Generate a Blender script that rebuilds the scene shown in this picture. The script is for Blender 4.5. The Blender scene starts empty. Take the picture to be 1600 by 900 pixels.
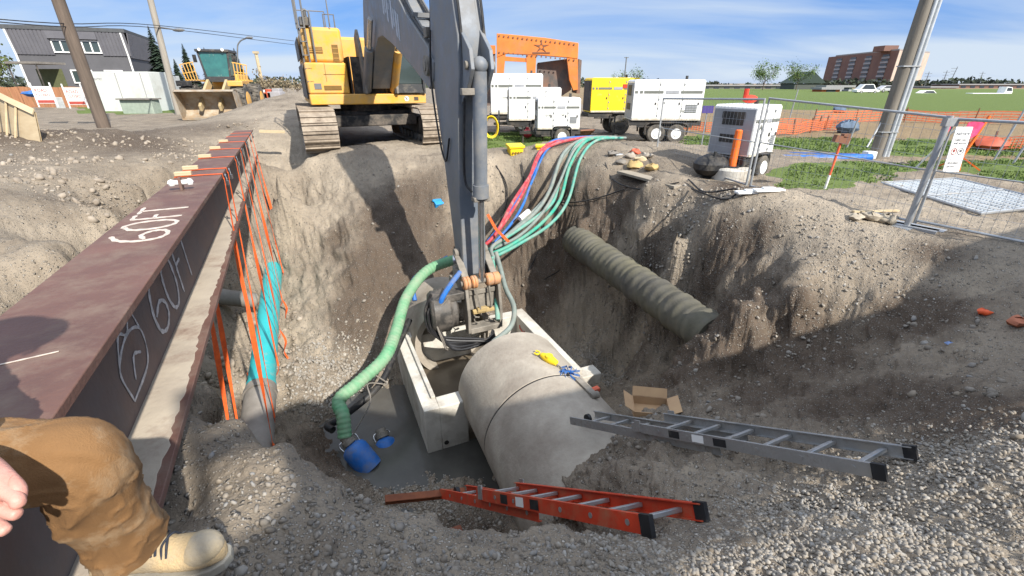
import bpy, math, random
import numpy as np
from mathutils import Vector, Matrix, Quaternion
random.seed(7); rng = np.random.default_rng(7)
sc = bpy.context.scene; col = sc.collection
# ---------------------------------------------------------------- camera, sky, sun, exposure
EYE = 1.9; FPX = 695.0; PITCH = math.radians(24.7)
cam = bpy.data.cameras.new('camera'); cam.sensor_width = 36; cam.lens = 36*FPX/1600
cam.clip_start = 0.05; cam.clip_end = 20000
co = bpy.data.objects.new('camera', cam); col.objects.link(co)
co.location = (0, 0, EYE); co.rotation_euler = (math.radians(90)-PITCH, 0, 0)
sc.camera = co
SUN_EL = math.radians(38); SUN_TO = Vector((.64, -.77, 0)).normalized()*math.cos(SUN_EL)+Vector((0, 0, math.sin(SUN_EL)))
world = bpy.data.worlds.new('World'); sc.world = world; world.use_nodes = True
nt = world.node_tree; N = nt.nodes; L = nt.links
bg = N['Background']; sky = N.new('ShaderNodeTexSky'); sky.sky_type = 'NISHITA'; sky.sun_disc = False
sky.sun_elevation = SUN_EL; sky.sun_rotation = math.atan2(SUN_TO.x, SUN_TO.y)
sky.air_density = 1.0; sky.dust_density = 0.1; sky.ozone_density = 1.6; sky.altitude = 1000
# thin high cloud streaks, laid out by direction on the dome
tc = N.new('ShaderNodeTexCoord'); sp = N.new('ShaderNodeSeparateXYZ'); L.new(tc.outputs['Generated'], sp.inputs[0])
def wmath(op, a, b=None, c=None, clamp=False):
    m = N.new('ShaderNodeMath'); m.operation = op; m.use_clamp = clamp
    for i, v in enumerate((a, b, c)):
        if v is None: continue
        if isinstance(v, (int, float)): m.inputs[i].default_value = v
        else: L.new(v, m.inputs[i])
    return m.outputs[0]
zz = wmath('ADD', wmath('MAXIMUM', sp.outputs['Z'], 0.0), 0.16)
cx = wmath('DIVIDE', sp.outputs['X'], zz); cy = wmath('DIVIDE', sp.outputs['Y'], zz)
cb = N.new('ShaderNodeCombineXYZ'); L.new(wmath('MULTIPLY', cx, 0.42), cb.inputs[0]); L.new(cy, cb.inputs[1])
n1 = N.new('ShaderNodeTexNoise'); n1.inputs['Scale'].default_value = 0.85; n1.inputs['Detail'].default_value = 7; n1.inputs['Roughness'].default_value = .52; n1.inputs['Distortion'].default_value = .5
L.new(cb.outputs[0], n1.inputs['Vector'])
n2 = N.new('ShaderNodeTexNoise'); n2.inputs['Scale'].default_value = 0.3; n2.inputs['Detail'].default_value = 3
L.new(cb.outputs[0], n2.inputs['Vector'])
cl = wmath('MULTIPLY', wmath('SUBTRACT', wmath('ADD', wmath('MULTIPLY', n1.outputs['Fac'], .75), wmath('MULTIPLY', n2.outputs['Fac'], .45)), .515), 4.5, clamp=True)
hz2 = wmath('MULTIPLY', wmath('SUBTRACT', .10, sp.outputs['Z']), 10.0, clamp=True)
hz = wmath('MULTIPLY', wmath('SUBTRACT', .26, sp.outputs['Z']), 2.4, clamp=True)      # whiter towards the horizon
fac = wmath('MINIMUM', wmath('ADD', wmath('MULTIPLY', cl, .85), wmath('MULTIPLY', hz2, .5)), .93)
tint = N.new('ShaderNodeMix'); tint.data_type = 'RGBA'; tint.inputs['Factor'].default_value = .86; L.new(sky.outputs[0], tint.inputs['A']); tint.inputs['B'].default_value = (.14, .74, 2.3, 1)
mx = N.new('ShaderNodeMix'); mx.data_type = 'RGBA'; L.new(fac, mx.inputs['Factor']); L.new(tint.outputs['Result'], mx.inputs['A'])
mx.inputs['B'].default_value = (2.35, 2.7, 3.1, 1)
# smooth bright zenith added out of view to lift the shaded ground
ov = wmath('MULTIPLY', wmath('MULTIPLY', wmath('SUBTRACT', sp.outputs['Z'], .25), 2.2, clamp=True), 1.0)
m2 = N.new('ShaderNodeMix'); m2.data_type = 'RGBA'; L.new(ov, m2.inputs['Factor']); L.new(mx.outputs['Result'], m2.inputs['A']); m2.inputs['B'].default_value = (3.6, 4.0, 4.7, 1)
L.new(m2.outputs['Result'], bg.inputs['Color']); bg.inputs['Strength'].default_value = 0.15
sl = bpy.data.lights.new('sun', 'SUN'); sl.energy = 3.75; sl.angle = math.radians(.7); sl.color = (1, .94, .85)
so = bpy.data.objects.new('sun', sl); col.objects.link(so); so.rotation_euler = (-SUN_TO).to_track_quat('-Z', 'Y').to_euler()
sc.view_settings.view_transform = 'Standard'; sc.view_settings.look = 'None'
sc.view_settings.gamma = 1.0; sc.view_settings.exposure = 1.0; sc.view_settings.use_curve_mapping = False
sc.render.engine = 'CYCLES'
sc.cycles.max_bounces = 6; sc.cycles.diffuse_bounces = 3; sc.cycles.transparent_max_bounces = 12

# ---------------------------------------------------------------- placing helpers
CP, SP_ = math.cos(PITCH), math.sin(PITCH)
def ray(px, py):
    u = 450-py
    return Vector((px-800, FPX*CP+u*SP_, -FPX*SP_+u*CP))
def P(px, py, z=0.0):
    r = ray(px, py); return Vector((0, 0, EYE))+r*((z-EYE)/r.z)
def PY(px, py, y):
    r = ray(px, py); return Vector((0, 0, EYE))+r*(y/r.y)
def PD(px, py, d):
    return Vector((0, 0, EYE))+ray(px, py)*(d/FPX)
# the site axis: trench, steel beam, pipes and chamber all run along it
BV = Vector((-.4433, .8959, -.0288)).normalized(); BR = BV.cross(Vector((0, 0, 1))).normalized(); BU = BR.cross(BV)
def beamP(s, a, h):           # s along the beam, a to its right, h above the beam's top face
    return Vector((0, 0, EYE))+BV*s+BR*a+BU*(h-.727)

# ---------------------------------------------------------------- mesh helpers
class MB:
    def __init__(s): s.v = []; s.f = []; s.m = []; s.mi = 0
    def add(s, vs, fs):
        b = len(s.v); s.v += [Vector(v) for v in vs]; s.f += [tuple(b+i for i in f) for f in fs]; s.m += [s.mi]*len(fs); return s
    def box(s, c, d, R=None, taper=1.0):
        c = Vector(c); x, y, z = d[0]/2, d[1]/2, d[2]/2; t = taper
        vs = [Vector(q) for q in ((-x,-y,-z),(x,-y,-z),(x,y,-z),(-x,y,-z),(-x*t,-y*t,z),(x*t,-y*t,z),(x*t,y*t,z),(-x*t,y*t,z))]
        if R is not None: vs = [R @ q for q in vs]
        return s.add([c+q for q in vs], [(0,3,2,1),(4,5,6,7),(0,1,5,4),(1,2,6,5),(2,3,7,6),(3,0,4,7)])
    def beam(s, a, b, w, h, up=(0,0,1)):
        a, b = Vector(a), Vector(b); d = (b-a); l = d.length; d.normalize(); u = Vector(up)
        r = d.cross(u)
        if r.length < 1e-4: r = d.cross(Vector((1,0,0)))
        r.normalize(); u = r.cross(d)
        R = Matrix((r, d, u)).transposed()
        return s.box((a+b)/2, (w, l, h), R)
    def tube(s, pts, r, n=10, cap=True):
        pts = [Vector(p) for p in pts]; k = len(pts)
        rs = r if isinstance(r, (list, tuple)) else [r]*k
        t0 = (pts[1]-pts[0]).normalized(); nrm = t0.orthogonal().normalized(); b = len(s.v); vs = []; fs = []
        pt = t0
        for i in range(k):
            t = (pts[min(i+1, k-1)]-pts[max(i-1, 0)]).normalized()
            if t.length < .5: t = pt
            q = pt.rotation_difference(t); nrm = (q @ nrm); nrm = (nrm-t*nrm.dot(t)).normalized(); pt = t; bn = t.cross(nrm)
            for j in range(n):
                a = 2*math.pi*j/n; vs.append(pts[i]+(nrm*math.cos(a)+bn*math.sin(a))*rs[i])
        for i in range(k-1):
            for j in range(n):
                j2 = (j+1) % n; fs.append((i*n+j, i*n+j2, (i+1)*n+j2, (i+1)*n+j))
        if cap: fs.append(tuple(range(n))[::-1]); fs.append(tuple((k-1)*n+j for j in range(n)))
        return s.add(vs, fs)
    def cyl(s, a, b, r, n=20, r2=None): return s.tube([a, b], [r, r if r2 is None else r2], n)
    def ring(s, a, b, ro, ri, n=32):          # hollow pipe
        a, b = Vector(a), Vector(b); t = (b-a).normalized(); x = t.orthogonal().normalized(); y = t.cross(x); vs = []
        for p, r in ((a, ro), (b, ro), (b, ri), (a, ri)):
            for j in range(n):
                q = 2*math.pi*j/n; vs.append(p+(x*math.cos(q)+y*math.sin(q))*r)
        fs = []
        for k in range(4):
            k2 = (k+1) % 4
            for j in range(n): fs.append((k*n+j, k*n+(j+1) % n, k2*n+(j+1) % n, k2*n+j))
        return s.add(vs, fs)
    def prism(s, poly, off):                   # planar polygon pushed by a vector
        off = Vector(off); n = len(poly); vs = [Vector(p) for p in poly]; vs += [p+off for p in vs]
        fs = [tuple(range(n))[::-1], tuple(range(n, 2*n))]+[(i, (i+1) % n, n+(i+1) % n, n+i) for i in range(n)]
        return s.add(vs, fs)
    def ribbon(s, pts, ws, side, th=.004):    # flat band through points, width along side(s)
        vs = []; fs = []; k = len(pts)
        for i, p in enumerate(pts):
            p = Vector(p); w = ws[i] if isinstance(ws, (list, tuple)) else ws; sd = Vector(side[i] if isinstance(side, list) else side).normalized()
            t = (Vector(pts[min(i+1, k-1)])-Vector(pts[max(i-1, 0)])).normalized(); n = sd.cross(t).normalized()*th/2
            vs += [p-sd*w/2-n, p+sd*w/2-n, p+sd*w/2+n, p-sd*w/2+n]
        for i in range(k-1):
            for j in range(4): fs.append((i*4+j, i*4+(j+1) % 4, (i+1)*4+(j+1) % 4, (i+1)*4+j))
        fs += [(3, 2, 1, 0), tuple((k-1)*4+j for j in range(4))]
        return s.add(vs, fs)
    def lathe(s, prof, c, axis=(0,0,1), n=24):
        c = Vector(c); t = Vector(axis).normalized(); x = t.orthogonal().normalized(); y = t.cross(x); vs = []; fs = []
        for r, h in prof:
            for j in range(n):
                q = 2*math.pi*j/n; vs.append(c+t*h+(x*math.cos(q)+y*math.sin(q))*r)
        for i in range(len(prof)-1):
            for j in range(n): fs.append((i*n+j, i*n+(j+1) % n, (i+1)*n+(j+1) % n, (i+1)*n+j))
        fs.append(tuple(range(n))[::-1]); fs.append(tuple((len(prof)-1)*n+j for j in range(n)))
        return s.add(vs, fs)
    def sphere(s, c, r, n=12, sc_=(1,1,1), R=None):
        vs = []; fs = []; c = Vector(c)
        for i in range(n//2+1):
            a = math.pi*i/(n//2)
            for j in range(n):
                q = 2*math.pi*j/n; v = Vector((r*sc_[0]*math.sin(a)*math.cos(q), r*sc_[1]*math.sin(a)*math.sin(q), r*sc_[2]*math.cos(a)))
                vs.append(c+(R @ v if R is not None else v))
        for i in range(n//2):
            for j in range(n): fs.append((i*n+j, (i+1)*n+j, (i+1)*n+(j+1) % n, i*n+(j+1) % n))
        return s.add(vs, fs)
    def build(s, name, mat, parent=None, origin=None, smooth=35, bevel=0):
        o0 = Vector((0,0,0))
        if parent is not None: o0 = Vector(parent.get('_o', (0,0,0)))
        elif origin is not None: o0 = Vector(origin)
        me = bpy.data.meshes.new(name); me.from_pydata([v-o0 for v in s.v], [], s.f)
        for m in (mat if isinstance(mat, (list, tuple)) else [mat]): me.materials.append(m)
        if isinstance(mat, (list, tuple)): me.polygons.foreach_set('material_index', s.m)
        me.validate(); me.update()
        import bmesh
        bm = bmesh.new(); bm.from_mesh(me); bmesh.ops.recalc_face_normals(bm, faces=bm.faces); bm.to_mesh(me); bm.free()
        if smooth:
            me.polygons.foreach_set('use_smooth', [True]*len(me.polygons)); me.set_sharp_from_angle(angle=math.radians(smooth))
        o = bpy.data.objects.new(name, me); col.objects.link(o)
        if parent is not None:
            o.parent = parent; o['_o'] = tuple(o0)
        else:
            o.location = o0; o['_o'] = tuple(o0)
        if bevel:
            b = o.modifiers.new('bevel', 'BEVEL'); b.width = bevel; b.segments = 2; b.limit_method = 'ANGLE'; b.angle_limit = math.radians(40)
        return o
def tag(o, label, cat, group=None):
    o['label'] = label; o['category'] = cat
    if group: o['group'] = group
    return o
def thing(name, label, cat, loc=(0,0,0), rotz=0, group=None, world_verts=True):
    """an Empty at the thing's base; with world_verts its parts are written in world coordinates"""
    o = bpy.data.objects.new(name, None); col.objects.link(o); o.location = loc; o.rotation_euler = (0, 0, rotz); o.empty_display_size = .2
    o['_o'] = tuple(loc) if world_verts else (0., 0., 0.)
    return tag(o, label, cat, group)
def struct(o, kind='structure'): o['kind'] = kind; return o
def copy_tree(o, parent=None):
    c = o.copy(); col.objects.link(c)
    if parent is not None: c.parent = parent
    for ch in list(o.children): copy_tree(ch, c)
    return c
def smooth_path(pts, n=8):
    pts = [Vector(p) for p in pts]; out = []
    q = [pts[0]*2-pts[1]]+pts+[pts[-1]*2-pts[-2]]
    for i in range(1, len(q)-2):
        for k in range(n):
            t = k/n; a, b, c, d = q[i-1], q[i], q[i+1], q[i+2]
            out.append(.5*((2*b)+(c-a)*t+(2*a-5*b+4*c-d)*t*t+(3*b-a-3*c+d)*t**3))
    out.append(pts[-1]); return out

# ---------------------------------------------------------------- materials
MATS = {}
def mat(name, c, rough=.6, metal=0.0, c2=None, scale=4.0, amt=.5, bump=0.0, bscale=30.0, dirt=None, dscale=2.5, damt=.4, stretch=None, spec=.4):
    if name in MATS: return MATS[name]
    m = bpy.data.materials.new(name); m.use_nodes = True; t = m.node_tree; n = t.nodes; l = t.links; b = n['Principled BSDF']
    b.inputs['Roughness'].default_value = rough; b.inputs['Metallic'].default_value = metal; b.inputs['Specular IOR Level'].default_value = spec
    tc = n.new('ShaderNodeTexCoord'); vec = tc.outputs['Object']
    if stretch:
        mp = n.new('ShaderNodeMapping'); mp.inputs['Scale'].default_value = stretch; l.new(vec, mp.inputs[0]); vec = mp.outputs[0]
    cur = None
    c2 = c2 or tuple(v*.78 for v in c)
    nz = n.new('ShaderNodeTexNoise'); nz.inputs['Scale'].default_value = scale; nz.inputs['Detail'].default_value = 8; nz.inputs['Roughness'].default_value = .6; l.new(vec, nz.inputs['Vector'])
    rp = n.new('ShaderNodeMapRange'); rp.inputs[1].default_value = .5-amt*.3; rp.inputs[2].default_value = .5+amt*.3; l.new(nz.outputs['Fac'], rp.inputs[0])
    mx = n.new('ShaderNodeMix'); mx.data_type = 'RGBA'; l.new(rp.outputs[0], mx.inputs['Factor']); mx.inputs['A'].default_value = (*c2, 1); mx.inputs['B'].default_value = (*c, 1)
    cur = mx.outputs['Result']
    if dirt:
        d = n.new('ShaderNodeTexNoise'); d.inputs['Scale'].default_value = dscale; d.inputs['Detail'].default_value = 10; d.inputs['Roughness'].default_value = .7; l.new(vec, d.inputs['Vector'])
        r2 = n.new('ShaderNodeMapRange'); r2.inputs[1].default_value = .62-damt*.3; r2.inputs[2].default_value = .72; l.new(d.outputs['Fac'], r2.inputs[0])
        m2 = n.new('ShaderNodeMix'); m2.data_type = 'RGBA'; l.new(r2.outputs[0], m2.inputs['Factor']); l.new(cur, m2.inputs['A']); m2.inputs['B'].default_value = (*dirt, 1); cur = m2.outputs['Result']
        m3 = n.new('ShaderNodeMapRange'); m3.inputs[3].default_value = rough; m3.inputs[4].default_value = .9; l.new(r2.outputs[0], m3.inputs[0]); l.new(m3.outputs[0], b.inputs['Roughness'])
    l.new(cur, b.inputs['Base Color'])
    if bump:
        bn = n.new('ShaderNodeTexNoise'); bn.inputs['Scale'].default_value = bscale; bn.inputs['Detail'].default_value = 6; l.new(vec, bn.inputs['Vector'])
        bp = n.new('ShaderNodeBump'); bp.inputs['Strength'].default_value = min(1, bump); bp.inputs['Distance'].default_value = .02; l.new(bn.outputs['Fac'], bp.inputs['Height']); l.new(bp.outputs[0], b.inputs['Normal'])
    MATS[name] = m; return m
# ---------------------------------------------------------------- terrain
CT = []                                        # control points x, y, z
def cpx(lst):
    for px, py, z in lst:
        q = P(px, py, z); CT.append((q.x, q.y, z))
cpx([(300,895,.57),(450,895,.5),(600,895,.43),(760,895,.35),(900,895,.22),(1100,895,.12),(1300,895,.1),(1600,895,.1),
 (330,760,.42),(400,720,.46),(300,640,.30),(375,640,.33),(450,695,.36),(540,765,.3),(640,806,.24),(705,856,.2),(400,820,.5),(550,850,.40),(230,890,.55),
 (1100,820,-.3),(1040,835,-.25),(950,838,-.18),(850,815,-.08),(780,850,.1),(1000,750,-.75),(900,765,-1.4),(1150,760,-.5),(1300,800,-.15),(1400,760,-.25),(1500,750,-.1),(1000,690,-1.35),(1100,720,-.95),(1200,740,-.6),
 (930,710,-1.7),(960,665,-2.0),(1040,640,-1.95),(1150,650,-1.35),(1250,660,-.95),(1350,680,-.6),(1450,690,-.35),(1600,700,-.05),
 (1250,600,-1.25),(1350,600,-.85),(1450,600,-.5),(1600,600,-.15),(1200,540,-1.35),(1300,530,-1.1),(1400,530,-.8),(1500,520,-.45),(1600,500,-.25),(1120,560,-2.0),(1075,600,-2.6),(1150,590,-1.7),
 (1010,288,0),(1110,325,0),(1200,345,0),(1300,358,0),(1400,372,0),(1500,395,0),(1600,440,0),
 (1175,400,-.55),(1130,360,-.27),(1250,410,-.34),(1250,450,-.52),(1350,440,-.43),(1450,450,-.38),(1550,460,-.25),(1140,440,-.95),(1200,480,-1.05),(1062,486,-1.8),
 (1000,500,-2.5),(945,480,-2.65),(1000,540,-2.8),(1050,560,-2.6),(980,590,-3.7),(960,560,-3.6),(900,530,-3.5),(940,600,-3.5),(915,560,-3.5),
 (1000,370,-.9),(1050,420,-1.2),(1060,345,-.25),(950,320,-.65),(905,340,-.9),(885,400,-2.0),(850,440,-2.6),(865,490,-3.1),(830,480,-3.2),
 (700,249,0),(760,252,0),(850,256,0),(930,266,0),(760,330,-1.2),(800,400,-2.2),(780,450,-2.9),(850,320,-1.0),(900,300,-.5),
 (560,247,0),(480,245,0),(430,262,0),(620,250,-.05),(560,330,-1.0),(490,330,-1.2),(640,320,-1.0),(560,400,-1.8),(500,400,-2.0),(640,400,-2.0),(560,480,-2.6),(490,480,-2.7),(560,560,-3.25),(480,560,-3.1),
 (530,610,-3.6),(600,620,-3.8),(560,690,-3.9),(640,700,-3.9),(680,720,-3.9),(560,745,-3.74),(650,750,-3.72),(720,760,-3.5),(470,650,-3.45),(490,700,-3.6),
 (455,400,-2.5),(445,300,-1.2),(455,330,-1.7),(450,470,-2.9),(450,540,-3.2),(432,262,-.3),(440,620,-3.4),
 (0,500,.3),(0,400,.15),(100,400,.1),(150,330,.05),(250,260,.1),(100,250,.25),(0,250,.35),(200,215,.35),(60,205,.7),(180,203,.65),(300,200,.35),(-200,500,.3),(-200,300,.3),(-100,210,.7),
 (500,237,0),(670,240,0),(590,200,0),(1190,300,0),(1415,355,0),(1500,310,0),(1370,250,0),(860,225,0),(1000,222,0),(760,235,0),(1100,280,0),(1590,330,0)])
_ce = P(1098, 514, -1.55); CT += [(_ce.x, _ce.y, -1.35), (_ce.x+.12, _ce.y-.35, -1.05), (_ce.x+.25, _ce.y-.75, -.95), (_ce.x+.55, _ce.y-.2, -.85), (_ce.x-.35, _ce.y-.5, -1.6)]
CT += [(0,-2,.45),(3,-2,.2),(-3,-2,.45),(-3,1,.5),(0,-7,.4),(6,-3,.1),(7,0,0),(9,3,0),(-7,0,.4),(-9,5,.3),(-4,1.5,.45),(7,-8,.2),(-7,-8,.3),
 (-1.5,3.0,-3.6),(-.8,2.8,-3.5),(-.2,2.9,-3.4),(.35,2.5,-2.6),(-2.6,3.6,-3.2),(-1.9,2.7,-2.2),(-.44,3.5,-3.0),(0,3.6,-3.2),(-.2,2.1,-1.6),(-1.2,2.1,-1.8),
 (-.6,7.4,-3.75),(-1.5,7.6,-3.8),(.4,8,-3.7),(-.2,5.5,-3.85),(.2,4.5,-3.6),(-.3,9.4,-3.3),(-1.6,9.2,-3.1)]
for s in (1.5, 3, 5, 7, 9, 11, 13): q = beamP(s, -2.6, 0); CT.append((q.x, q.y, .15))
for s, z_ in ((5, -2.8), (6.5, -3.2), (8, -3.1), (9.5, -3.0), (11, -2.8), (12.3, -2.4)):
    for a_ in (-1.9, -1.2, -.6): q = beamP(s, a_, 0); CT.append((q.x, q.y, z_))
for s, z_ in ((2.6, .42), (3.6, -1.2), (4.4, -2.4)): q = beamP(s, -.9, 0); CT.append((q.x, q.y, z_)); q = beamP(s, -1.7, 0); CT.append((q.x, q.y, z_+.1))
for s in (-.5, .3, 1.0, 1.7, 2.3):
    for a_ in (-.95, -.62): q = beamP(s, a_, 0); CT.append((q.x, q.y, .36-.035*s))
for s in (13.6, 14.6): q = beamP(s, -.85, 0); CT.append((q.x, q.y, .02))
for k in range(40):
    a = 2*math.pi*k/40; CT.append((25*math.sin(a), 25*math.cos(a), 0.0))
CT = np.array(CT)
_n = len(CT); _A = np.linalg.norm(CT[:, None, :2]-CT[None, :, :2], axis=2)
_M = np.zeros((_n+3, _n+3)); _M[:_n, :_n] = _A-np.eye(_n)*.02; _M[:_n, _n] = 1; _M[:_n, _n+1:] = CT[:, :2]; _M[_n:, :_n] = _M[:_n, _n:].T
_w = np.linalg.solve(_M, np.concatenate([CT[:, 2], [0, 0, 0]]))
def sstep(a, b, x): t = np.clip((x-a)/(b-a), 0, 1); return t*t*(3-2*t)
def h3(ix, iy, iz):
    h = (ix.astype(np.int64)*374761393+iy.astype(np.int64)*668265263+iz.astype(np.int64)*2147483647) & 0xffffffff
    h = ((h ^ (h >> 13))*1274126177) & 0xffffffff; h = h ^ (h >> 16); return (h & 0xffff)/65535.0
def vnoise(x, y, z):
    ix, iy, iz = np.floor(x), np.floor(y), np.floor(z); fx, fy, fz = x-ix, y-iy, z-iz
    fx, fy, fz = fx*fx*(3-2*fx), fy*fy*(3-2*fy), fz*fz*(3-2*fz); r = 0
    for a in (0, 1):
        for b in (0, 1):
            for c in (0, 1):
                r = r+h3(ix+a, iy+b, iz+c)*(fx if a else 1-fx)*(fy if b else 1-fy)*(fz if c else 1-fz)
    return r*2-1
def fbm(x, y, z, o=4):
    r = 0; a = 1
    for k in range(o): r = r+vnoise(x+k*17.3, y-k*9.1, z+k*3.7)*a; x, y, z = x*2.03, y*2.03, z*2.03; a *= .5
    return r
def base_h(x, y):
    x = np.atleast_1d(np.asarray(x, float)); y = np.atleast_1d(np.asarray(y, float)); out = np.empty_like(x)
    for i in range(0, len(x), 60000):
        X, Y = x[i:i+60000], y[i:i+60000]; near = np.hypot(X, Y) < 26
        z = np.zeros_like(X)
        if near.any():
            d = np.sqrt((X[near, None]-CT[None, :, 0])**2+(Y[near, None]-CT[None, :, 1])**2)
            z[near] = d @ _w[:_n]+_w[_n]+_w[_n+1]*X[near]+_w[_n+2]*Y[near]
        out[i:i+60000] = z*(1-sstep(19, 25, np.hypot(X, Y)))
    r = np.hypot(x, y)
    out += 1.5*np.exp(-((x+11.6)**2/9+(y-27)**2/50))+.5*np.exp(-((x+8.5)**2/3+(y-20)**2/20))     # spoil heap along the road
    out += -0.6*sstep(30, 60, r)*sstep(0, 40, x)*0
    return out
def H(x, y): return float(base_h([x], [y])[0])
_a = P(898, 374, -1.45); _b = P(1098, 514, -1.55); _d = (_b-_a).normalized(); _pe = _b+_d*.30; _add = max(0, -1.12-H(_pe.x, _pe.y)); _base0 = base_h
def base_h(x, y):                                # spoil slumped over the lower end of the corrugated pipe
    x = np.atleast_1d(np.asarray(x, float)); y = np.atleast_1d(np.asarray(y, float))
    al = (x-_pe.x)*_d.x+(y-_pe.y)*_d.y; ac = -(x-_pe.x)*_d.y+(y-_pe.y)*_d.x
    return _base0(x, y)+_add*np.exp(-(np.maximum(-al-.0, 0)/.32)**2-(np.maximum(al, 0)/.7)**2-(ac/.62)**2)
def HP(px, py):                                  # where a pixel ray meets the ground
    r = ray(px, py); o = Vector((0, 0, EYE)); lo = None
    ts = np.linspace(.5, 40, 1600)/FPX; xs = r.x*ts; ys = r.y*ts; zs = EYE+r.z*ts; g = base_h(xs, ys)
    k = np.argmax(zs < g)
    if not (zs < g).any(): return P(px, py, 0)
    return Vector((xs[k], ys[k], g[k]))
def polymask(x, y, poly):
    ins = np.zeros(len(x), bool); n = len(poly)
    for i in range(n):
        x1, y1 = poly[i]; x2, y2 = poly[(i+1) % n]
        if y1 == y2: continue
        c = ((y1 > y) != (y2 > y)) & (x < (x2-x1)*(y-y1)/(y2-y1)+x1); ins ^= c
    return ins
def wpoly(lst, z=0): return [tuple(P(a, b, z)[:2]) for a, b in lst]
GRASS = [wpoly([(1205,298),(1235,268),(1330,256),(1420,252),(1600,250),(1700,262),(1700,300),(1600,288),(1500,268),(1430,262),(1400,280),(1390,292),(1330,292),(1250,302)]),
         wpoly([(750,236),(750,208),(900,210),(930,215),(920,232),(840,240),(790,240)]),
         wpoly([(1060,214),(1330,216),(1600,226),(1600,246),(1420,242),(1250,240),(1060,238)]),
         wpoly([(1060,166),(1200,170),(1600,176),(1900,180),(2500,165),(3500,139),(980,139),(1060,160)]),
         wpoly([(120,178),(290,176),(290,168),(120,168)]),
         wpoly([(-600,160),(60,160),(60,140),(-900,137)])]
nA, nB, nR, nF = 1080, 170, 540, 90
ang = np.concatenate([np.linspace(-math.radians(66), math.radians(66), nA), np.linspace(math.radians(66), 2*math.pi-math.radians(66), nB+2)[1:-1]])
rad = np.concatenate([.25*(20/.25)**(np.arange(nR)/nR), 20*(6000/20)**(np.arange(nF+1)/nF)])
RA, AA = np.meshgrid(rad, ang, indexing='ij'); X = (RA*np.sin(AA)).ravel(); Y = (RA*np.cos(AA)).ravel(); R_ = RA.ravel()
Z = base_h(X, Y)
G = np.zeros(len(X))
wobx, woby = fbm(X*.6, Y*.6, X*0, 3)*.5, fbm(X*.6+40, Y*.6, X*0, 3)*.5
for pl in GRASS: G = np.maximum(G, polymask(X+wobx, Y+woby, pl))
nn = len(X); na = len(ang); nr = len(rad)
# surface normal of the smooth shape, then lumps along it (they bite into steep banks too)
def gridn(Z):
    g = np.stack([X, Y, Z], 1).reshape(nr, na, 3)
    du = np.gradient(g, axis=0); dv = (np.roll(g, -1, 1)-np.roll(g, 1, 1)); n = np.cross(dv, du).reshape(-1, 3)
    n /= np.linalg.norm(n, axis=1)[:, None]+1e-12; n *= np.sign(n[:, 2:3]+1e-9); return n
nrm = gridn(Z); steep = 1-nrm[:, 2]
lod = 1-sstep(20, 60, R_)
amp = (.03+.06*sstep(.06, .4, steep))*lod*(1-.6*G)
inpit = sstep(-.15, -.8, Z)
rid = 1-2*np.abs(vnoise(X*.9, Y*.9, Z*1.3))
lump = fbm(X*1.1, Y*1.1, Z*1.1, 4)*.5+rid*.25*inpit
med = fbm(X*4.5, Y*4.5, Z*4.5, 3)
fine = fbm(X*19, Y*19, Z*19, 3)
rock = np.maximum(0, vnoise(X*11+5, Y*11, Z*11)-.35)
crk = np.maximum(0, 1-np.abs(vnoise(X*2.6+3, Y*2.6, Z*2.6)+.4*vnoise(X*7, Y*7, Z*7))*5)**1.5
blk = np.round(fbm(X*2.2, Y*2.2, Z*3.2, 2)*3)/3
disp = (-.045*crk+.035*blk)*sstep(.08, .35, steep)*lod*inpit+amp*lump+(.022+.05*inpit)*lod*med+(.010*(1-sstep(3, 12, R_))+.012*inpit*lod)*fine+.05*rock*lod*(1-G)
keep = np.ones(nn)                               # calm ground under things that stand on it
for (px, py, rr) in ((170,880,.35),(1190,270,1.2)):
    q = P(px, py, .5 if py > 500 else 0); keep *= 1-.8*np.exp(-((X-q.x)**2+(Y-q.y)**2)/rr**2)
bq = (X*BR.x+Y*BR.y); keep *= 1-.85*np.exp(-((bq+.8)/.35)**2)*(np.hypot(X, Y) < 2.8); disp *= keep
V = np.stack([X, Y, Z], 1)+nrm*disp[:, None]
V[:, 2] -= .25*np.exp(-((X+3.1)**2+(Y-3.2)**2)/.3)*0
# curve of the far field: slight rise to the right-hand hill
idx = np.arange(nn).reshape(nr, na); a = idx[:-1]; b = idx[1:]
quads = np.stack([a, np.roll(a, -1, 1), np.roll(b, -1, 1), b], 2).reshape(-1, 4)[:, ::-1]
c0 = nn; V = np.vstack([V, [[0, 0, Z[0]]]]); tri = np.stack([np.full(na, c0), np.roll(idx[0], -1), idx[0]], 1)[:, ::-1]
me = bpy.data.meshes.new('ground'); me.vertices.add(len(V)); me.vertices.foreach_set('co', V.astype(np.float32).ravel())
lt = len(quads)*4+len(tri)*3; me.loops.add(lt); me.loops.foreach_set('vertex_index', np.concatenate([quads.ravel(), tri.ravel()]).astype(np.int32))
me.polygons.add(len(quads)+len(tri)); ls = np.concatenate([np.arange(len(quads))*4, len(quads)*4+np.arange(len(tri))*3]).astype(np.int32)
me.polygons.foreach_set('loop_start', ls); me.polygons.foreach_set('use_smooth', np.ones(len(ls), bool)); me.update(calc_edges=True)
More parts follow.
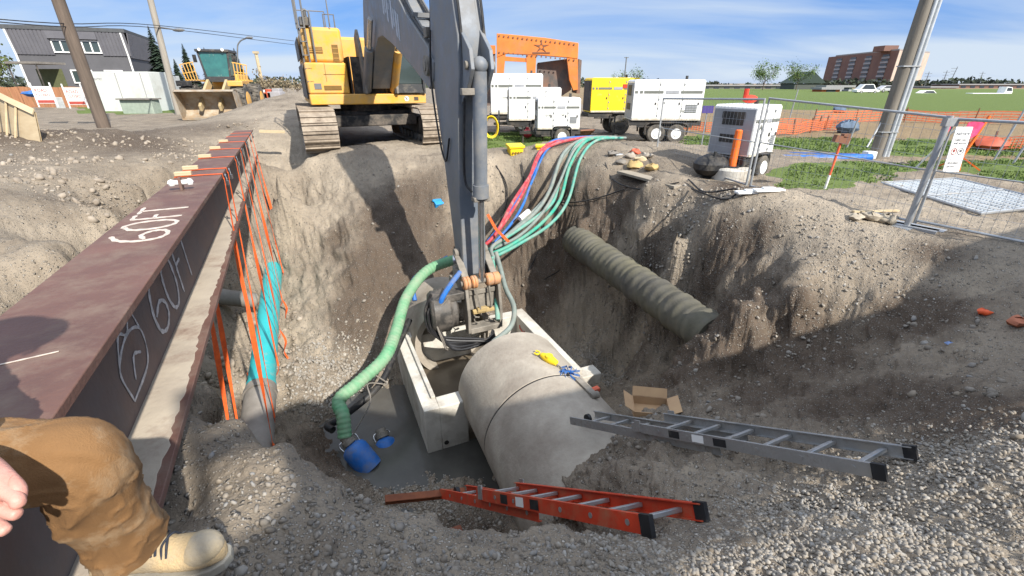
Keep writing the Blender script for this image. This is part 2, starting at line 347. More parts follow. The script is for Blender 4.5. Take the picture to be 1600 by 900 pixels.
# soil zones: dark (damp clay, plus shade painted on the right bank), pale (dry dust), gravel (washed pebbles), mud (far brown yard)
def blobs(lst):
    r = np.zeros(nn)
    for px, py, z, s in lst:
        q = P(px, py, z); r = np.maximum(r, np.exp(-((X-q.x)**2+(Y-q.y)**2)/(s*s)))
    return r
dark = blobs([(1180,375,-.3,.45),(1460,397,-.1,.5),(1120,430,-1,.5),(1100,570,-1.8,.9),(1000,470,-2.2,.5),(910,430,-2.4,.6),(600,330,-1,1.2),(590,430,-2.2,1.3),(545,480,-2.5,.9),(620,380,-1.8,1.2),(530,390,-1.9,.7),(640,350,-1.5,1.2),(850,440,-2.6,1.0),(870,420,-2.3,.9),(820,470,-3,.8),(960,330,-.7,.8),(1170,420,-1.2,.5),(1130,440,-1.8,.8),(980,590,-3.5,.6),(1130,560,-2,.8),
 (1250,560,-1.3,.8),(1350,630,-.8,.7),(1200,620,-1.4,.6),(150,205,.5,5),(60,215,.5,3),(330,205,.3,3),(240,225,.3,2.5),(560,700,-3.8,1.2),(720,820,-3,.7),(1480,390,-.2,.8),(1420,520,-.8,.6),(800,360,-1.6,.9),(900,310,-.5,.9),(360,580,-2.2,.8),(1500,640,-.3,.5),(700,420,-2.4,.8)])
pale = blobs([(460,380,-1.4,1.0),(500,300,-.6,1.5),(470,500,-2.6,.8),(450,450,-2.0,.8),(520,250,0,2),(200,350,.1,1.5),(330,230,.1,2),(1300,340,0,1.5),(1500,370,0,1.2),(620,235,0,2),(940,540,-3.5,.9),(760,300,-.8,.9),(1000,440,-1.5,.7),(430,180,.8,5),(1450,340,0,1.5)])
grav = blobs([(520,600,-3.5,.9),(470,570,-3.2,.7),(560,590,-3.5,.7),(930,560,-3.5,.9),(1040,450,-1.8,.8),(1300,440,-.8,1.0),(1020,550,-2.7,.8),(1400,880,.1,.9),(1100,890,.1,.6),(1600,800,0,.9),(1550,700,0,.7),(620,770,-3.6,.8),(700,800,-3.4,.8),(650,880,.4,.5),(1240,420,-.7,.7),(1380,420,-.5,.7),(60,200,.5,4)])
mud = ((R_ > 15.5) & (X > 7)).astype(float)*(1-G)*sstep(15.5, 19, R_)
zc = me.color_attributes.new('zone', 'FLOAT_COLOR', 'POINT'); arr = np.zeros((len(V), 4), np.float32)
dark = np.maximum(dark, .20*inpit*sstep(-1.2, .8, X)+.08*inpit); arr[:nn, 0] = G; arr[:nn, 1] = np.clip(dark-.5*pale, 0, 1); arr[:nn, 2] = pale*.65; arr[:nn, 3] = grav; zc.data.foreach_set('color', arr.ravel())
z2 = me.attributes.new('mud', 'FLOAT', 'POINT'); m_ = np.zeros(len(V), np.float32); m_[:nn] = mud; z2.data.foreach_set('value', m_)
def ground_mat():
    m = bpy.data.materials.new('soil'); m.use_nodes = True; t = m.node_tree; n = t.nodes; l = t.links; b = n['Principled BSDF']
    def mx(f, A, B):
        q = n.new('ShaderNodeMix'); q.data_type = 'RGBA'
        if isinstance(f, (int, float)): q.inputs['Factor'].default_value = f
        else: l.new(f, q.inputs['Factor'])
        for k, v in (('A', A), ('B', B)):
            if isinstance(v, tuple): q.inputs[k].default_value = (*v, 1)
            else: l.new(v, q.inputs[k])
        return q.outputs['Result']
    def ma(op, A, B=None, cl=False):
        q = n.new('ShaderNodeMath'); q.operation = op; q.use_clamp = cl
        for k, v in enumerate((A, B)):
            if v is None: continue
            if isinstance(v, (int, float)): q.inputs[k].default_value = v
            else: l.new(v, q.inputs[k])
        return q.outputs[0]
    tc = n.new('ShaderNodeTexCoord'); vec = tc.outputs['Object']
    def noise(s, d=6, r=.6):
        q = n.new('ShaderNodeTexNoise'); q.inputs['Scale'].default_value = s; q.inputs['Detail'].default_value = d; q.inputs['Roughness'].default_value = r; l.new(vec, q.inputs['Vector']); return q.outputs['Fac']
    def vor(s):
        q = n.new('ShaderNodeTexVoronoi'); q.inputs['Scale'].default_value = s; l.new(vec, q.inputs['Vector']); return q
    at = n.new('ShaderNodeAttribute'); at.attribute_name = 'zone'; sp = n.new('ShaderNodeSeparateColor'); l.new(at.outputs['Color'], sp.inputs[0])
    g, dk, pl, gr = sp.outputs[0], sp.outputs[1], sp.outputs[2], at.outputs['Alpha']
    md = n.new('ShaderNodeAttribute'); md.attribute_name = 'mud'
    nb = noise(1.1, 8, .65); nm = noise(6, 8, .7); nf = noise(45, 5, .7)
    c = mx(ma('MULTIPLY', ma('SUBTRACT', nb, .34), 3.0, True), (.15, .122, .094), (.30, .25, .19))
    c = mx(ma('MULTIPLY', ma('SUBTRACT', nm, .42), 2.2, True), c, (.26, .218, .168))
    c = mx(ma('MULTIPLY', ma('ADD', pl, ma('SUBTRACT', nb, .55)), .75, True), c, (.44, .375, .29))
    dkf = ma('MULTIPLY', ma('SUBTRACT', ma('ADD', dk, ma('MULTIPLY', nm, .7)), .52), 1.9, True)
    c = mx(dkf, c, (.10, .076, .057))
    # pebbles bedded in the soil, three sizes
    hts = []
    for s_, th, base in ((17, .30, .42), (34, .36, .40), (75, .42, .36)):
        v = vor(s_); sc2 = n.new('ShaderNodeSeparateColor'); l.new(v.outputs['Color'], sc2.inputs[0])
        dens = ma('ADD', ma('MULTIPLY', gr, .55), ma('MULTIPLY', nm, .72))
        on = ma('LESS_THAN', sc2.outputs[0], dens)
        sh = ma('MULTIPLY', ma('SUBTRACT', th, v.outputs['Distance']), 6.0, True); f = ma('MULTIPLY', sh, on)
        pc = mx(sc2.outputs[1], (.20, .18, .155), (.58, .53, .46)); pc = mx(ma('MULTIPLY', dk, .4), pc, (.16, .135, .11))
        c = mx(ma('MULTIPLY', f, .8), c, pc); hts.append(ma('MULTIPLY', ma('MULTIPLY', f, 1.0), 1.0/s_))
    gn = noise(3, 6, .7); gn2 = noise(30, 4, .7)
    gc = mx(gn, (.07, .11, .03), (.17, .22, .065)); gc = mx(ma('MULTIPLY', ma('SUBTRACT', gn2, .5), 1.6, True), gc, (.20, .20, .09))
    c = mx(ma('MULTIPLY', md.outputs['Fac'], .8), c, mx(noise(.35, 6, .7), (.17, .125, .065), (.33, .235, .13)))
    gf = ma('MULTIPLY', ma('SUBTRACT', ma('ADD', g, ma('MULTIPLY', nm, .5)), .62), 4, True)
    c = mx(gf, c, gc)
    l.new(c, b.inputs['Base Color']); b.inputs['Roughness'].default_value = .95; b.inputs['Specular IOR Level'].default_value = .15
    ht = ma('ADD', ma('ADD', ma('ADD', hts[0], hts[1]), hts[2]), ma('MULTIPLY', nf, .012)); ht = ma('ADD', ht, ma('MULTIPLY', nm, .05))
    bp = n.new('ShaderNodeBump'); bp.inputs['Strength'].default_value = .9; bp.inputs['Distance'].default_value = .8; l.new(ht, bp.inputs['Height']); l.new(bp.outputs[0], b.inputs['Normal'])
    return m
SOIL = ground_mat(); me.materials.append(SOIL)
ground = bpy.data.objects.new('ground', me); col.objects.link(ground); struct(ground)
# loose stones: far too many to count
def rocks(name, xs, ys, sizes, mcol, seed, lift=.25):
    r = np.random.default_rng(seed); z = base_h(xs, ys)
    t = (1+5**.5)/2; iv = np.array([(-1,t,0),(1,t,0),(-1,-t,0),(1,-t,0),(0,-1,t),(0,1,t),(0,-1,-t),(0,1,-t),(t,0,-1),(t,0,1),(-t,0,-1),(-t,0,1)])/1.9
    fi = np.array([(0,11,5),(0,5,1),(0,1,7),(0,7,10),(0,10,11),(1,5,9),(5,11,4),(11,10,2),(10,7,6),(7,1,8),(3,9,4),(3,4,2),(3,2,6),(3,6,8),(3,8,9),(4,9,5),(2,4,11),(6,2,10),(8,6,7),(9,8,1)])
    n = len(xs); q = r.normal(size=(n, 4)); q /= np.linalg.norm(q, axis=1)[:, None]; w, x, y, zq = q.T
    Rm = np.stack([1-2*(y*y+zq*zq), 2*(x*y-zq*w), 2*(x*zq+y*w), 2*(x*y+zq*w), 1-2*(x*x+zq*zq), 2*(y*zq-x*w), 2*(x*zq-y*w), 2*(y*zq+x*w), 1-2*(x*x+y*y)], 1).reshape(n, 3, 3)
    sc3 = sizes[:, None]*np.stack([r.uniform(.8, 1.3, n), r.uniform(.6, 1.0, n), r.uniform(.4, .75, n)], 1)
    vv = iv[None]*(1+r.uniform(-.18, .18, (n, 12, 1)))*sc3[:, None, :]*.5; vv = np.einsum('nij,nkj->nki', Rm, vv)
    # follow the lumpy surface, not only its smooth base
    dz = surf_dz(xs, ys)
    vv += np.stack([xs, ys, z+dz+sizes*lift*.4], 1)[:, None, :]
    F = (fi[None]+np.arange(n)[:, None, None]*12).reshape(-1, 3)
    me = bpy.data.meshes.new(name); me.vertices.add(n*12); me.vertices.foreach_set('co', vv.astype(np.float32).ravel()); me.loops.add(F.size); me.loops.foreach_set('vertex_index', F.ravel().astype(np.int32))
    me.polygons.add(len(F)); me.polygons.foreach_set('loop_start', (np.arange(len(F))*3).astype(np.int32)); me.polygons.foreach_set('use_smooth', np.ones(len(F), bool)); me.update(calc_edges=True)
    a_ = me.attributes.new('tone', 'FLOAT', 'POINT'); a_.data.foreach_set('value', np.repeat(r.random(n), 12).astype(np.float32)); me.materials.append(mcol)
    o = bpy.data.objects.new(name, me); col.objects.link(o); struct(o, 'stuff'); return o
_LR = math.log(20/.25)
def surf_dz(xs, ys):                             # vertical offset of the displaced ground at x, y
    r = np.hypot(xs, ys); k = np.clip(np.log(np.maximum(r, .26)/.25)/_LR*nR, 0, nR-1).astype(int); a = np.arctan2(xs, ys)
    j = np.clip(((a+math.radians(66))/math.radians(132)*(nA-1)), 0, nA-1).astype(int)
    ii = k*na+j; return (V[ii, 2]-Z[ii])
def stone_mat(g=1.0):
    m = bpy.data.materials.new('stone'); m.use_nodes = True; t = m.node_tree; n = t.nodes; l = t.links; b = n['Principled BSDF']
    at = n.new('ShaderNodeAttribute'); at.attribute_name = 'tone'; cr = n.new('ShaderNodeValToRGB'); l.new(at.outputs['Fac'], cr.inputs[0]); e = cr.color_ramp.elements
    e[0].color = (.10, .09, .078, 1); e[1].color = (.46, .43, .38, 1)
    for p_, c_ in ((.25, (.20, .18, .155, 1)), (.5, (.27, .255, .235, 1)), (.7, (.30, .25, .19, 1)), (.85, (.24, .26, .28, 1))): q = e.new(p_); q.color = c_
    nz = n.new('ShaderNodeTexNoise'); nz.inputs['Scale'].default_value = 60; tc = n.new('ShaderNodeTexCoord'); l.new(tc.outputs['Object'], nz.inputs['Vector'])
    mx = n.new('ShaderNodeMix'); mx.data_type = 'RGBA'; mx.blend_type = 'MULTIPLY'; mx.inputs['Factor'].default_value = .6; l.new(cr.outputs[0], mx.inputs['A']); l.new(nz.outputs['Color'], mx.inputs['B'])
    hs = n.new('ShaderNodeMix'); hs.data_type = 'RGBA'; l.new(nz.outputs['Fac'], hs.inputs['Factor']); hs.inputs['A'].default_value = (.20, .17, .135, 1); l.new(cr.outputs[0], hs.inputs['B'])
    gm = n.new('ShaderNodeMix'); gm.data_type = 'RGBA'; gm.inputs['Factor'].default_value = g-1; l.new(hs.outputs['Result'], gm.inputs['A']); gm.inputs['B'].default_value = (.62, .58, .50, 1); l.new(gm.outputs['Result'], b.inputs['Base Color']); b.inputs['Roughness'].default_value = .9; b.inputs['Specular IOR Level'].default_value = .2; return m
STONE = stone_mat()
def scatter(n, rmin, rmax, a0, a1, seed, smin, smax, pw=2.2):
    r = np.random.default_rng(seed); rr = rmin*(rmax/rmin)**r.random(n); aa = np.radians(r.uniform(a0, a1, n)); s = smin*(smax/smin)**(r.random(n)**pw)
    return rr*np.sin(aa), rr*np.cos(aa), s
x_, y_, s_ = scatter(13000, .7, 3.2, -60, 62, 11, .006, .040, 2.0)
dn = fbm(x_*1.3, y_*1.3, x_*0, 3); kk = dn > -.35+.6*sstep(.2, 1.2, x_); x_, y_, s_ = x_[kk], y_[kk], s_[kk]
rocks('loose_gravel', x_, y_, s_, STONE, 12)
x_, y_, s_ = scatter(12000, 3.0, 16, -56, 62, 13, .015, .10, 3.4)
dn = fbm(x_*.8+9, y_*.8, x_*0, 3); gg = np.zeros(len(x_), bool)
for pl in GRASS: gg |= polymask(x_, y_, pl)
kk = (dn > .0) & ~gg & ~((x_ > 1) & (base_h(x_, y_) > -.35) & (np.random.default_rng(3).random(len(x_)) < .65)); rocks('loose_gravel', x_[kk], y_[kk], s_[kk], STONE, 14)
# dense washed gravel patches, stones lightened to stand in for sunlight
def patch(n, px, py, z, sr, seed, a, b):
    r = np.random.default_rng(seed); q = P(px, py, z); return q.x+r.normal(0, sr, n), q.y+r.normal(0, sr, n), r.uniform(a, b, n)
pp = [patch(4200, 1380, 865, .0, .40, 21, .010, .034), patch(2000, 1150, 890, .1, .32, 22, .012, .032), patch(2200, 1590, 740, -.1, .38, 23, .012, .036), patch(1300, 520, 600, -3.5, .5, 24, .03, .09), patch(2600, 930, 560, -3.5, .45, 25, .02, .05), patch(1500, 640, 790, -3.5, .5, 26, .02, .06), patch(500, 1040, 450, -1.7, .6, 27, .02, .08), patch(500, 1300, 440, -.5, .6, 28, .015, .06)]
rocks('washed_gravel', *[np.concatenate([p[k] for p in pp]) for k in range(3)], stone_mat(1.14), 29)
# clods and rubble on the left-hand heap
x_, y_, s_ = scatter(6000, 8, 22, -62, -28, 31, .03, .17, 3.0); kk = fbm(x_*.5, y_*.5, x_*0, 3) > -.1
rocks('soil_clods', x_[kk], y_[kk], s_[kk], mat('clod', (.36,.31,.25), .95, c2=(.20,.165,.13), scale=3), 32)
# grass blades
def grass(name, polys, n, seed, h=.05):
    r = np.random.default_rng(seed); xs, ys = [], []
    for pl in polys:
        a = np.array(pl); x = r.uniform(a[:, 0].min(), a[:, 0].max(), n); y = r.uniform(a[:, 1].min(), a[:, 1].max(), n); k = polymask(x, y, pl) & (np.hypot(x, y) < 26) & (fbm(x*.9, y*.9, x*0, 3) > -.25); xs.append(x[k]); ys.append(y[k])
    xs = np.concatenate(xs); ys = np.concatenate(ys); m_ = len(xs); z = base_h(xs, ys)-.01; hh = r.uniform(.5, 1.3, m_)*h*(.6+.05*np.hypot(xs, ys)); an = r.uniform(0, 6.28, m_); w = .006+.0012*np.hypot(xs, ys)
    p0 = np.stack([xs-np.cos(an)*w, ys-np.sin(an)*w, z], 1); p1 = np.stack([xs+np.cos(an)*w, ys+np.sin(an)*w, z], 1); p2 = np.stack([xs+r.normal(0, .02, m_), ys+r.normal(0, .02, m_), z+hh], 1)
    vv = np.stack([p0, p1, p2], 1).reshape(-1, 3); me = bpy.data.meshes.new(name); me.vertices.add(len(vv)); me.vertices.foreach_set('co', vv.astype(np.float32).ravel()); me.loops.add(len(vv)); me.loops.foreach_set('vertex_index', np.arange(len(vv), dtype=np.int32)); me.polygons.add(m_); me.polygons.foreach_set('loop_start', (np.arange(m_)*3).astype(np.int32)); me.update(calc_edges=True)
    me.materials.append(mat('grass_blade', (.15,.21,.05), .8, c2=(.07,.12,.025), scale=1.5)); o = bpy.data.objects.new(name, me); col.objects.link(o); return struct(o, 'stuff')
grass('grass', GRASS[:3], 16000, 41, .035)
# standing water in the sump and in the chamber
wm = mat('muddy_water', (.085,.083,.075), .22, c2=(.06,.058,.052), scale=1.5, bump=.12, bscale=7, spec=.3)
mb = MB(); mb.add([(-4, 3.6, -3.67), (.4, 3.6, -3.67), (.4, 7.4, -3.67), (-4, 7.4, -3.67)], [(0,1,2,3)]); struct(mb.build('pit_water', wm, origin=(-2, 5, -3.67)))
# pale concrete path beyond the fence
mb = MB(); pth = [P(a, b, .05) for a, b in ((975,256),(1100,270),(1190,264),(1262,252),(1370,245),(1330,241),(1180,248),(1040,249))]
mb.prism([(p.x, p.y, -.02) for p in pth], (0, 0, .07)); struct(mb.build('path', mat('path_concrete', (.36,.34,.31), .9, scale=3, dirt=(.22,.18,.14), bump=.3), origin=pth[0]))
# ---------------------------------------------------------------- materials shared by the site
RUST = mat('rusty_steel', (.16,.082,.062), .66, c2=(.11,.058,.046), scale=2.2, dirt=(.19,.135,.105), dscale=5, damt=.5, bump=.15, bscale=60, spec=.35)
RUSTD = mat('dark_steel_web', (.145,.088,.07), .7, c2=(.095,.06,.05), scale=3, dirt=(.11,.10,.095), dscale=2, damt=.9, bump=.15)
FLDUST = mat('dusty_flange', (.42,.36,.28), .9, c2=(.32,.27,.215), scale=2.5, dirt=(.16,.09,.065), dscale=1.6, damt=.3, bump=.2)
CHALK = mat('spray_paint_mark', (.62,.55,.47), .8, c2=(.42,.35,.30), scale=25, amt=.8)
CHALK2 = mat('chalk_mark', (.50,.48,.47), .9, c2=(.26,.25,.24), scale=30, amt=.6)
STRAP = mat('orange_webbing', (.78,.13,.02), .7, c2=(.6,.09,.02), scale=20, bump=.2, bscale=150)
WOOD = mat('timber', (.56,.46,.30), .8, c2=(.42,.33,.2), scale=3, stretch=(1,1,12), bump=.2)
CONC = mat('concrete', (.62,.60,.54), .85, c2=(.50,.48,.43), scale=2.2, dirt=(.27,.23,.18), dscale=1.8, damt=.55, bump=.25, bscale=40)
CONCP = mat('pipe_concrete', (.43,.385,.32), .88, c2=(.33,.295,.245), scale=2, dirt=(.22,.185,.15), dscale=1.2, damt=.7, bump=.35, bscale=25)
TEAL = mat('teal_plastic', (.03,.44,.46), .38, c2=(.03,.36,.38), scale=1.5, dirt=(.25,.35,.31), dscale=4, damt=.1)
GREYP = mat('grey_pipe', (.23,.21,.185), .85, c2=(.16,.145,.125), scale=4, bump=.2)
ALU = mat('aluminium', (.50,.51,.52), .38, metal=.75, c2=(.40,.41,.41), scale=6, dirt=(.28,.25,.21), dscale=6, damt=.6)
FGO = mat('orange_fibreglass', (.60,.055,.02), .45, c2=(.44,.04,.015), scale=5, dirt=(.38,.14,.07), dscale=7, damt=.5)
BLK = mat('black_rubber', (.022,.022,.024), .55, c2=(.012,.012,.013), scale=8, dirt=(.10,.09,.075), dscale=5, damt=.4)
HOSEB = mat('hydraulic_hose_black', (.02,.02,.022), .35, scale=10, dirt=(.08,.07,.06), damt=.2)
STEEL = mat('bright_steel', (.55,.56,.58), .25, metal=.9, c2=(.42,.43,.44), scale=8)
GSTEEL = mat('galvanised_steel', (.42,.44,.45), .45, metal=.5, c2=(.34,.35,.36), scale=12, dirt=(.3,.28,.25), damt=.2)
BLUE = mat('blue_plastic', (.02,.15,.50), .45, c2=(.015,.11,.38), scale=5, dirt=(.16,.17,.19), dscale=4, damt=.55, bump=.1)
REDH = mat('red_hose', (.50,.04,.06), .55, c2=(.38,.04,.05), scale=5, dirt=(.35,.22,.2), dscale=6, damt=.5)
GREENH = mat('green_hose', (.03,.34,.24), .5, c2=(.025,.27,.19), scale=6, dirt=(.23,.28,.22), dscale=5, damt=.7)
TGREEN = mat('faded_green_hose', (.09,.34,.27), .6, c2=(.06,.26,.20), scale=5, dirt=(.30,.31,.27), dscale=4, damt=.6)
GREYH = mat('grey_hose', (.21,.25,.23), .7, c2=(.15,.18,.165), scale=6, dirt=(.28,.25,.21), damt=.4)
YEL = mat('yellow_paint', (.78,.40,.05), .45, c2=(.68,.34,.04), scale=2, dirt=(.46,.33,.18), dscale=2.6, damt=.8)
BYEL = mat('bright_yellow_paint', (.85,.62,.02), .4, c2=(.8,.55,.02), scale=3, dirt=(.5,.4,.15), damt=.1)
BOOM = mat('dark_grey_machine_paint', (.15,.175,.21), .42, c2=(.115,.135,.16), scale=1.6, dirt=(.25,.235,.21), dscale=2.5, damt=.75, bump=.04)
OPAINT = mat('worn_orange_paint', (.60,.24,.07), .6, c2=(.45,.2,.09), scale=12, dirt=(.33,.27,.2), dscale=10, damt=.8)
DUSTM = mat('dusty_steel', (.26,.235,.20), .8, c2=(.17,.155,.13), scale=6, dirt=(.09,.08,.07), damt=.5, bump=.2)
WHITE = mat('white_paint', (.80,.80,.78), .4, c2=(.76,.76,.73), scale=1.5, dirt=(.5,.46,.4), dscale=1.5, damt=.12)
DARK = mat('dark_recess', (.03,.027,.024), .9)

# ---------------------------------------------------------------- the steel beam carrying the utility pipe
S0, S1 = -3.4, 14.6; AL, AR = -1.067, -.647; AC = (AL+AR)/2; BH = .66
beam = thing('steel_beam', 'long rusty brown wide-flange steel beam marked 60FT lying across the trench', 'steel beam', beamP(5, AC, -BH))
def bprism(a0, a1, h0, h1, s0=S0, s1=S1, mb=None):
    mb = mb or MB(); mb.prism([beamP(s0, a0, h0), beamP(s0, a1, h0), beamP(s0, a1, h1), beamP(s0, a0, h1)], BV*(s1-s0)); return mb
bprism(AL, AR, -.035, 0).build('top_flange', RUST, beam, bevel=.004)
bprism(AC-.012, AC+.012, -BH+.035, -.035, S0+.002, S1-.002).build('web', RUSTD, beam)
bprism(AL, AR, -BH, -BH+.035).build('bottom_flange', RUST, beam, bevel=.004)
mb = MB(); vs = []; n_ = 420
for i in range(n_):
    s_ = S0+.05+(S1-S0-.1)*i/(n_-1); e_ = AC+.17+.012*float(vnoise(np.array([s_*5.]),np.array([0.]),np.array([0.]))[0])+.008*float(vnoise(np.array([s_*17.]),np.array([3.]),np.array([0.]))[0])+.004*rng.normal(); e_ = min(e_, AR-.01)
    vs += [beamP(s_, AC+.013, -BH+.0375), beamP(s_, e_, -BH+.0375), beamP(s_, e_+.004, -BH+.0352), beamP(s_, AC+.013, -BH+.0352)]
for i in range(n_-1):
    for j in range(4): mb.f.append((i*4+j, i*4+(j+1) % 4, i*4+4+(j+1) % 4, i*4+4+j)); mb.m.append(0)
mb.v = vs; mb.build('dust_layer', FLDUST, beam)
def stroke(mb, pts, w, O, ux, uy, uz, th=.0015):
    """hand-painted stroke: 2D points on the plane O + x*ux + y*uy"""
    p3 = smooth_path([(x, y, 0) for x, y in pts], 6); vs = []; fs = []; k = len(p3)
    for i, p in enumerate(p3):
        t = p3[min(i+1, k-1)]-p3[max(i-1, 0)]; t.normalize(); n = Vector((-t.y, t.x, 0)); ww = w*(1+.22*math.sin(i*1.7)+.1*math.sin(i*4.1))*(.6 if i in (0, k-1) else 1)/2
        for sgn in (-1, 1):
            q = p+n*ww*sgn
            for zz_ in (.001, .001+th): vs.append(O+ux*q.x+uy*q.y+uz*zz_)
    for i in range(k-1):
        a = i*4; b = a+4; fs += [(a+1, a+3, b+3, b+1), (a, b, b+2, a+2), (a, a+1, b+1, b), (a+2, b+2, b+3, a+3)]
    mb.add(vs, fs)
def marks60(mb, O, ux, uy, uz, h, wr, strokes=(0,1,2,3)):
    G6 = [[(.40,1.0),(.15,.8),(.02,.45),(.06,.12),(.25,0),(.45,.1),(.48,.32),(.30,.46),(.08,.34)]]
    GO = [[(.85,.95),(.66,.75),(.62,.35),(.74,.05),(.95,.02),(1.1,.3),(1.08,.75),(.92,.97),(.82,.93)]]
    GF = [[(1.3,.0),(1.3,.55),(1.32,1.0)],[(1.3,.98),(1.62,1.0)],[(1.3,.55),(1.55,.57)]]
    GT = [[(1.9,.0),(1.9,.5),(1.9,1.0)],[(1.68,.98),(2.2,1.02)]]
    for g in (G6, GO, GF, GT):
        for st in g: stroke(mb, [(x*h, y*h) for x, y in st], wr, O, ux, uy, uz)
mb = MB(); marks60(mb, beamP(3.12, AR-.07, 0), BV*1.67, -BR, BU, .29, .024); mb.build('painted_length_mark', CHALK, beam)
mb = MB(); marks60(mb, beamP(2.95, AC+.013, -.55), BV*1.65, BU, BR, .37, .022)
O2 = beamP(2.30, AC+.013, -.56)   # chalk sketch of a box with strokes above it
for st in ([(.02,.0),(.0,.18),(.22,.26),(.40,.20),(.34,.04),(.02,.0)], [(.0,.18),(.12,.30),(.22,.26),(.34,.34),(.40,.20)], [(.12,.06),(.2,.15),(.30,.12)], [(.12,.30),(.14,.42)], [(.34,.34),(.42,.44)], [(.24,.30),(.27,.42)]): stroke(mb, st, .016, O2, BV, BU, BR)
mb.build('chalk_mark', CHALK2, beam)
mb = MB(); stroke(mb, [(0,0),(.07,.01),(.14,.02)], .007, beamP(1.72, -.90, 0), BR, BV, BU); mb.build('scratch', CHALK, beam)
mb = MB(); c_ = beamP(4.92, -.88, 0); mb.prism([beamP(4.87,-.89,0),beamP(4.97,-.89,0),beamP(4.955,-.89,.11),beamP(4.885,-.89,.11)], BR*.022)
lug = mb.build('lifting_lug', RUST, beam, bevel=.003)
mb = MB(); mb.cyl(beamP(4.92,-.94,.065), beamP(4.92,-.82,.065), .022, 12); mb.sphere(beamP(4.92,-.945,.065), .032, 8); mb.sphere(beamP(4.92,-.81,.065), .032, 8); mb.build('lug_bolt', WHITE, lug)

# ---------------------------------------------------------------- carried pipes
tA = P(408,605,-2.5); tB = P(428,414,-2.45)
tl = thing('utility_pipe', 'bright teal plastic pipe slung under the steel beam by orange straps', 'pipe', tA)
mb = MB(); mb.ring(tA, tB, .205, .19, 36); mb.build('pipe_barrel', TEAL, tl)
d_ = (tB-tA).normalized(); mb = MB(); mb.ring(tB-d_*.07, tB+d_*.02, .235, .19, 32); mb.build('end_collar', mat('collar_grey', (.06,.09,.09), .6), tl)
mb = MB(); mb.ring(tA-d_*.05, tA+d_*.05, .22, .20, 32); mb.build('end_collar', TEAL, tl)
gA = tA-d_*.04; gB = P(400,668,-2.58)
gp = thing('casing_pipe', 'mud grey casing pipe leaving the gravel bank beneath the steel beam', 'pipe', gB)
mb = MB(); mb.ring(gA, gA+(gB-gA)*1.9+Vector((0,0,-.1)), .225, .18, 32); mb.build('pipe_barrel', GREYP, gp)
mb = MB(); mb.ring(gA-(gA-gB)*.12, gA-(gA-gB)*.22, .24, .22, 32); mb.build('joint_band', GREYP, gp)
mb = MB(); a = PD(366,466,9.6); b = PD(398,470,9.9); mb.ring(a-(b-a)*1.5, b, .17, .15, 20); o = mb.build('stub_pipe', GREYP, origin=b); tag(o, 'short pale stub pipe sticking out of the trench side behind the orange straps', 'pipe')

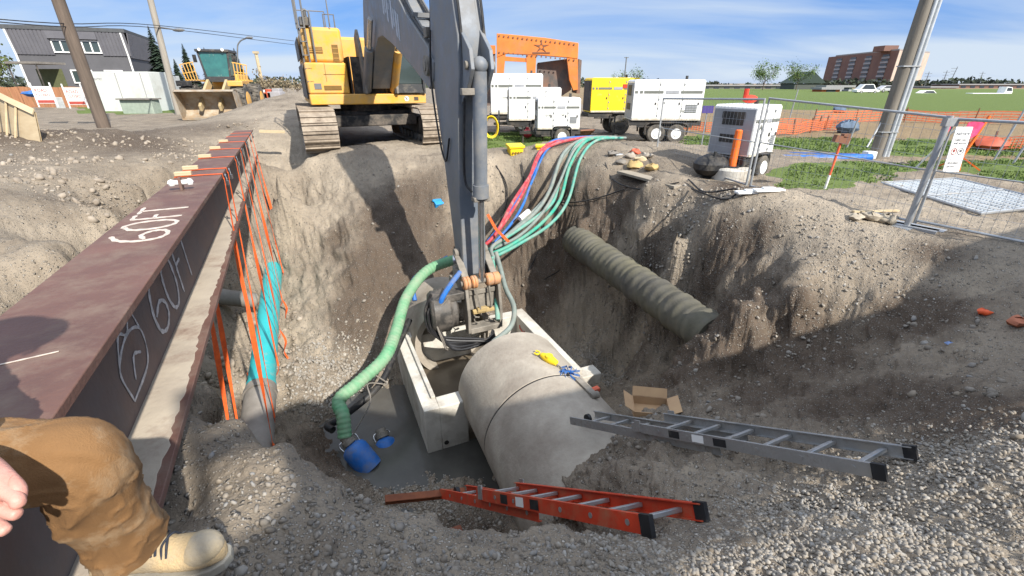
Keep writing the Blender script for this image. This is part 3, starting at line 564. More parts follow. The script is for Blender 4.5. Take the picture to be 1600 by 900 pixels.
# straps: over the beam, down its right side, round the carried pipe and back up the left side
sd = [(5.8,0,0),(6.3,0,0),(7.6,0,0),(8.9,0,0),(10.4,0,0),(12.0,0,0),(13.2,0,0)]
look = ['nearest orange ratchet strap around the steel beam, reaching the grey casing pipe', 'second nearest orange strap on the beam, holding the near end of the teal pipe', 'third orange strap from the near end, twisted wide halfway down to the teal pipe',
        'fourth orange strap from the near end, crossing the middle of the teal pipe', 'fifth orange strap from the near end, thin where it meets the teal pipe', 'sixth orange strap, next to last before the far end of the beam', 'farthest orange strap, hanging beside the far collar of the teal pipe']
def sof(p): return (p-Vector((0,0,EYE))).dot(BV)
def pipe_pt(s):
    d = (tB-tA) if s > sof(tA) else (gA-gB); o = tA if s > sof(tA) else gB
    return o+d*((s-sof(o))/(sof(o+d)-sof(o)))
for i, (s, _, _) in enumerate(sd):
    st = thing('ratchet_strap', look[i], 'strap', beamP(s, AC, .01), group='orange straps slung over the steel beam')
    pc = pipe_pt(s); rp = .235
    mb = MB(); e = .006
    mb.ribbon([beamP(s, AL-.004, -.06), beamP(s, AL-e, e), beamP(s, AC, e+.004), beamP(s, AR+e, e), beamP(s, AR+e, -.05)], .038, [BV]*5, .005); mb.build('top_webbing', STRAP, st)
    # right leg: narrow, twisting to a wide band
    a = beamP(s, AR+.012, -.04); b = pc+BR*rp; pts = [a.lerp(b, k/12)+Vector((0,0,-.02*math.sin(k/12*3.14))) for k in range(13)]
    sds = []; ws = []
    for k in range(13):
        tw = math.pi*(k/12)*(1.0+.25*(i % 3)); sds.append(BV*math.cos(tw)+BR*math.sin(tw) if k else BV); ws.append((.022,.022,.02,.02,.022,.04,.06,.065,.06,.05,.03,.022,.03)[k] if i % 2 == 0 else (.02,.018,.014,.014,.014,.014,.018,.022,.03,.04,.03,.02,.03)[k])
    mb = MB(); mb.ribbon(pts, ws, sds, .005); mb.build('right_leg', STRAP, st)
    # round the pipe
    mb = MB(); arc = [pc+BR*rp*math.cos(t)-BU*rp*math.sin(t) for t in [math.pi*k/10 for k in range(11)]]; mb.ribbon(arc, .05, [BV]*11, .005); mb.build('pipe_loop', STRAP, st)
    a = beamP(s+.1, AL-.01, -.04); a2 = beamP(s+.1, AL+.02, -BH-.02); b = pc-BR*rp; pts = [a, a2]+[a2.lerp(b, k/6) for k in range(1, 7)]
    sds = [BV]*2+[BV*math.cos(k*.3)+BR*math.sin(k*.3) for k in range(1, 7)]
    if i in (0, 1, 3): mb = MB(); mb.ribbon(pts, [.03,.03,.03,.05,.07,.05,.03,.03], sds, .005); mb.build('left_leg', STRAP, st)
    mb = MB(); q = beamP(s, AR+.03, -.035); mb.tube([q+BV*.02*math.cos(t)+BU*.035*math.sin(t) for t in [k*math.pi/5 for k in range(11)]], .006, 6); mb.box(q-BU*.06, (.03,.03,.05)); mb.build('hook', STEEL, st)
    if i in (0, 3, 4):     # the loose tail hanging below the pipe
        mb = MB(); pts = smooth_path([pc+BR*rp, pc+BR*(rp+.05)-BU*.25, pc+BR*(rp-.02)-BU*.5, pc+BR*(rp+.08)-BU*.8], 5); mb.ribbon(pts, .04, [BV*math.cos(k*.35)+BR*math.sin(k*.35) for k in range(len(pts))], .005); mb.build('strap_tail', STRAP, st)
    if i > 4: continue
    w_ = MB(); R = Matrix((BR, BV, BU)).transposed() @ Matrix.Rotation(.1*math.sin(i*3), 3, 'Z'); w_.box(beamP(s+.015, AL+.075, .028+.006), (.15, .08, .04), R)
    o = w_.build('timber_block', WOOD, origin=beamP(s, AL+.07, 0), bevel=.004)
    tag(o, ['nearest pale timber block under the webbing on the steel beam','second timber block from the near end on the beam','third timber packing block along the beam top','fourth timber packing block along the beam top','fifth timber packing block along the beam top','sixth timber packing block, small beside the rubble heap','farthest timber block on the beam near the loader'][i], 'timber block', 'timber blocks on the beam')
# a thin cord lattice between strap and pipe end
mb = MB()
for k in range(5): mb.tube([beamP(7.9+.8*k, AR+.01, -.05), pipe_pt(7.8+.8*k)+BR*.2], .006, 5)
o = mb.build('lashing_line', GREYP, origin=beamP(7.9, AR, 0)); tag(o, 'thin grey tie cords strung from the beam edge down to the teal pipe', 'cord')

# ---------------------------------------------------------------- concrete chamber
YAW = math.radians(23.5); CD = Vector((-math.sin(YAW), math.cos(YAW), 0)); CR = Vector((math.cos(YAW), math.sin(YAW), 0)); CC = Vector((-.58, 7.33, -2.8))
CW, CL_, CH, CT_ = 2.9, 2.62, 1.15, .25
def C(x, y, z): return CC+CR*x+CD*y+Vector((0,0,z))
def cbox(mb, x0, x1, y0, y1, z0, z1): mb.prism([C(x0,y0,z0), C(x1,y0,z0), C(x1,y1,z0), C(x0,y1,z0)], (0,0,z1-z0)); return mb
ch = thing('concrete_chamber', 'open grey precast concrete chamber standing in the pit under the excavator arm', 'chamber', C(0,0,-CH))
w2, l2 = CW/2, CL_/2
mb = cbox(MB(), -w2, -w2+CT_, -l2, l2, -CH, 0); mb.build('left_wall', CONC, ch, bevel=.012)
mb = cbox(MB(), w2-CT_, w2, -l2, l2, -CH, 0); mb.build('right_wall', CONC, ch, bevel=.012)
# far wall with a round opening for the upstream pipe
def holed(mb, x0, x1, y0, y1, z0, z1, cx_, cz, r, n=40):
    for yy, fl in ((y0, 0), (y1, 1)):
        pass
    out = []; inn = []
    for k in range(n):
        t = 2*math.pi*k/n+math.pi/4; c, s_ = math.cos(t), math.sin(t)
        inn.append((cx_+r*c, cz+r*s_)); m_ = 1/max(abs(c)/(max(x1-cx_, .01) if c > 0 else cx_-x0), abs(s_)/((z1-cz) if s_ > 0 else cz-z0)); out.append((cx_+m_*c, cz+m_*s_))
    vs = [C(x, yy, z) for yy in (y0, y1) for ring_ in (out, inn) for x, z in ring_]; fs = []
    for k in range(n):
        j = (k+1) % n; fs += [(k, j, n+j, n+k), (2*n+k, 3*n+k, 3*n+j, 2*n+j), (n+k, n+j, 3*n+j, 3*n+k), (k, 2*n+k, 2*n+j, j)]
    mb.add(vs, fs)
mb = cbox(MB(), -w2+CT_, w2-CT_, l2-CT_, l2, -CH, -.02); mb.build('far_wall', CONC, ch, bevel=.01)
mb = cbox(MB(), -w2+CT_, -w2+.72, -l2, -l2+CT_+.05, -CH, -.005); mb.build('near_wall', CONC, ch, bevel=.02)
mb = cbox(MB(), w2-.55, w2-CT_, -l2, -l2+CT_+.05, -CH, -.005); mb.build('near_wall', CONC, ch, bevel=.02)
mb = cbox(MB(), -w2+.72, w2-.55, -l2, -l2+CT_, -CH, -CH+.25); mb.build('sill', CONC, ch, bevel=.01)
cbox(MB(), -w2+.02, w2-.02, -l2+.02, l2-.02, -CH+.01, -.72).build('silt_floor', mat('wet_silt', (.15,.125,.09), .28, c2=(.10,.08,.06), scale=1.2, bump=.2, bscale=6), ch)
mb = MB(); cbox(mb, -w2+CT_-.07, -w2+CT_, -l2+.25, l2-CT_, -.001, .05); mb.build('joint_key', CONC, ch, bevel=.01)
mb = cbox(MB(), w2-.25, w2+.35, -l2-.12, -l2+.18, -.32, -.10); mb.build('corner_lip', CONC, ch, bevel=.02)
for y_, z_ in ((.75,-.22),(.45,-.55)):
    mb = MB(); x_ = w2-CT_-.004; mb.tube([C(x_, y_-.13, z_+.04), C(x_-.012, y_-.12, z_-.02), C(x_-.012, y_+.08, z_), C(x_, y_+.12, z_+.06)], .012, 6); mb.build('red_mark', mat('red_mark_paint', (.6,.06,.03), .6), ch)
mb = MB(); mb.cyl(C(-w2+.32, -l2-.012, -.75), C(-w2+.32, -l2+.03, -.75), .04, 14); mb.build('lifting_hole', DARK, ch)
# upstream ring pipe behind the chamber
up = thing('pipe_ring', 'upright concrete pipe end ring behind the black compactor drum at the chamber', 'pipe', C(-.25, l2, -CH))
mb = MB(); mb.ring(C(-.30, l2-.52, -.12), C(-.30, l2+.9, -.12), .84, .72, 56); mb.build('pipe_barrel', CONCP, up)
# ---------------------------------------------------------------- big concrete pipe
py_ = math.radians(22.5); PDv = Vector((-math.sin(py_), math.cos(py_), 0)); PR = Vector((math.cos(py_), math.sin(py_), 0))
pc0 = Vector((0,0,0))+PR*2.44; pc0.z = -2.84; RP = .955
bp = thing('concrete_pipe', 'large round concrete pipe entering the chamber, its near end buried in gravel', 'pipe', pc0+PDv*4.5-Vector((0,0,RP)))
mb = MB(); mb.ring(pc0+PDv*4.635, pc0+PDv*5.95, RP, .80, 72); mb.build('pipe_section', CONCP, bp, bevel=.012)
mb = MB(); mb.ring(pc0+PDv*2.2, pc0+PDv*4.61, RP+.004, .80, 72); mb.build('pipe_section', CONCP, bp, bevel=.012)
mb = MB(); mb.ring(pc0+PDv*4.611, pc0+PDv*4.634, RP-.004, .82, 72); mb.build('joint_seal', DARK, bp)
# lifting gear lying on the pipe
def onpipe(s, ang_, r=0): return pc0+PDv*s+(PR*math.sin(ang_)+Vector((0,0,1))*math.cos(ang_))*(RP+r)
ho = thing('chain_hoist', 'yellow lever chain hoist with blue tag lying on the big concrete pipe', 'hoist', onpipe(4.95, .30))
mb = MB(); a, b = onpipe(5.12,.16,.05), onpipe(4.86,.30,.05); mb.tube([a, a.lerp(b,.3), a.lerp(b,.7), b], [.035,.065,.065,.04], 12); mb.cyl(a.lerp(b,.5)-Vector((0,0,.05)), a.lerp(b,.5)+Vector((0,0,.07)), .06, 14); mb.build('hoist_body', BYEL, ho, bevel=.006)
mb = MB(); q = onpipe(5.2,.13,.04); mb.tube([q+PDv*.05*math.cos(t)+PR*.04*math.sin(t) for t in [k*.6 for k in range(9)]], .014, 8); mb.build('hook', BYEL, ho)
mb = MB(); q0, q1 = onpipe(4.86,.30,.03), onpipe(4.45,.44,.03)
for k in range(12):
    q = q0.lerp(q1, k/11); d = (q1-q0).normalized(); s_ = PR if k % 2 else Vector((0,0,1)); mb.tube([q+d*.022*math.cos(t)+s_*.013*math.sin(t) for t in [j*math.pi/3 for j in range(7)]], .006, 5)
mb.build('chain', DUSTM, ho)
mb = MB()
for k in range(9):
    q = onpipe(4.62+.02*(k % 3), .40, .04); a_ = k*.7; mb.ribbon([q, q+PR*.10*math.cos(a_)+PDv*.10*math.sin(a_)+Vector((0,0,.03)), q+PR*.17*math.cos(a_+.5)+PDv*.15*math.sin(a_+.5)-Vector((0,0,.01))], .035, Vector((0,0,1)), .004)
mb.build('tag_ribbon', BLUE, ho)
mb = MB(); q0, q1 = onpipe(4.50,.46,.03), onpipe(4.1,.50,.04); mb.beam(q0, q1, .09, .05); mb.cyl(q1-PR*.06, q1+PR*.06, .05, 12); mb.build('shackle', DUSTM, ho, bevel=.006)
mb = MB(); mb.box(onpipe(4.25,.60,.05), (.16,.07,.05), Matrix.Rotation(.5,3,'Z')); mb.build('red_tag', mat('faded_red', (.5,.10,.05), .6), ho)

# ---------------------------------------------------------------- corrugated pipe out of the right-hand bank
cA = P(898,374,-1.45); cB = P(1098,514,-1.55); cd = (cB-cA).normalized(); ln = (cB-cA).length
prof = []; k = 0; x_ = 0
while x_ < ln+.3:
    base = .34 if x_ < .9 else .33-.01*(int(x_*5) % 3); prof += [(base-.007, x_), (base+.007, x_+.03), (base+.007, x_+.075), (base-.007, x_+.105)]; x_ += .15 if x_ < 1.2 else .19
mb = MB(); mb.lathe([(.30,-.02)]+prof, cA, cd, 40); cp_ = mb.build('corrugated_pipe', mat('dusty_grey_pipe', (.11,.105,.095), .9, c2=(.05,.048,.043), scale=3, dirt=(.14,.13,.085), dscale=1.2, damt=.9, bump=.3), origin=cA)
tag(cp_, 'dusty grey corrugated drain pipe crossing the right side of the pit', 'pipe')

# ---------------------------------------------------------------- ladders
def ladder(lab, A0, A1, B0, B1, mrail, mrung, w, rh, n0, n1, s0=0, s1=.46, hole=True):
    """two overlapping sections, near end A0(left rail)/A1(right rail), far end B0/B1"""
    t = thing('extension_ladder', lab, 'ladder', (A0+A1)/2)
    ax = ((B0+B1)/2-(A0+A1)/2); ln = ax.length; ax.normalize(); cr = (A1-A0); cr -= ax*cr.dot(ax); w = cr.length; cr.normalize(); upv = cr.cross(ax); 
    if upv.z < 0: upv = -upv
    M0 = (A0+A1)/2
    for si, (sa, sb, off, ww) in enumerate(((0, ln*.66, .0, w), (ln*.36, ln, .075, w-.09))):
        off = -off if si else 0
        for sg in (-1, 1):
            mb = MB(); a = M0+ax*sa+cr*sg*ww/2+upv*off; b = M0+ax*sb+cr*sg*ww/2+upv*off
            mb.beam(a, b, .008, rh, upv)
            for e in (-1, 1): mb.beam(a+upv*e*(rh/2-.004)-cr*sg*.012, b+upv*e*(rh/2-.004)-cr*sg*.012, .026, .006, upv)
            rl = mb.build('rail', mrail, t)
            if hole:
                mb = MB(); k = sa+.15
                while k < sb-.05: mb.cyl(M0+ax*k+cr*sg*(ww/2+.003)+upv*off, M0+ax*k+cr*sg*(ww/2+.007)+upv*off, .016, 12); k += .305
                mb.build('rung_end', ALU, rl)
            if si == 0:
                mb = MB(); mb.beam(a-ax*.02, a+ax*.05, .03, rh+.012, upv); mb.build('foot_cap', BLK, rl)
        k = sa+.15
        while k < sb-.05:
            mb = MB(); mb.beam(M0+ax*k-cr*(ww/2-.01)+upv*off, M0+ax*k+cr*(ww/2-.01)+upv*off, .034, .026, upv); mb.build('rung', mrung, t, bevel=.004); k += .305
    for k, f in enumerate((.50,.60,.72)):
        mb = MB(); q = M0+ax*ln*f*.66-cr*(w/2+.0065); mb.beam(q, q+ax*.11, .002, rh*.7, upv); mb.build('sticker', WHITE if k % 2 else BLK, t)
    mb = MB(); s_ = ln*.62
    for sg in (-1, 1): mb.beam(M0+ax*s_+cr*sg*(w/2+.006)+upv*.02, M0+ax*(s_+.07)+cr*sg*(w/2+.006)+upv*.02, .014, rh+.02, upv)
    mb.build('guide_bracket', mrung, t)
    mb = MB(); q = M0+ax*ln*.97; mb.cyl(q-cr*.02-upv*.075, q+cr*.02-upv*.075, .05, 16); mb.build('pulley', BLK, t)
    return t
la0, la1 = PD(1378,738,2.62), PD(1428,708,2.86)
lb0, lb1 = PD(893,652,5.15), PD(925,633,5.5)
ladder('silver aluminium extension ladder leaning from the gravel bank onto the big pipe', la0, la1, lb0, lb1, ALU, ALU, .42, .085, 0, 0)
oa0, oa1 = PD(1016,822,2.16), PD(1098,800,2.36)
ob0, ob1 = PD(694,760,4.7), PD(722,752,4.9)
ladder('orange fibreglass extension ladder with metal rungs going down into the pit', oa0, oa1, ob0, ob1, FGO, ALU, .42, .09, 0, 0)

# cardboard box
bx0 = HP(1015, 648); cb_ = thing('cardboard_box', 'open brown cardboard box behind the silver ladder', 'box', bx0)
R = Matrix.Rotation(-.15, 3, 'Z'); CARD = mat('cardboard', (.48,.32,.18), .9, c2=(.40,.26,.15), scale=3); hb = .13; wx, wy = .44, .32; oo = bx0+Vector((0,0,.03))
mb = MB()
for c, d in (((0,-wy/2,hb/2),(wx,.008,hb)), ((0,wy/2,hb/2),(wx,.008,hb)), ((-wx/2,0,hb/2),(.008,wy,hb)), ((wx/2,0,hb/2),(.008,wy,hb)), ((0,0,.005),(wx,wy,.008))): mb.box(oo+R@Vector(c), d, R)
mb.build('box_body', CARD, cb_)
for c, d, an_, ax_ in (((-wx/2-.06,0,hb+.03),(.15,wy,.006),.6,'Y'), ((wx/2+.06,0,hb+.03),(.15,wy,.006),-.5,'Y'), ((0,wy/2+.04,hb+.05),(wx,.12,.006),.9,'X')):
    mb = MB(); mb.box(oo+R@Vector(c), d, R @ Matrix.Rotation(an_, 3, ax_)); mb.build('flap', CARD, cb_)
# rusty waler, brick, bits
mb = MB(); a, b = PD(602,783,4.5), PD(712,772,4.75); dd = (b-a); mb.beam(a, b+dd*.15, .05, .06); mb.beam(a+Vector((0,0,.035)), b+dd*.15+Vector((0,0,.035)), .09, .012); o = mb.build('steel_bar', mat('orange_rust', (.26,.085,.035), .85, c2=(.15,.05,.025), scale=4, bump=.3), origin=a, bevel=.008); tag(o, 'orange rusty steel bar lying at the pit foot beside the orange ladder', 'steel bar')
q = PD(705,846,4.3); mb = MB(); mb.box(q+Vector((0,0,.05)), (.24,.14,.11), Matrix.Rotation(.4,3,'Z') @ Matrix.Rotation(.15,3,'X')); o = mb.build('brick', mat('brick_red', (.24,.085,.05), .9, scale=8, bump=.4), origin=q, bevel=.012); tag(o, 'broken red brick lying in the shaded hole below the orange ladder', 'brick')
def scrap(px, py, r, m, nm, lab, cat):
    q = HP(px, py); mb = MB(); g = rng.normal(size=(40, 3)); b = len(mb.v); mb.sphere(q+Vector((0,0,r*.4)), r, 10, (1.2,.9,.5)); mb.v = [v+Vector(rng.normal(0, r*.12, 3)) for v in mb.v]; o = mb.build(nm, m, origin=q, smooth=60); tag(o, lab, cat)
OR = mat('orange_plastic', (.85,.12,.03), .5); scrap(1537,491,.06, OR, 'plastic_scrap', 'small bright orange plastic cap lying on the right-hand bank', 'cap')
scrap(1592,508,.09, mat('pale_orange', (.5,.18,.10), .8), 'plastic_scrap', 'faded orange scrap half buried at the right edge of the picture', 'scrap')
scrap(1482,540,.035, mat('pale_blue', (.25,.35,.6), .6), 'bottle_lid', 'tiny pale blue lid lying in the gravel on the right', 'lid')
for px, py, r in ((1338,343,.09),(1360,344,.12),(1384,348,.13)):
    scrap(px, py, r, mat('pale_boulder', (.42,.37,.29), .9, c2=(.3,.26,.2), scale=6, bump=.3), 'boulder', {1338:'small grey stone, leftmost of three beside the fence post foot',1360:'middle stone of three pale stones beside the fence post foot',1384:'rounded beige stone nearest the fence post foot'}[px], 'stone')
mb = MB(); a, b = HP(1332,333), HP(1402,332); mb.beam(a+Vector((0,0,.02)), b+Vector((0,0,.03)), .05, .025); o = mb.build('timber_lath', WOOD, origin=a); tag(o, 'thin pale timber lath lying on the dirt behind three stones', 'timber')

# ---------------------------------------------------------------- pumps and the big green hose
def hose(name, pts, r, m, lab, cat='hose', grp=None, ribs=0, n=10, res=8):
    p = smooth_path(pts, res if not ribs else 10)
    if ribs:
        # resample evenly and ripple the radius
        out = [p[0]]; step = ribs/4; acc = 0
        for a, b in zip(p[:-1], p[1:]):
            l = (b-a).length; t = step-acc
            while t < l: out.append(a.lerp(b, t/l)); t += step
            acc = (l-(t-step))
        p = out; rs = [r*(1.0, 1.07, 1.07, 1.0)[i % 4] for i in range(len(p))]
    else: rs = r
    mb = MB(); mb.tube(p, rs, n); o = mb.build(name, m, origin=pts[0], smooth=60); return tag(o, lab, cat, grp)
pm = PD(567,690,7.0); pm.z = -3.70
def pump(lab, c, tilt):
    t = thing('submersible_pump', lab, 'pump', c); ax = Vector(tilt).normalized()
    mb = MB(); mb.lathe([(.15,-.12),(.20,-.10),(.205,.0),(.205,.30),(.18,.36),(.12,.40),(.08,.42)], c, ax, 28); mb.build('pump_body', BLUE, t)
    mb = MB(); mb.lathe([(.09,.42),(.11,.43),(.11,.50),(.085,.51),(.085,.58)], c, ax, 20); mb.build('outlet', DUSTM, t)
    x = ax.orthogonal().normalized(); mb = MB(); mb.tube(smooth_path([c+ax*.37+x*.14, c+ax*.52+x*.13, c+ax*.52-x*.13, c+ax*.37-x*.14], 5), .012, 8); mb.build('handle', STEEL, t)
    return c+ax*.56
o_ = pump('blue submersible pump on the green hose, half sunk in the pit water', pm, (-.5,.25,.55))
pump('second blue pump further back, almost covered by the pit water', PD(604,678,7.35)-Vector((0,0,.62)), (-.2,.3,.35))
hp = [o_, PD(536,650,7.25), PD(530,625,7.4), PD(560,598,7.6), PD(600,560,7.9), PD(618,520,8.4), PD(635,465,9.0), PD(665,425,9.4), PD(703,408,9.5), PD(728,404,9.4)]
hose('ribbed_hose', hp, .105, mat('dusty_green_hose', (.10,.36,.18), .6, c2=(.08,.29,.14), scale=6, dirt=(.27,.30,.22), dscale=3, damt=.9), 'thick light green ribbed suction hose running from the blue pump up behind the chamber', ribs=.075, n=20)
mb = MB(); q = PD(708,407,9.5); mb.tube([q+Vector((.02,0,0)), q+Vector((.12,0,.01))], .15, 16); o = mb.build('hose_coupling', STEEL, origin=q); tag(o, 'metal coupling ring at the upper end of the thick green hose', 'coupling')
hose('black_hose', [PD(520,672,7.3), PD(512,665,7.4), PD(530,655,7.6), PD(575,620,7.8), PD(600,590,8.1), PD(622,540,8.6), PD(640,500,9.0)], .06, BLK, 'black discharge hose lying beneath the thick green hose')
hose('blue_hose', [PD(648,470,9.3), PD(645,440,9.4), PD(668,420,9.6), PD(700,402,9.6)], .05, BLUE, 'blue flat hose beside the top bend of the thick green hose')
hose('pump_cable', [o_+Vector((.1,0,0)), PD(578,630,7.3), PD(575,600,7.6), PD(605,600,7.9), PD(585,585,7.8)], .012, GREYP, 'thin grey power cable looping over the thick green hose', 'cable')
mb = MB(); a = P(686,318,-1.0); mb.box(a, (.30,.22,.16), Matrix.Rotation(.6,3,'Z') @ Matrix.Rotation(.5,3,'X')); mb.box(a+Vector((-.05,-.02,.09)), (.26,.06,.04), Matrix.Rotation(.6,3,'Z')); o = mb.build('crate', mat('light_blue_plastic', (.03,.28,.6), .5), origin=a, bevel=.01); tag(o, 'small light blue plastic crate on the bank just left of the excavator stick', 'crate')

# hose bundle coming over the back edge of the pit
grpH = 'hoses bundled over the back edge of the pit'
def bundle(offs): 
    return [PD(x, y, d) for x, y, d in offs]
hs_ = [('red_hose', REDH, .05, [(745,394,9.9),(775,365,10.0),(800,318,10.6),(828,275,11.4),(850,252,12.0),(900,243,12.6),(960,236,13.4)], 'lower red hose of the bundle, following the blue hose over the edge'),
 ('red_hose', REDH, .045, [(770,372,10.0),(795,338,10.4),(822,292,11.2),(846,254,12.1),(890,240,12.9),(945,232,13.8)], 'upper red hose, brightest of the bundle, arching over the edge'),
 ('blue_hose', BLUE, .05, [(762,378,10.0),(788,345,10.3),(812,305,11.0),(838,265,11.7),(860,244,12.4),(915,237,13.2),(965,230,14.0)], 'blue hose running between the two red hoses of the bundle'),
 ('blue_hose', BLUE, .04, [(770,382,10.0),(800,348,10.3),(818,318,10.7),(832,282,11.4),(862,250,12.2),(930,240,13.1),(975,236,13.7)], 'thinner blue hose below the red hoses of the bundle'),
 ('green_hose', TGREEN, .05, [(762,392,9.6),(790,372,9.8),(830,345,10.2),(862,318,10.7),(875,285,11.3),(900,258,12.1),(940,246,12.9)], 'upper pale green hose of the bundle, beside the grey hoses'),
 ('green_hose', GREENH, .05, [(765,398,9.5),(800,382,9.7),(845,350,10.1),(875,312,10.8),(890,275,11.5),(915,254,12.3),(955,243,13.1)], 'brightest green hose of the bundle, lying in its middle'),
 ('green_hose', TGREEN, .045, [(768,404,9.4),(810,382,9.7),(860,350,10.1),(888,312,10.8),(905,276,11.5),(930,256,12.3),(970,246,13.0)], 'outermost pale green hose on the right of the bundle'),
 ('grey_hose', GREYH, .055, [(768,386,9.7),(800,362,9.9),(838,330,10.4),(860,295,11.0),(880,262,11.8),(915,249,12.6),(960,240,13.4)], 'thick grey hose lying between the blue and green hoses'),
 ('grey_hose', GREYH, .045, [(772,388,9.7),(812,368,9.9),(848,332,10.4),(872,290,11.1),(898,260,11.9),(930,249,12.7),(975,242,13.3)], 'thinner grey hose pressed against the upper green hose'),
 ('grey_hose', GREYH, .05, [(775,410,9.4),(768,388,9.5),(790,370,9.8),(825,338,10.3),(855,305,10.9),(872,268,11.6),(905,252,12.4),(950,243,13.2)], 'pale grey hose with a white sleeve near the lower end of the bundle')]
for nm, m, r, pts, lab in hs_:
    pp_ = [PD(*p) for p in pts]
    for i in range(len(pp_)):
        g = H(pp_[i].x, pp_[i].y); pp_[i].z = max(pp_[i].z, g+r+.05)
    hose(nm, pp_, r*.82, m, lab, 'hose', grpH, n=10)
# lower strands hanging down to the coupler
for k, (m, r, pts, lab, nm) in enumerate([(GREYH,.05,[(775,395,9.5),(782,420,9.2),(790,450,8.9),(803,480,8.6),(798,510,8.4),(770,535,8.2)],'grey hose hanging right of the arm and curving under the coupler','grey_hose'),
    (TGREEN,.05,[(770,400,9.5),(772,430,9.2),(775,460,8.9),(778,500,8.7)],'pale green hose hanging just behind the orange pins','green_hose'),
    (GREYH,.045,[(765,395,9.5),(763,420,9.3),(764,445,9.1),(760,480,8.9)],'pale grey hose hanging straight down behind the cylinder rod','grey_hose')]):
    hose(nm, [PD(*p) for p in pts], r, m, lab, 'hose', 'hoses hanging behind the coupler')
mb = MB(); mb.ribbon([PD(762,335,9.95), PD(775,358,9.8), PD(795,378,9.55)], .06, PD(800,370,9.8)-PD(770,385,9.8), .006); o = mb.build('tie_strap', STRAP, origin=PD(775,358,9.8)); tag(o, 'orange tie strap wrapped around the hose bundle', 'strap')
mb = MB(); mb.tube([PD(812,342,10.1), PD(826,330,10.25)], .062, 12); o = mb.build('hose_sleeve', WHITE, origin=PD(820,336,10.2)); tag(o, 'white sleeve around a grey hose of the bundle', 'sleeve')
cabs = [([(885,300),(870,340),(845,390),(825,430)],'thin dark cable running straight down the back bank right of the hoses'),([(945,258),(958,285),(1000,300),(1060,290)],'dark cable drooping from the edge beside the path'),([(850,320),(900,322),(940,312),(975,300)],'black cable crossing the back bank to the right of the green hoses'),([(775,262),(790,290),(792,320),(782,350)],'thin pale cable hanging on the bank behind the arm'),([(815,258),(818,285),(812,310)],'short cable hanging below the right yellow box'),([(1075,285),(1100,305),(1150,300),(1130,318),(1080,300)],'black cable coil lying on the edge beside the white generator'),([(905,372),(880,420),(850,440)],'thin wire lying on the dark bank beside the corrugated pipe')]
for pts, lab in cabs:
    pp_ = [HP(*p)+Vector((0,0,.05)) for p in pts]; hose('power_cable', pp_, .016, BLK, lab, 'cable', n=6)
# ---------------------------------------------------------------- text on real surfaces
def text_mb(txt, size, O, ux, uy, depth=.004, bold=0.0):
    cu = bpy.data.curves.new('t', 'FONT'); cu.body = txt; cu.size = size; cu.extrude = depth; cu.offset = bold; cu.resolution_u = 3
    o = bpy.data.objects.new('t', cu); col.objects.link(o); dg = bpy.context.evaluated_depsgraph_get(); dg.update(); me = bpy.data.meshes.new_from_object(o.evaluated_get(dg))
    ux, uy = Vector(ux).normalized(), Vector(uy).normalized(); uz = ux.cross(uy); mb = MB()
    mb.add([Vector(O)+ux*v.co.x+uy*v.co.y+uz*v.co.z for v in me.vertices], [tuple(p.vertices) for p in me.polygons])
    bpy.data.objects.remove(o); bpy.data.curves.remove(cu); bpy.data.meshes.remove(me); return mb
GLASS = mat('cab_glass', (.05,.07,.07), .06, c2=(.04,.055,.055), scale=1, spec=.8)
TGLASS = mat('green_cab_glass', (.04,.17,.16), .08, c2=(.03,.12,.12), scale=2, spec=.8, dirt=(.2,.25,.22), damt=.1)
TRK = mat('track_steel', (.37,.31,.24), .7, c2=(.26,.21,.16), scale=5, dirt=(.16,.13,.10), dscale=4, damt=.6, bump=.25)
UND = mat('undercarriage_black', (.035,.033,.03), .7, c2=(.02,.02,.02), scale=3, dirt=(.18,.15,.12), dscale=3, damt=.6)
GREYM = mat('machine_grey', (.16,.165,.17), .5, c2=(.12,.125,.13), scale=3, dirt=(.2,.18,.15), damt=.4)
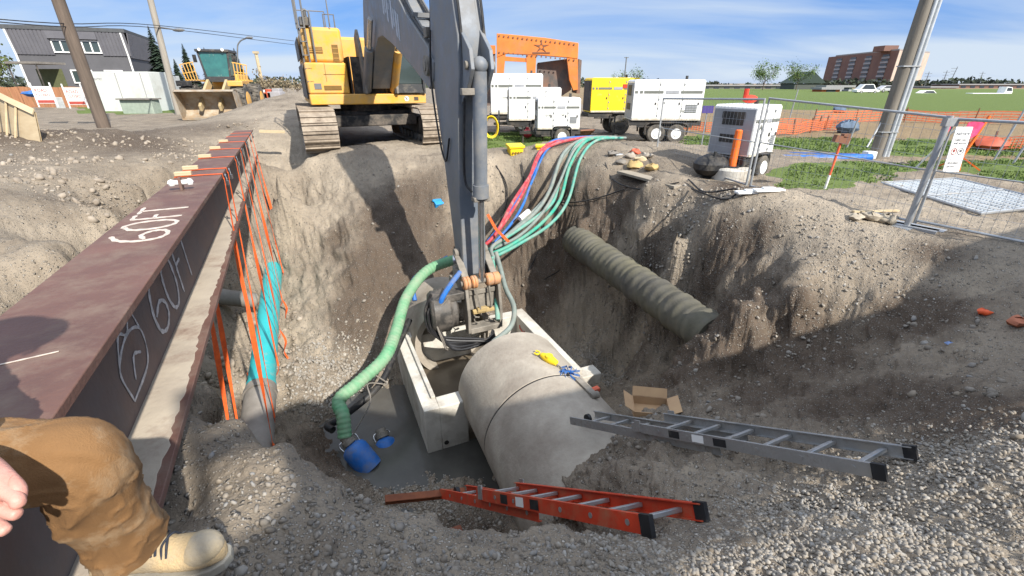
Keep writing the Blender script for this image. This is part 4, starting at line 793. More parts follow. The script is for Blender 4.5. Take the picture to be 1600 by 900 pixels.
# ---------------------------------------------------------------- excavator; local +Y is forward (towards the pit)
EX = Vector((-5.0, 16.5, 0.0)); fw = Vector((.42, -.905, 0)).normalized(); EZ = math.atan2(-fw.x, fw.y)
ex = thing('excavator', 'large yellow tracked excavator with dark grey boom standing at the far end of the pit', 'excavator', EX, EZ, world_verts=False)
def toL(p): 
    d = Vector(p)-EX; rx = Vector((math.cos(EZ), math.sin(EZ), 0)); return Vector((d.dot(rx), d.dot(fw), d.z))
dx = -.33
def plate(poly, x0, x1, mb=None): mb = mb or MB(); mb.prism([(x0, y, z) for y, z in poly], (x1-x0, 0, 0)); return mb
for sx in (-1, 1):
    x = 1.72*sx; Lh, r = 2.05, .56; zc = .62
    path = []; n = 54; per = 4*Lh+2*math.pi*r
    tr = MB(); step = per/n
    for k in range(n):
        d = k*step+.3*step
        if d < 2*Lh: p = (Lh-d, zc-r, 0)          # bottom run
        elif d < 2*Lh+math.pi*r: a = (d-2*Lh)/r; p = (-Lh-r*math.sin(a), zc-r*math.cos(a), a)
        elif d < 4*Lh+math.pi*r: p = (-Lh+(d-2*Lh-math.pi*r), zc+r, math.pi)
        else: a = (d-4*Lh-math.pi*r)/r; p = (Lh+r*math.sin(a), zc+r*math.cos(a), math.pi+a)
        y, z, a = p; R = Matrix.Rotation(-a, 3, 'X')
        tr.box((x, y, z), (.95, step*.93, .05), R); tr.box(Vector((x, y, z))+R@Vector((0, step*.33, -.04)), (.95, .035, .06), R)
        if k % 3 == 0: tr.box(Vector((x, y, z))+R@Vector((0,0,-.03)), (.08,.08,.02), R)
    tr.build('track', TRK, ex, smooth=0)
    fr = MB(); fr.box((x, 0, zc-.02), (.42, 4.1, .55)); fr.cyl((x-.22, Lh, zc), (x+.22, Lh, zc), r-.07, 28); fr.cyl((x-.22, -Lh, zc), (x+.22, -Lh, zc), r-.07, 28)
    frame = fr.build('track_frame', UND, ex, bevel=.02)
    for k in range(7):
        m_ = MB(); m_.cyl((x-.25, -1.6+k*.53, .2), (x+.25, -1.6+k*.53, .2), .13, 16); m_.build('roller', DUSTM, frame)
mb = MB(); mb.box((0,0,.85), (2.6,1.5,.5)); mb.box((0,.9,.8), (2.9,.4,.34)); mb.box((0,-.9,.8), (2.9,.4,.34)); mb.cyl((0,0,1.05),(0,0,1.38),.85,36); mb.build('car_body', UND, ex, bevel=.03)
mb = MB(); mb.prism([(-1.75,1.35,1.30),(1.8,1.35,1.30),(1.8,-3.3,1.30),(1.2,-3.9,1.30),(-1.2,-3.9,1.30),(-1.75,-3.3,1.30)], (0,0,.30)); mb.build('deck', YEL, ex, bevel=.03)
mb = MB(); mb.prism([(1.8,-3.35,1.62),(1.25,-4.0,1.62),(-1.25,-4.0,1.62),(-1.75,-3.35,1.62)], (0,0,1.45)); mb.build('counterweight', YEL, ex, bevel=.12)
# right-hand body: fuel tank and pump house, stepped top with handrails
mb = MB(); mb.prism([(.62,1.30,1.605),(1.8,1.30,1.605),(1.8,-3.3,1.605),(.62,-3.3,1.605)], (0,0,.86)); side = mb.build('side_body', YEL, ex, bevel=.05)
mb = MB(); mb.prism([(.64,1.12,2.47),(1.74,1.12,2.47),(1.74,-3.3,2.47),(.64,-3.3,2.47)], (0,0,.93)); top = mb.build('upper_body', YEL, ex, bevel=.09)
mb = MB(); mb.prism([(-1.74,-1.2,1.605),(.62,-1.2,1.605),(.62,-3.34,1.605),(-1.74,-3.34,1.605)], (0,0,1.75)); mb.build('engine_hood', YEL, ex, bevel=.09)
for (x0, x1, z0, z1, y_) in ((1.22,1.62,2.72,2.88,1.125), (.78,.95,2.5,2.95,1.125)):
    mb = MB(); mb.box(((x0+x1)/2, y_, (z0+z1)/2), (x1-x0, .03, z1-z0)); 
    o = mb.build('vent_recess', mat('dark_yellow_recess', (.20,.11,.02), .6), top)
    for k in range(3): m_ = MB(); m_.box(((x0+x1)/2, y_+.012, z0+(k+.7)*(z1-z0)/3.4), (x1-x0-.02, .02, .012)); m_.build('slat', YEL, o)
for (x0, x1) in ((.85,1.35),):
    mb = MB(); mb.box(((x0+x1)/2, 1.305, 1.78), (x1-x0, .03, .12)); mb.build('vent_recess', mat('dark_yellow_recess', ()), side)
mb = MB(); mb.box((1.52,1.305,1.82), (.2,.02,.16)); mb.build('decal', GREYM, side); 
mb = MB(); mb.box((1.0, 1.308, 2.15), (.62, .012, .008)); mb.box((1.25,1.308,2.2),(.008,.012,.5)); mb.build('panel_seam', mat('dark_yellow_recess', ()), side)
mb = MB(); mb.box((1.83,-1.0,1.95), (.03,3.6,1.0)); mb.build('side_door', mat('dark_side_panel', (.10,.10,.10), .6, dirt=(.25,.2,.12)), ex, bevel=.01)
mb = MB(); mb.box((1.83,-1.2,2.9), (.03,2.6,.6)); mb.build('side_door', mat('dark_side_panel', ()), ex, bevel=.01)
def rail(ptsl, r=.022): 
    m_ = MB()
    for p in ptsl: m_.tube(p, r, 8)
    return m_
mb = rail([[(1.78,1.2,1.6),(1.78,1.2,4.35),(1.78,.2,4.35),(1.78,.2,3.4)], [(1.62,1.25,1.6),(1.62,1.25,4.2)], [(1.45,1.25,1.9),(1.45,1.25,3.75),(1.55,1.25,3.8),(1.62,1.25,3.75)]], .026); mb.build('ladder_rail', GREYM, ex)
for rp_ in ([(1.78,1.15,4.32),(.92,1.15,4.22),(.92,1.15,3.4)], [(1.05,.9,3.4),(1.05,.9,3.75),(.75,.9,3.75),(.75,.9,3.4)], [(1.7,-1.5,3.4),(1.7,-1.5,4.1),(.8,-1.5,4.1),(.8,-1.5,3.4)]): mb = rail([rp_], .02); mb.build('handrail', GREYM, ex)
for k in range(5): mb = MB(); mb.box((1.70,1.27,1.95+k*.35), (.18,.06,.025)); mb.build('step', GREYM, ex)
mb = MB(); mb.box((1.6,1.0,3.52), (.26,.4,.22)); mb.cyl((1.55,1.0,3.6),(1.55,1.0,3.85),.06,12); mb.build('air_cleaner', mat('dark_side_panel', ()), ex, bevel=.02)
# cab
cab = MB(); x0, x1, y0, y1, z0, z1 = -1.74, -.72, -.35, 1.45, 1.605, 3.25
for (x, y) in ((x0+.05,y1-.05),(x1-.05,y1-.05),(x0+.05,y0+.05),(x1-.05,y0+.05),(x0+.05,.5)): cab.box((x, y, (z0+z1)/2), (.09,.09,z1-z0))
cab.box(((x0+x1)/2, (y0+y1)/2, z1+.05), (x1-x0+.05, y1-y0+.1, .12)); cab.box(((x0+x1)/2, y0+.04, 2.3), (x1-x0-.1,.05,1.3)); cab.box(((x0+x1)/2, y1-.04, z0+.14), (x1-x0-.1,.06,.26)); cab.box((x0+.03,(y0+y1)/2,z0+.35),(.05,y1-y0-.1,.7)); cab.box((x1-.03,(y0+y1)/2,z0+.35),(.05,y1-y0-.1,.7))
cb2 = cab.build('cab', mat('cab_black', (.05,.052,.055), .5, dirt=(.18,.16,.13), damt=.3), ex, bevel=.015)
mb = MB(); mb.box(((x0+x1)/2, y1-.045, 2.54), (x1-x0-.18, .012, 1.3)); mb.build('windscreen', GLASS, cb2)
mb = MB(); mb.box((x0+.035, .5, 2.7), (.012, 1.7, 1.0)); mb.build('side_window', GLASS, cb2)
mb = MB(); mb.box(((x0+x1)/2-.05, .5, 2.1), (.5,.5,.18)); mb.box(((x0+x1)/2-.05, .25, 2.5), (.5,.14,.7)); mb.build('seat', BLK, cb2, bevel=.03)
mb = MB(); mb.tube([(x0+.1,y1+.02,2.2),(x0+.4,y1+.02,2.95)], .012, 6); mb.build('wiper', BLK, cb2)
mb = rail([[(x0-.03,.35,2.2),(x0-.03,.35,3.1),(x0-.03,-.1,3.1)],[(x0+.05,1.5,1.7),(x0+.05,1.62,1.9),(x0+.05,1.62,2.6)]], .018); mb.build('grab_rail', GREYM, cb2)
mb = MB(); mb.cyl((-1.1,1.358,1.45),(-1.1,1.364,1.45),.075,24); 
dk = mb.build('round_decal', WHITE, ex)
mb = MB()
for p in ([(-.0-1.13,1.367,1.42),(-1.10,1.367,1.47),(-1.07,1.367,1.50)], [(-1.10,1.367,1.47),(-1.085,1.367,1.42)], [(-1.07,1.367,1.50),(-1.045,1.367,1.49)]): mb.tube(p, .009, 5)
mb.build('deer_mark', BLK, dk)
mb = MB(); mb.box((-1.42,1.362,1.45), (.14,.012,.10)); mb.build('decal', UND, ex)
for sx in (-.52,.44): plate([(1.5,1.61),(1.5,2.3),(1.25,3.0),(.9,3.4),(.45,3.2),(.45,1.61)], dx+sx, dx+sx+.08).build('boom_bracket', DUSTM, ex, bevel=.01)
mb = MB(); mb.box((0,1.0,2.1), (.9,.05,1.1)); mb.box((-.5,.4,2.1),(.05,1.2,1.1)); mb.box((.5,.4,2.1),(.05,1.2,1.1)); mb.build('boom_bay', UND, ex)
# boom, drawn in the machine's own vertical plane, dx is its sideways offset
TIP, PIV, TOPP = Vector((0,9.25,-1.62)), Vector((0,8.9,2.2)), Vector((0,8.75,4.5))
bp_ = [(.75,1.75),(.45,2.2),(.9,3.3),(1.5,4.1),(2.6,4.75),(3.8,4.75),(5.2,4.05),(6.6,3.2),(8.0,2.55),(8.4,2.25),(8.3,1.95),(8.0,1.8),(6.6,2.28),(5,2.75),(3.9,3.0),(3.2,3.0),(2.5,2.7),(1.9,2.2),(1.4,1.75)]
bo = plate(bp_, dx-.27, dx+.27).build('boom', BOOM, ex, bevel=.02)
mb = MB(); mb.cyl((dx-.33,8.05,2.2),(dx+.33,8.05,2.2),.17,28); mb.cyl((dx-.35,8.05,2.2),(dx+.35,8.05,2.2),.09,24); mb.build('boom_pin', DUSTM, bo)
for sx in (-1, 1):        # boom cylinders
    mb = MB(); a, b = Vector((dx+sx*.42,1.2,1.7)), Vector((dx+sx*.40,3.2,3.45)); mb.cyl(a, a.lerp(b,.62), .13, 20); o = mb.build('boom_cylinder', YEL if sx < 0 else BOOM, ex)
    mb = MB(); mb.cyl(a.lerp(b,.6), b, .07, 16); mb.build('rod', STEEL, o)
mb = MB(); a, b = Vector((dx,3.0,5.05)), Vector((dx, 8.4, 3.45)); mb.cyl(a, a.lerp(b,.6), .14, 22); o = mb.build('stick_cylinder', BOOM, ex); mb = MB(); mb.cyl(a.lerp(b,.58), b, .075, 16); mb.build('rod', STEEL, o)
for k, off in enumerate((-.21, -.15, .15, .21)):   # pipes and hoses along the boom top
    mb = MB(); mb.tube(smooth_path([(dx+off,1.5,4.15),(dx+off,2.6,4.82),(dx+off,3.8,4.82),(dx+off,5.2,4.12),(dx+off,6.6,3.27),(dx+off,7.9,2.68),(dx+off,8.25,3.0),(dx+off,8.3,3.8)], 5), .025, 8); mb.build('hydraulic_line', BLK if k % 2 else GREYM, bo)
for k, y_ in enumerate((3.0,5.0,6.9)): 
    z_ = (4.83, 4.24, 3.14)[k]; mb = MB(); mb.box((dx, y_, z_), (.42,.1,.08)); mb.build('line_clamp', GREYM, bo)
mb = MB(); mb.box((dx,7.9,2.75),(.5,.2,.16)); mb.build('work_light', DUSTM, bo)
# worn white block lettering on the boom side, only its lower edge readable
d1 = Vector((0, 3.0, -1.35)).normalized(); WL = mat('worn_white_lettering', (.48,.52,.58), .6, c2=(.25,.29,.34), scale=14, amt=.7)
for sx in (1, -1):
    up_ = Vector((0, -d1.z, d1.y))*1.0
    if up_.z < 0: up_ = -up_
    O = Vector((dx+sx*.273, 4.35, 3.90)) if sx < 0 else Vector((dx+sx*.273, 4.35, 3.90))
    mb = MB()
    for k, (w_, h0, h1) in enumerate(((.13,0,.56),(.11,.1,.50),(.13,0,.56),(.07,.3,.42),(.13,0,.56),(.11,.12,.46),(.13,0,.5),(.1,.0,.5))):
        o_ = O+d1*(.23*k)-Vector((0,0,.45)); mb.prism([o_+Vector((0,0,h0)), o_+d1*(w_*1.35)+Vector((0,0,h0)), o_+d1*(w_*1.35)+Vector((0,0,h1)), o_+Vector((0,0,h1))], (sx*.004,0,0))
    mb.build('lettering', WL, bo)
# stick
ax = (TIP-PIV); sl_ = ax.length; ax = Vector((0, ax.y, ax.z)).normalized(); pr = Vector((0, ax.z, -ax.y))
if pr.y < 0: pr = -pr          # pr points forward, towards the viewer
def S(u, v): q = Vector((0, PIV.y, PIV.z))+ax*u+pr*v; return (q.y, q.z)
sp_ = [S(-2.5,-.12), S(-2.5,.22), S(-1.2,.62), S(-.3,.84), S(.2,.80), S(1.0,.56), S(2.2,.34), S(sl_-.1,.20), S(sl_+.08,.02), S(sl_-.05,-.17), S(2.8,-.28), S(1.5,-.46), S(.5,-.66), S(-.2,-.72), S(-1.0,-.5)]
stk = plate(sp_, dx-.24, dx+.24).build('stick', BOOM, ex, bevel=.018)
def L3(u, v, x=0): y, z = S(u, v); return Vector((dx+x, y, z))
for sx in (-1, 1): 
    mb = MB(); plate([S(-.4,.80),S(-.05,1.18),S(.22,1.22),S(.45,1.0),S(.7,.62)], dx+sx*.16-.03, dx+sx*.16+.03, mb); mb.build('bracket', BOOM, stk, bevel=.008)
for x_ in (-.13,.13): mb = MB(); plate([S(-.9,.70),S(-.2,.86),S(1.9,.41),S(1.9,.36),S(-.2,.80)], dx+x_-.012, dx+x_+.012, mb); mb.build('weld_rib', BOOM, stk)
mb = MB(); mb.cyl(L3(.15,1.08,-.24), L3(.15,1.08,.24), .06, 18); mb.build('bracket_pin', DUSTM, stk)
bc0, bc1 = L3(.15,1.08), L3(sl_-.06,.55); mid = bc0.lerp(bc1,.56)
mb = MB(); mb.cyl(bc0+(bc1-bc0).normalized()*.08, mid, .115, 26); mb.sphere(bc0, .13, 14); mb.cyl(mid-(bc1-bc0).normalized()*.22, mid, .14, 26); bcy = mb.build('bucket_cylinder', BOOM, ex)
mb = MB(); mb.cyl(mid, bc1, .055, 20); mb.build('rod', STEEL, bcy)
mb = MB(); mb.box(bc0.lerp(bc1,.10)+Vector((.14,0,0)), (.34,.10,.10)); mb.build('cylinder_port', DUSTM, bcy, bevel=.01); mb = MB(); mb.box(mid+Vector((0,0,-.02)), (.30,.16,.08)); mb.build('gland', DUSTM, bcy, bevel=.01)
for k, o in enumerate((-.17, .17)): mb = MB(); mb.tube(smooth_path([L3(-1.9,.42,o),L3(-.6,.84,o*1.1),L3(.4,.80,o),L3(1.8,.5,o),L3(2.1,.62,o*.6)], 6), .022, 8); mb.build('hydraulic_line', BLK, stk)
mb = MB(); mb.tube(smooth_path([L3(-.6,-.5,.27),L3(.2,-.62,.30),L3(1.2,-.45,.29),L3(1.6,-.2,.28),L3(1.2,.1,.27)], 6), .018, 8); mb.build('hydraulic_line', BLK, stk)
# linkage
for sx in (-1, 1):
    mb = MB(); a = L3(sl_-.52,.02,sx*.29); b = L3(sl_-.06,.55,sx*.29); mb.beam(a, b, .05, .13, (1,0,0)); mb.cyl(a-Vector((sx*.05,0,0)), a+Vector((sx*.05,0,0)), .09, 18); mb.cyl(b-Vector((sx*.05,0,0)), b+Vector((sx*.05,0,0)), .08, 18); mb.build('link', DUSTM, ex, bevel=.008)
pc_ = L3(sl_-.06,.55)
mb = MB(); mb.cyl(pc_-Vector((.42,0,0)), pc_+Vector((.42,0,0)), .05, 20); lp = mb.build('linkage_pin', DUSTM, ex)
for a_, b_ in ((-.36,-.08),(.10,.22),(.24,.38)): 
    mb = MB(); mb.lathe([(.10,0),(.125,.02),(.125,(b_-a_)*.45),(.11,(b_-a_)*.5),(.125,(b_-a_)*.55),(.125,b_-a_-.02),(.10,b_-a_)], pc_+Vector((a_,0,0)), (1,0,0), 22); mb.build('pin_boss', OPAINT, lp)
mb = MB(); a = L3(sl_,0); mb.cyl(a-Vector((.46,0,0)), a+Vector((.46,0,0)), .085, 22); mb.build('stick_pin', DUSTM, ex, bevel=.01)
# coupler hanging under the linkage
dn = Vector((0,.10,-1)).normalized()
def K(x, f, d): return Vector((dx+x, pc_.y-.05+f, pc_.z))+dn*d
qc = []
for sx in (-1, 1):
    mb = MB(); x = sx*.33; mb.prism([K(x-.03,.05,-.10),K(x-.03,.12,.15),K(x-.03,.16,.65),K(x-.03,.10,1.02),K(x-.03,-.05,1.06),K(x-.03,-.12,.6),K(x-.03,-.30,.3),K(x-.03,-.62,.05),K(x-.03,-.62,-.12),K(x-.03,-.3,-.1)], (.06,0,0)); mb.build('coupler_plate', DUSTM, ex, bevel=.01)
mb = MB(); mb.box(K(0,-.02,.98), (.62,.26,.12)); mb.box(K(0,-.10,.45), (.60,.10,.34)); mb.box(K(0,-.02,.24),(.60,.05,.10)); cpl = mb.build('coupler_body', DUSTM, ex, bevel=.015)
for x in (-.15, .15):
    m_ = MB(); pts = [K(x+.05*math.cos(t), .04+.05*math.sin(t), .68+.018*t) for t in [k*.5 for k in range(22)]]; m_.tube(pts, .012, 6); m_.build('spring', DUSTM, cpl)
mb = MB(); mb.box(K(0,.03,.62), (.44,.10,.06)); mb.box(K(.04,.07,.57), (.20,.08,.09)); mb.cyl(K(-.2,.03,.60),K(.22,.03,.60),.035,12); mb.build('lock_block', mat('sandy_yellow', (.45,.33,.15), .8, dirt=(.3,.26,.2)), cpl, bevel=.008)
for x in (-.12,.16): m_ = MB(); m_.beam(K(x,.10,.10), K(x*.8-.05,.10,.55), .035, .03); m_.build('strut', DUSTM, cpl)
# rotary compactor drum and its hose loops on the left of the coupler
ct = K(.66,-.20,.58)
mb = MB(); mb.lathe([(.18,-.36),(.36,-.34),(.41,-.28),(.41,.02),(.34,.06),(.34,.16),(.2,.18),(.10,.22)], ct, (-1,.12,0), 32); mb.box(ct+Vector((.16,.02,.30)), (.34,.36,.18), Matrix.Rotation(.3,3,'Y')); mb.box(ct+Vector((-.15,.1,.34)), (.5,.26,.16)); drum = mb.build('compactor_drum', mat('oily_black', (.028,.028,.028), .45, c2=(.05,.047,.043), scale=6, dirt=(.16,.14,.12), dscale=5, damt=.7, bump=.15), ex, bevel=.02)
for k in range(8): t = k*.785; mb = MB(); q = ct+Vector((.335,.04,0))+Vector((0,math.cos(t),math.sin(t)))*.22; mb.cyl(q, q+Vector((.03,0,0)), .025, 8); mb.build('bolt', DUSTM, drum)
for k in range(10):
    r1 = random.uniform(-.10,.10); z_ = .03*k; mb = MB()
    mb.tube(smooth_path([ct+Vector((.30-.03*k,.05+.02*k,.42-.05*k)), ct+Vector((.46-.02*k,.15+r1,.05)), ct+Vector((.34-.03*k,.26+.02*k,-.34-.03*k)), K(.25-.03*k,.18+r1,1.12+.015*k), K(.0-.02*k,.20,1.15+.02*k), K(-.14,.14,1.02+.01*k)], 8), .028, 8); mb.build('hydraulic_hose', HOSEB, drum)
mb = MB(); mb.tube(smooth_path([K(.35,-.15,-.15), K(.62,.02,.0), K(.82,.05,.25), K(.86,.0,.55)], 6), .05, 10); mb.build('blue_hose', BLUE, drum)
for k in range(2): mb = MB(); mb.tube(smooth_path([K(.7,.1,.2+.1*k), K(.98,.12,.5), K(.88,.16,1.0+.1*k), K(.8,.1,1.25)], 6), .012, 6); mb.build('thin_cable', GREYP, drum)
wp = lambda x, f, d: ex.matrix_world @ K(x, f, d)
bpy.context.view_layer.update()
a0 = wp(-.02,.12,1.06)
cn = thing('lifting_chain', 'short lifting chain with hook hanging from the excavator coupler over the chamber', 'chain', a0)
mb = MB(); mb.tube(smooth_path([a0+Vector((-.05,-.03,.0)), a0+Vector((-.05,-.05,-.10)), a0+Vector((0,-.06,-.16)), a0+Vector((.05,-.05,-.10)), a0+Vector((.05,-.03,0))], 5), .018, 8); mb.build('shackle', DUSTM, cn)
mb = MB(); q = a0+Vector((0,-.06,-.17))
for k in range(9):
    z_ = q-Vector((0,0,.05*k)); s_ = Vector((1,0,0)) if k % 2 else Vector((0,1,0)); mb.tube([z_+Vector((0,0,.036))*math.cos(t)+s_*.022*math.sin(t) for t in [j*math.pi/4 for j in range(9)]], .009, 6)
mb.build('chain', DUSTM, cn)
mb = MB(); z_ = q-Vector((0,0,.47)); mb.tube(smooth_path([z_, z_-Vector((0,0,.05)), z_+Vector((.05,0,-.11)), z_+Vector((0,0,-.16)), z_+Vector((-.05,0,-.12))], 5), [.02]*21, 8); mb.build('hook', DUSTM, cn)

# ---------------------------------------------------------------- wheel loader (small in the picture, same care)
LP_ = P(330,186,.25); LP_ = Vector((-17.6, 29.6, H(-17.6, 29.6))); lf = Vector((.26,-.966,0)).normalized(); LZ = math.atan2(-lf.x, lf.y)
lo = thing('wheel_loader', 'yellow wheel loader with green tinted cab and scraped bucket facing the pit', 'loader', LP_, LZ, world_verts=False)
def wheel(par, c, r, w, mrim, name='wheel', axis=(1,0,0), tread=0):
    t = Vector(axis); c = Vector(c); mb = MB(); mb.lathe([(r*.55,-w/2),(r*.9,-w/2),(r,-w*.36),(r,w*.36),(r*.9,w/2),(r*.55,w/2)], c, t, 32)
    if tread:
        x = t.orthogonal().normalized(); y = t.cross(x)
        for k in range(tread):
            q = 2*math.pi*k/tread; d = x*math.cos(q)+y*math.sin(q); mb.beam(c-t*w*.48+d*r, c+t*w*.02+(x*math.cos(q+.12)+y*math.sin(q+.12))*r*1.01, .07, .06, d); mb.beam(c+t*w*.48+(x*math.cos(q+.1)+y*math.sin(q+.1))*r, c+t*w*.0+(x*math.cos(q+.22)+y*math.sin(q+.22))*r*1.01, .07, .06, d)
    wh = mb.build(name, mat('dusty_tyre', (.055,.052,.048), .85, c2=(.03,.029,.028), scale=5, dirt=(.22,.195,.16), dscale=3, damt=.7), par)
    mb = MB(); mb.lathe([(r*.15,-w*.5-.02),(r*.3,-w*.5-.015),(r*.35,-w*.5-.004),(r*.54,-w*.5-.012),(r*.58,-w*.5+.006),(r*.58,w*.5-.006),(r*.54,w*.5+.012),(r*.35,w*.5+.004),(r*.3,w*.5+.015),(r*.15,w*.5+.02)], c, t, 24); mb.build('rim', mrim, wh); return wh
for sx in (-1,1):
    for y_ in (1.3,-2.1): wheel(lo, (sx*1.28, y_, .92), .92, .72, YEL, tread=22)
mb = MB(); mb.box((0,-2.2,1.75), (1.5,2.6,1.3)); mb.box((0,-3.4,1.3), (1.9,.5,.8)); mb.box((0,.6,1.2),(1.0,2.0,.7)); mb.build('body', YEL, lo, bevel=.05)
for sx in (-1,1):
    mb = MB(); mb.box((sx*1.28,1.25,1.98), (.78,1.5,.08)); mb.box((sx*1.28,2.0,1.86),(.78,.06,.25)); mb.build('fender', BLK if sx > 0 else YEL, lo, bevel=.02)
    mb = MB(); mb.box((sx*1.3,.0,2.02), (.75,1.0,.12)); mb.build('platform', YEL, lo)
    mb = MB(); 
    for k in range(5): mb.tube([(sx*(1.0+.15*k),.55,2.05),(sx*(1.05+.17*k),.55,3.0-.04*k)], .025, 6)
    mb.tube([(sx*1.0,.55,3.0),(sx*1.75,.55,2.85)], .03, 6); mb.tube([(sx*1.0,.55,2.5),(sx*1.7,.55,2.4)], .025, 6); mb.build('guard_rail', YEL, lo)
cb3 = MB(); cb3.box((0,-.6,3.62), (1.75,1.8,.14)); 
for sx in (-1,1):
    for y_ in (.15,-1.35): cb3.beam((sx*.62,y_,2.05),(sx*.78,y_,3.56),.10,.10)
cb3.box((0,-.6,2.1), (1.3,1.6,.3)); lc = cb3.build('cab', mat('cab_black', ()), lo, bevel=.02)
mb = MB(); mb.prism([(-.58,.16,2.25),(.58,.16,2.25),(.74,.16,3.53),(-.74,.16,3.53)], (0,-.02,0)); mb.build('windscreen', TGLASS, lc)
for sx in (-1,1): mb = MB(); mb.prism([(sx*.64,.1,2.3),(sx*.64,-1.3,2.3),(sx*.77,-1.3,3.53),(sx*.77,.1,3.53)], (sx*-.015,0,0)); mb.build('side_window', TGLASS, lc)
for sx in (-.6,.6): mb = MB(); mb.cyl((sx,.33,3.66),(sx,.38,3.66),.08,12); mb.build('cab_light', WHITE, lc)
mb = MB(); mb.box((1.02,.1,3.2),(.18,.06,.4)); mb.box((-1.02,.1,3.2),(.18,.06,.4)); mb.build('mirror', BLK, lc)
for sx in (-1,1):
    mb = MB(); mb.prism([(sx*.42,.2,1.75),(sx*.42,.6,2.1),(sx*.42,2.2,1.3),(sx*.42,3.0,.75),(sx*.42,2.9,.45),(sx*.42,2.0,.85)], (sx*.14,0,0)); mb.build('lift_arm', mat('dusty_yellow', (.48,.36,.17), .75, dirt=(.35,.3,.22), damt=.8), lo, bevel=.02)
    mb = MB(); mb.cyl((sx*.3,.4,1.3),(sx*.3,1.9,1.0),.10,14); mb.build('lift_cylinder', DUSTM, lo)
mb = MB(); bk = [(3.0+1.1*math.cos(a_)*.8, .80+.78*math.sin(a_)) for a_ in [math.radians(k) for k in range(60, 300, 20)]]
inn = [(3.0+1.0*math.cos(a_)*.78+.03, .80+.70*math.sin(a_)) for a_ in [math.radians(k) for k in range(280, 60, -20)]]
mb.prism([(-1.45,y,z) for y, z in bk+inn], (2.9,0,0)); bkt = mb.build('bucket', mat('scraped_bucket', (.42,.37,.29), .6, c2=(.26,.22,.17), scale=2, dirt=(.3,.18,.08), damt=.6), lo)
for sx in (-1.45,1.42): mb = MB(); mb.prism([(sx,y,z) for y, z in bk], (.03,0,0)); mb.build('bucket_side', mat('scraped_bucket', ()), bkt)
mb = MB(); mb.cyl((1.25,-1.9,2.2),(1.25,-1.9,3.3),.08,12); mb.box((1.0,-1.9,2.6),(.4,.9,.9)); mb.build('exhaust', BLK, lo)
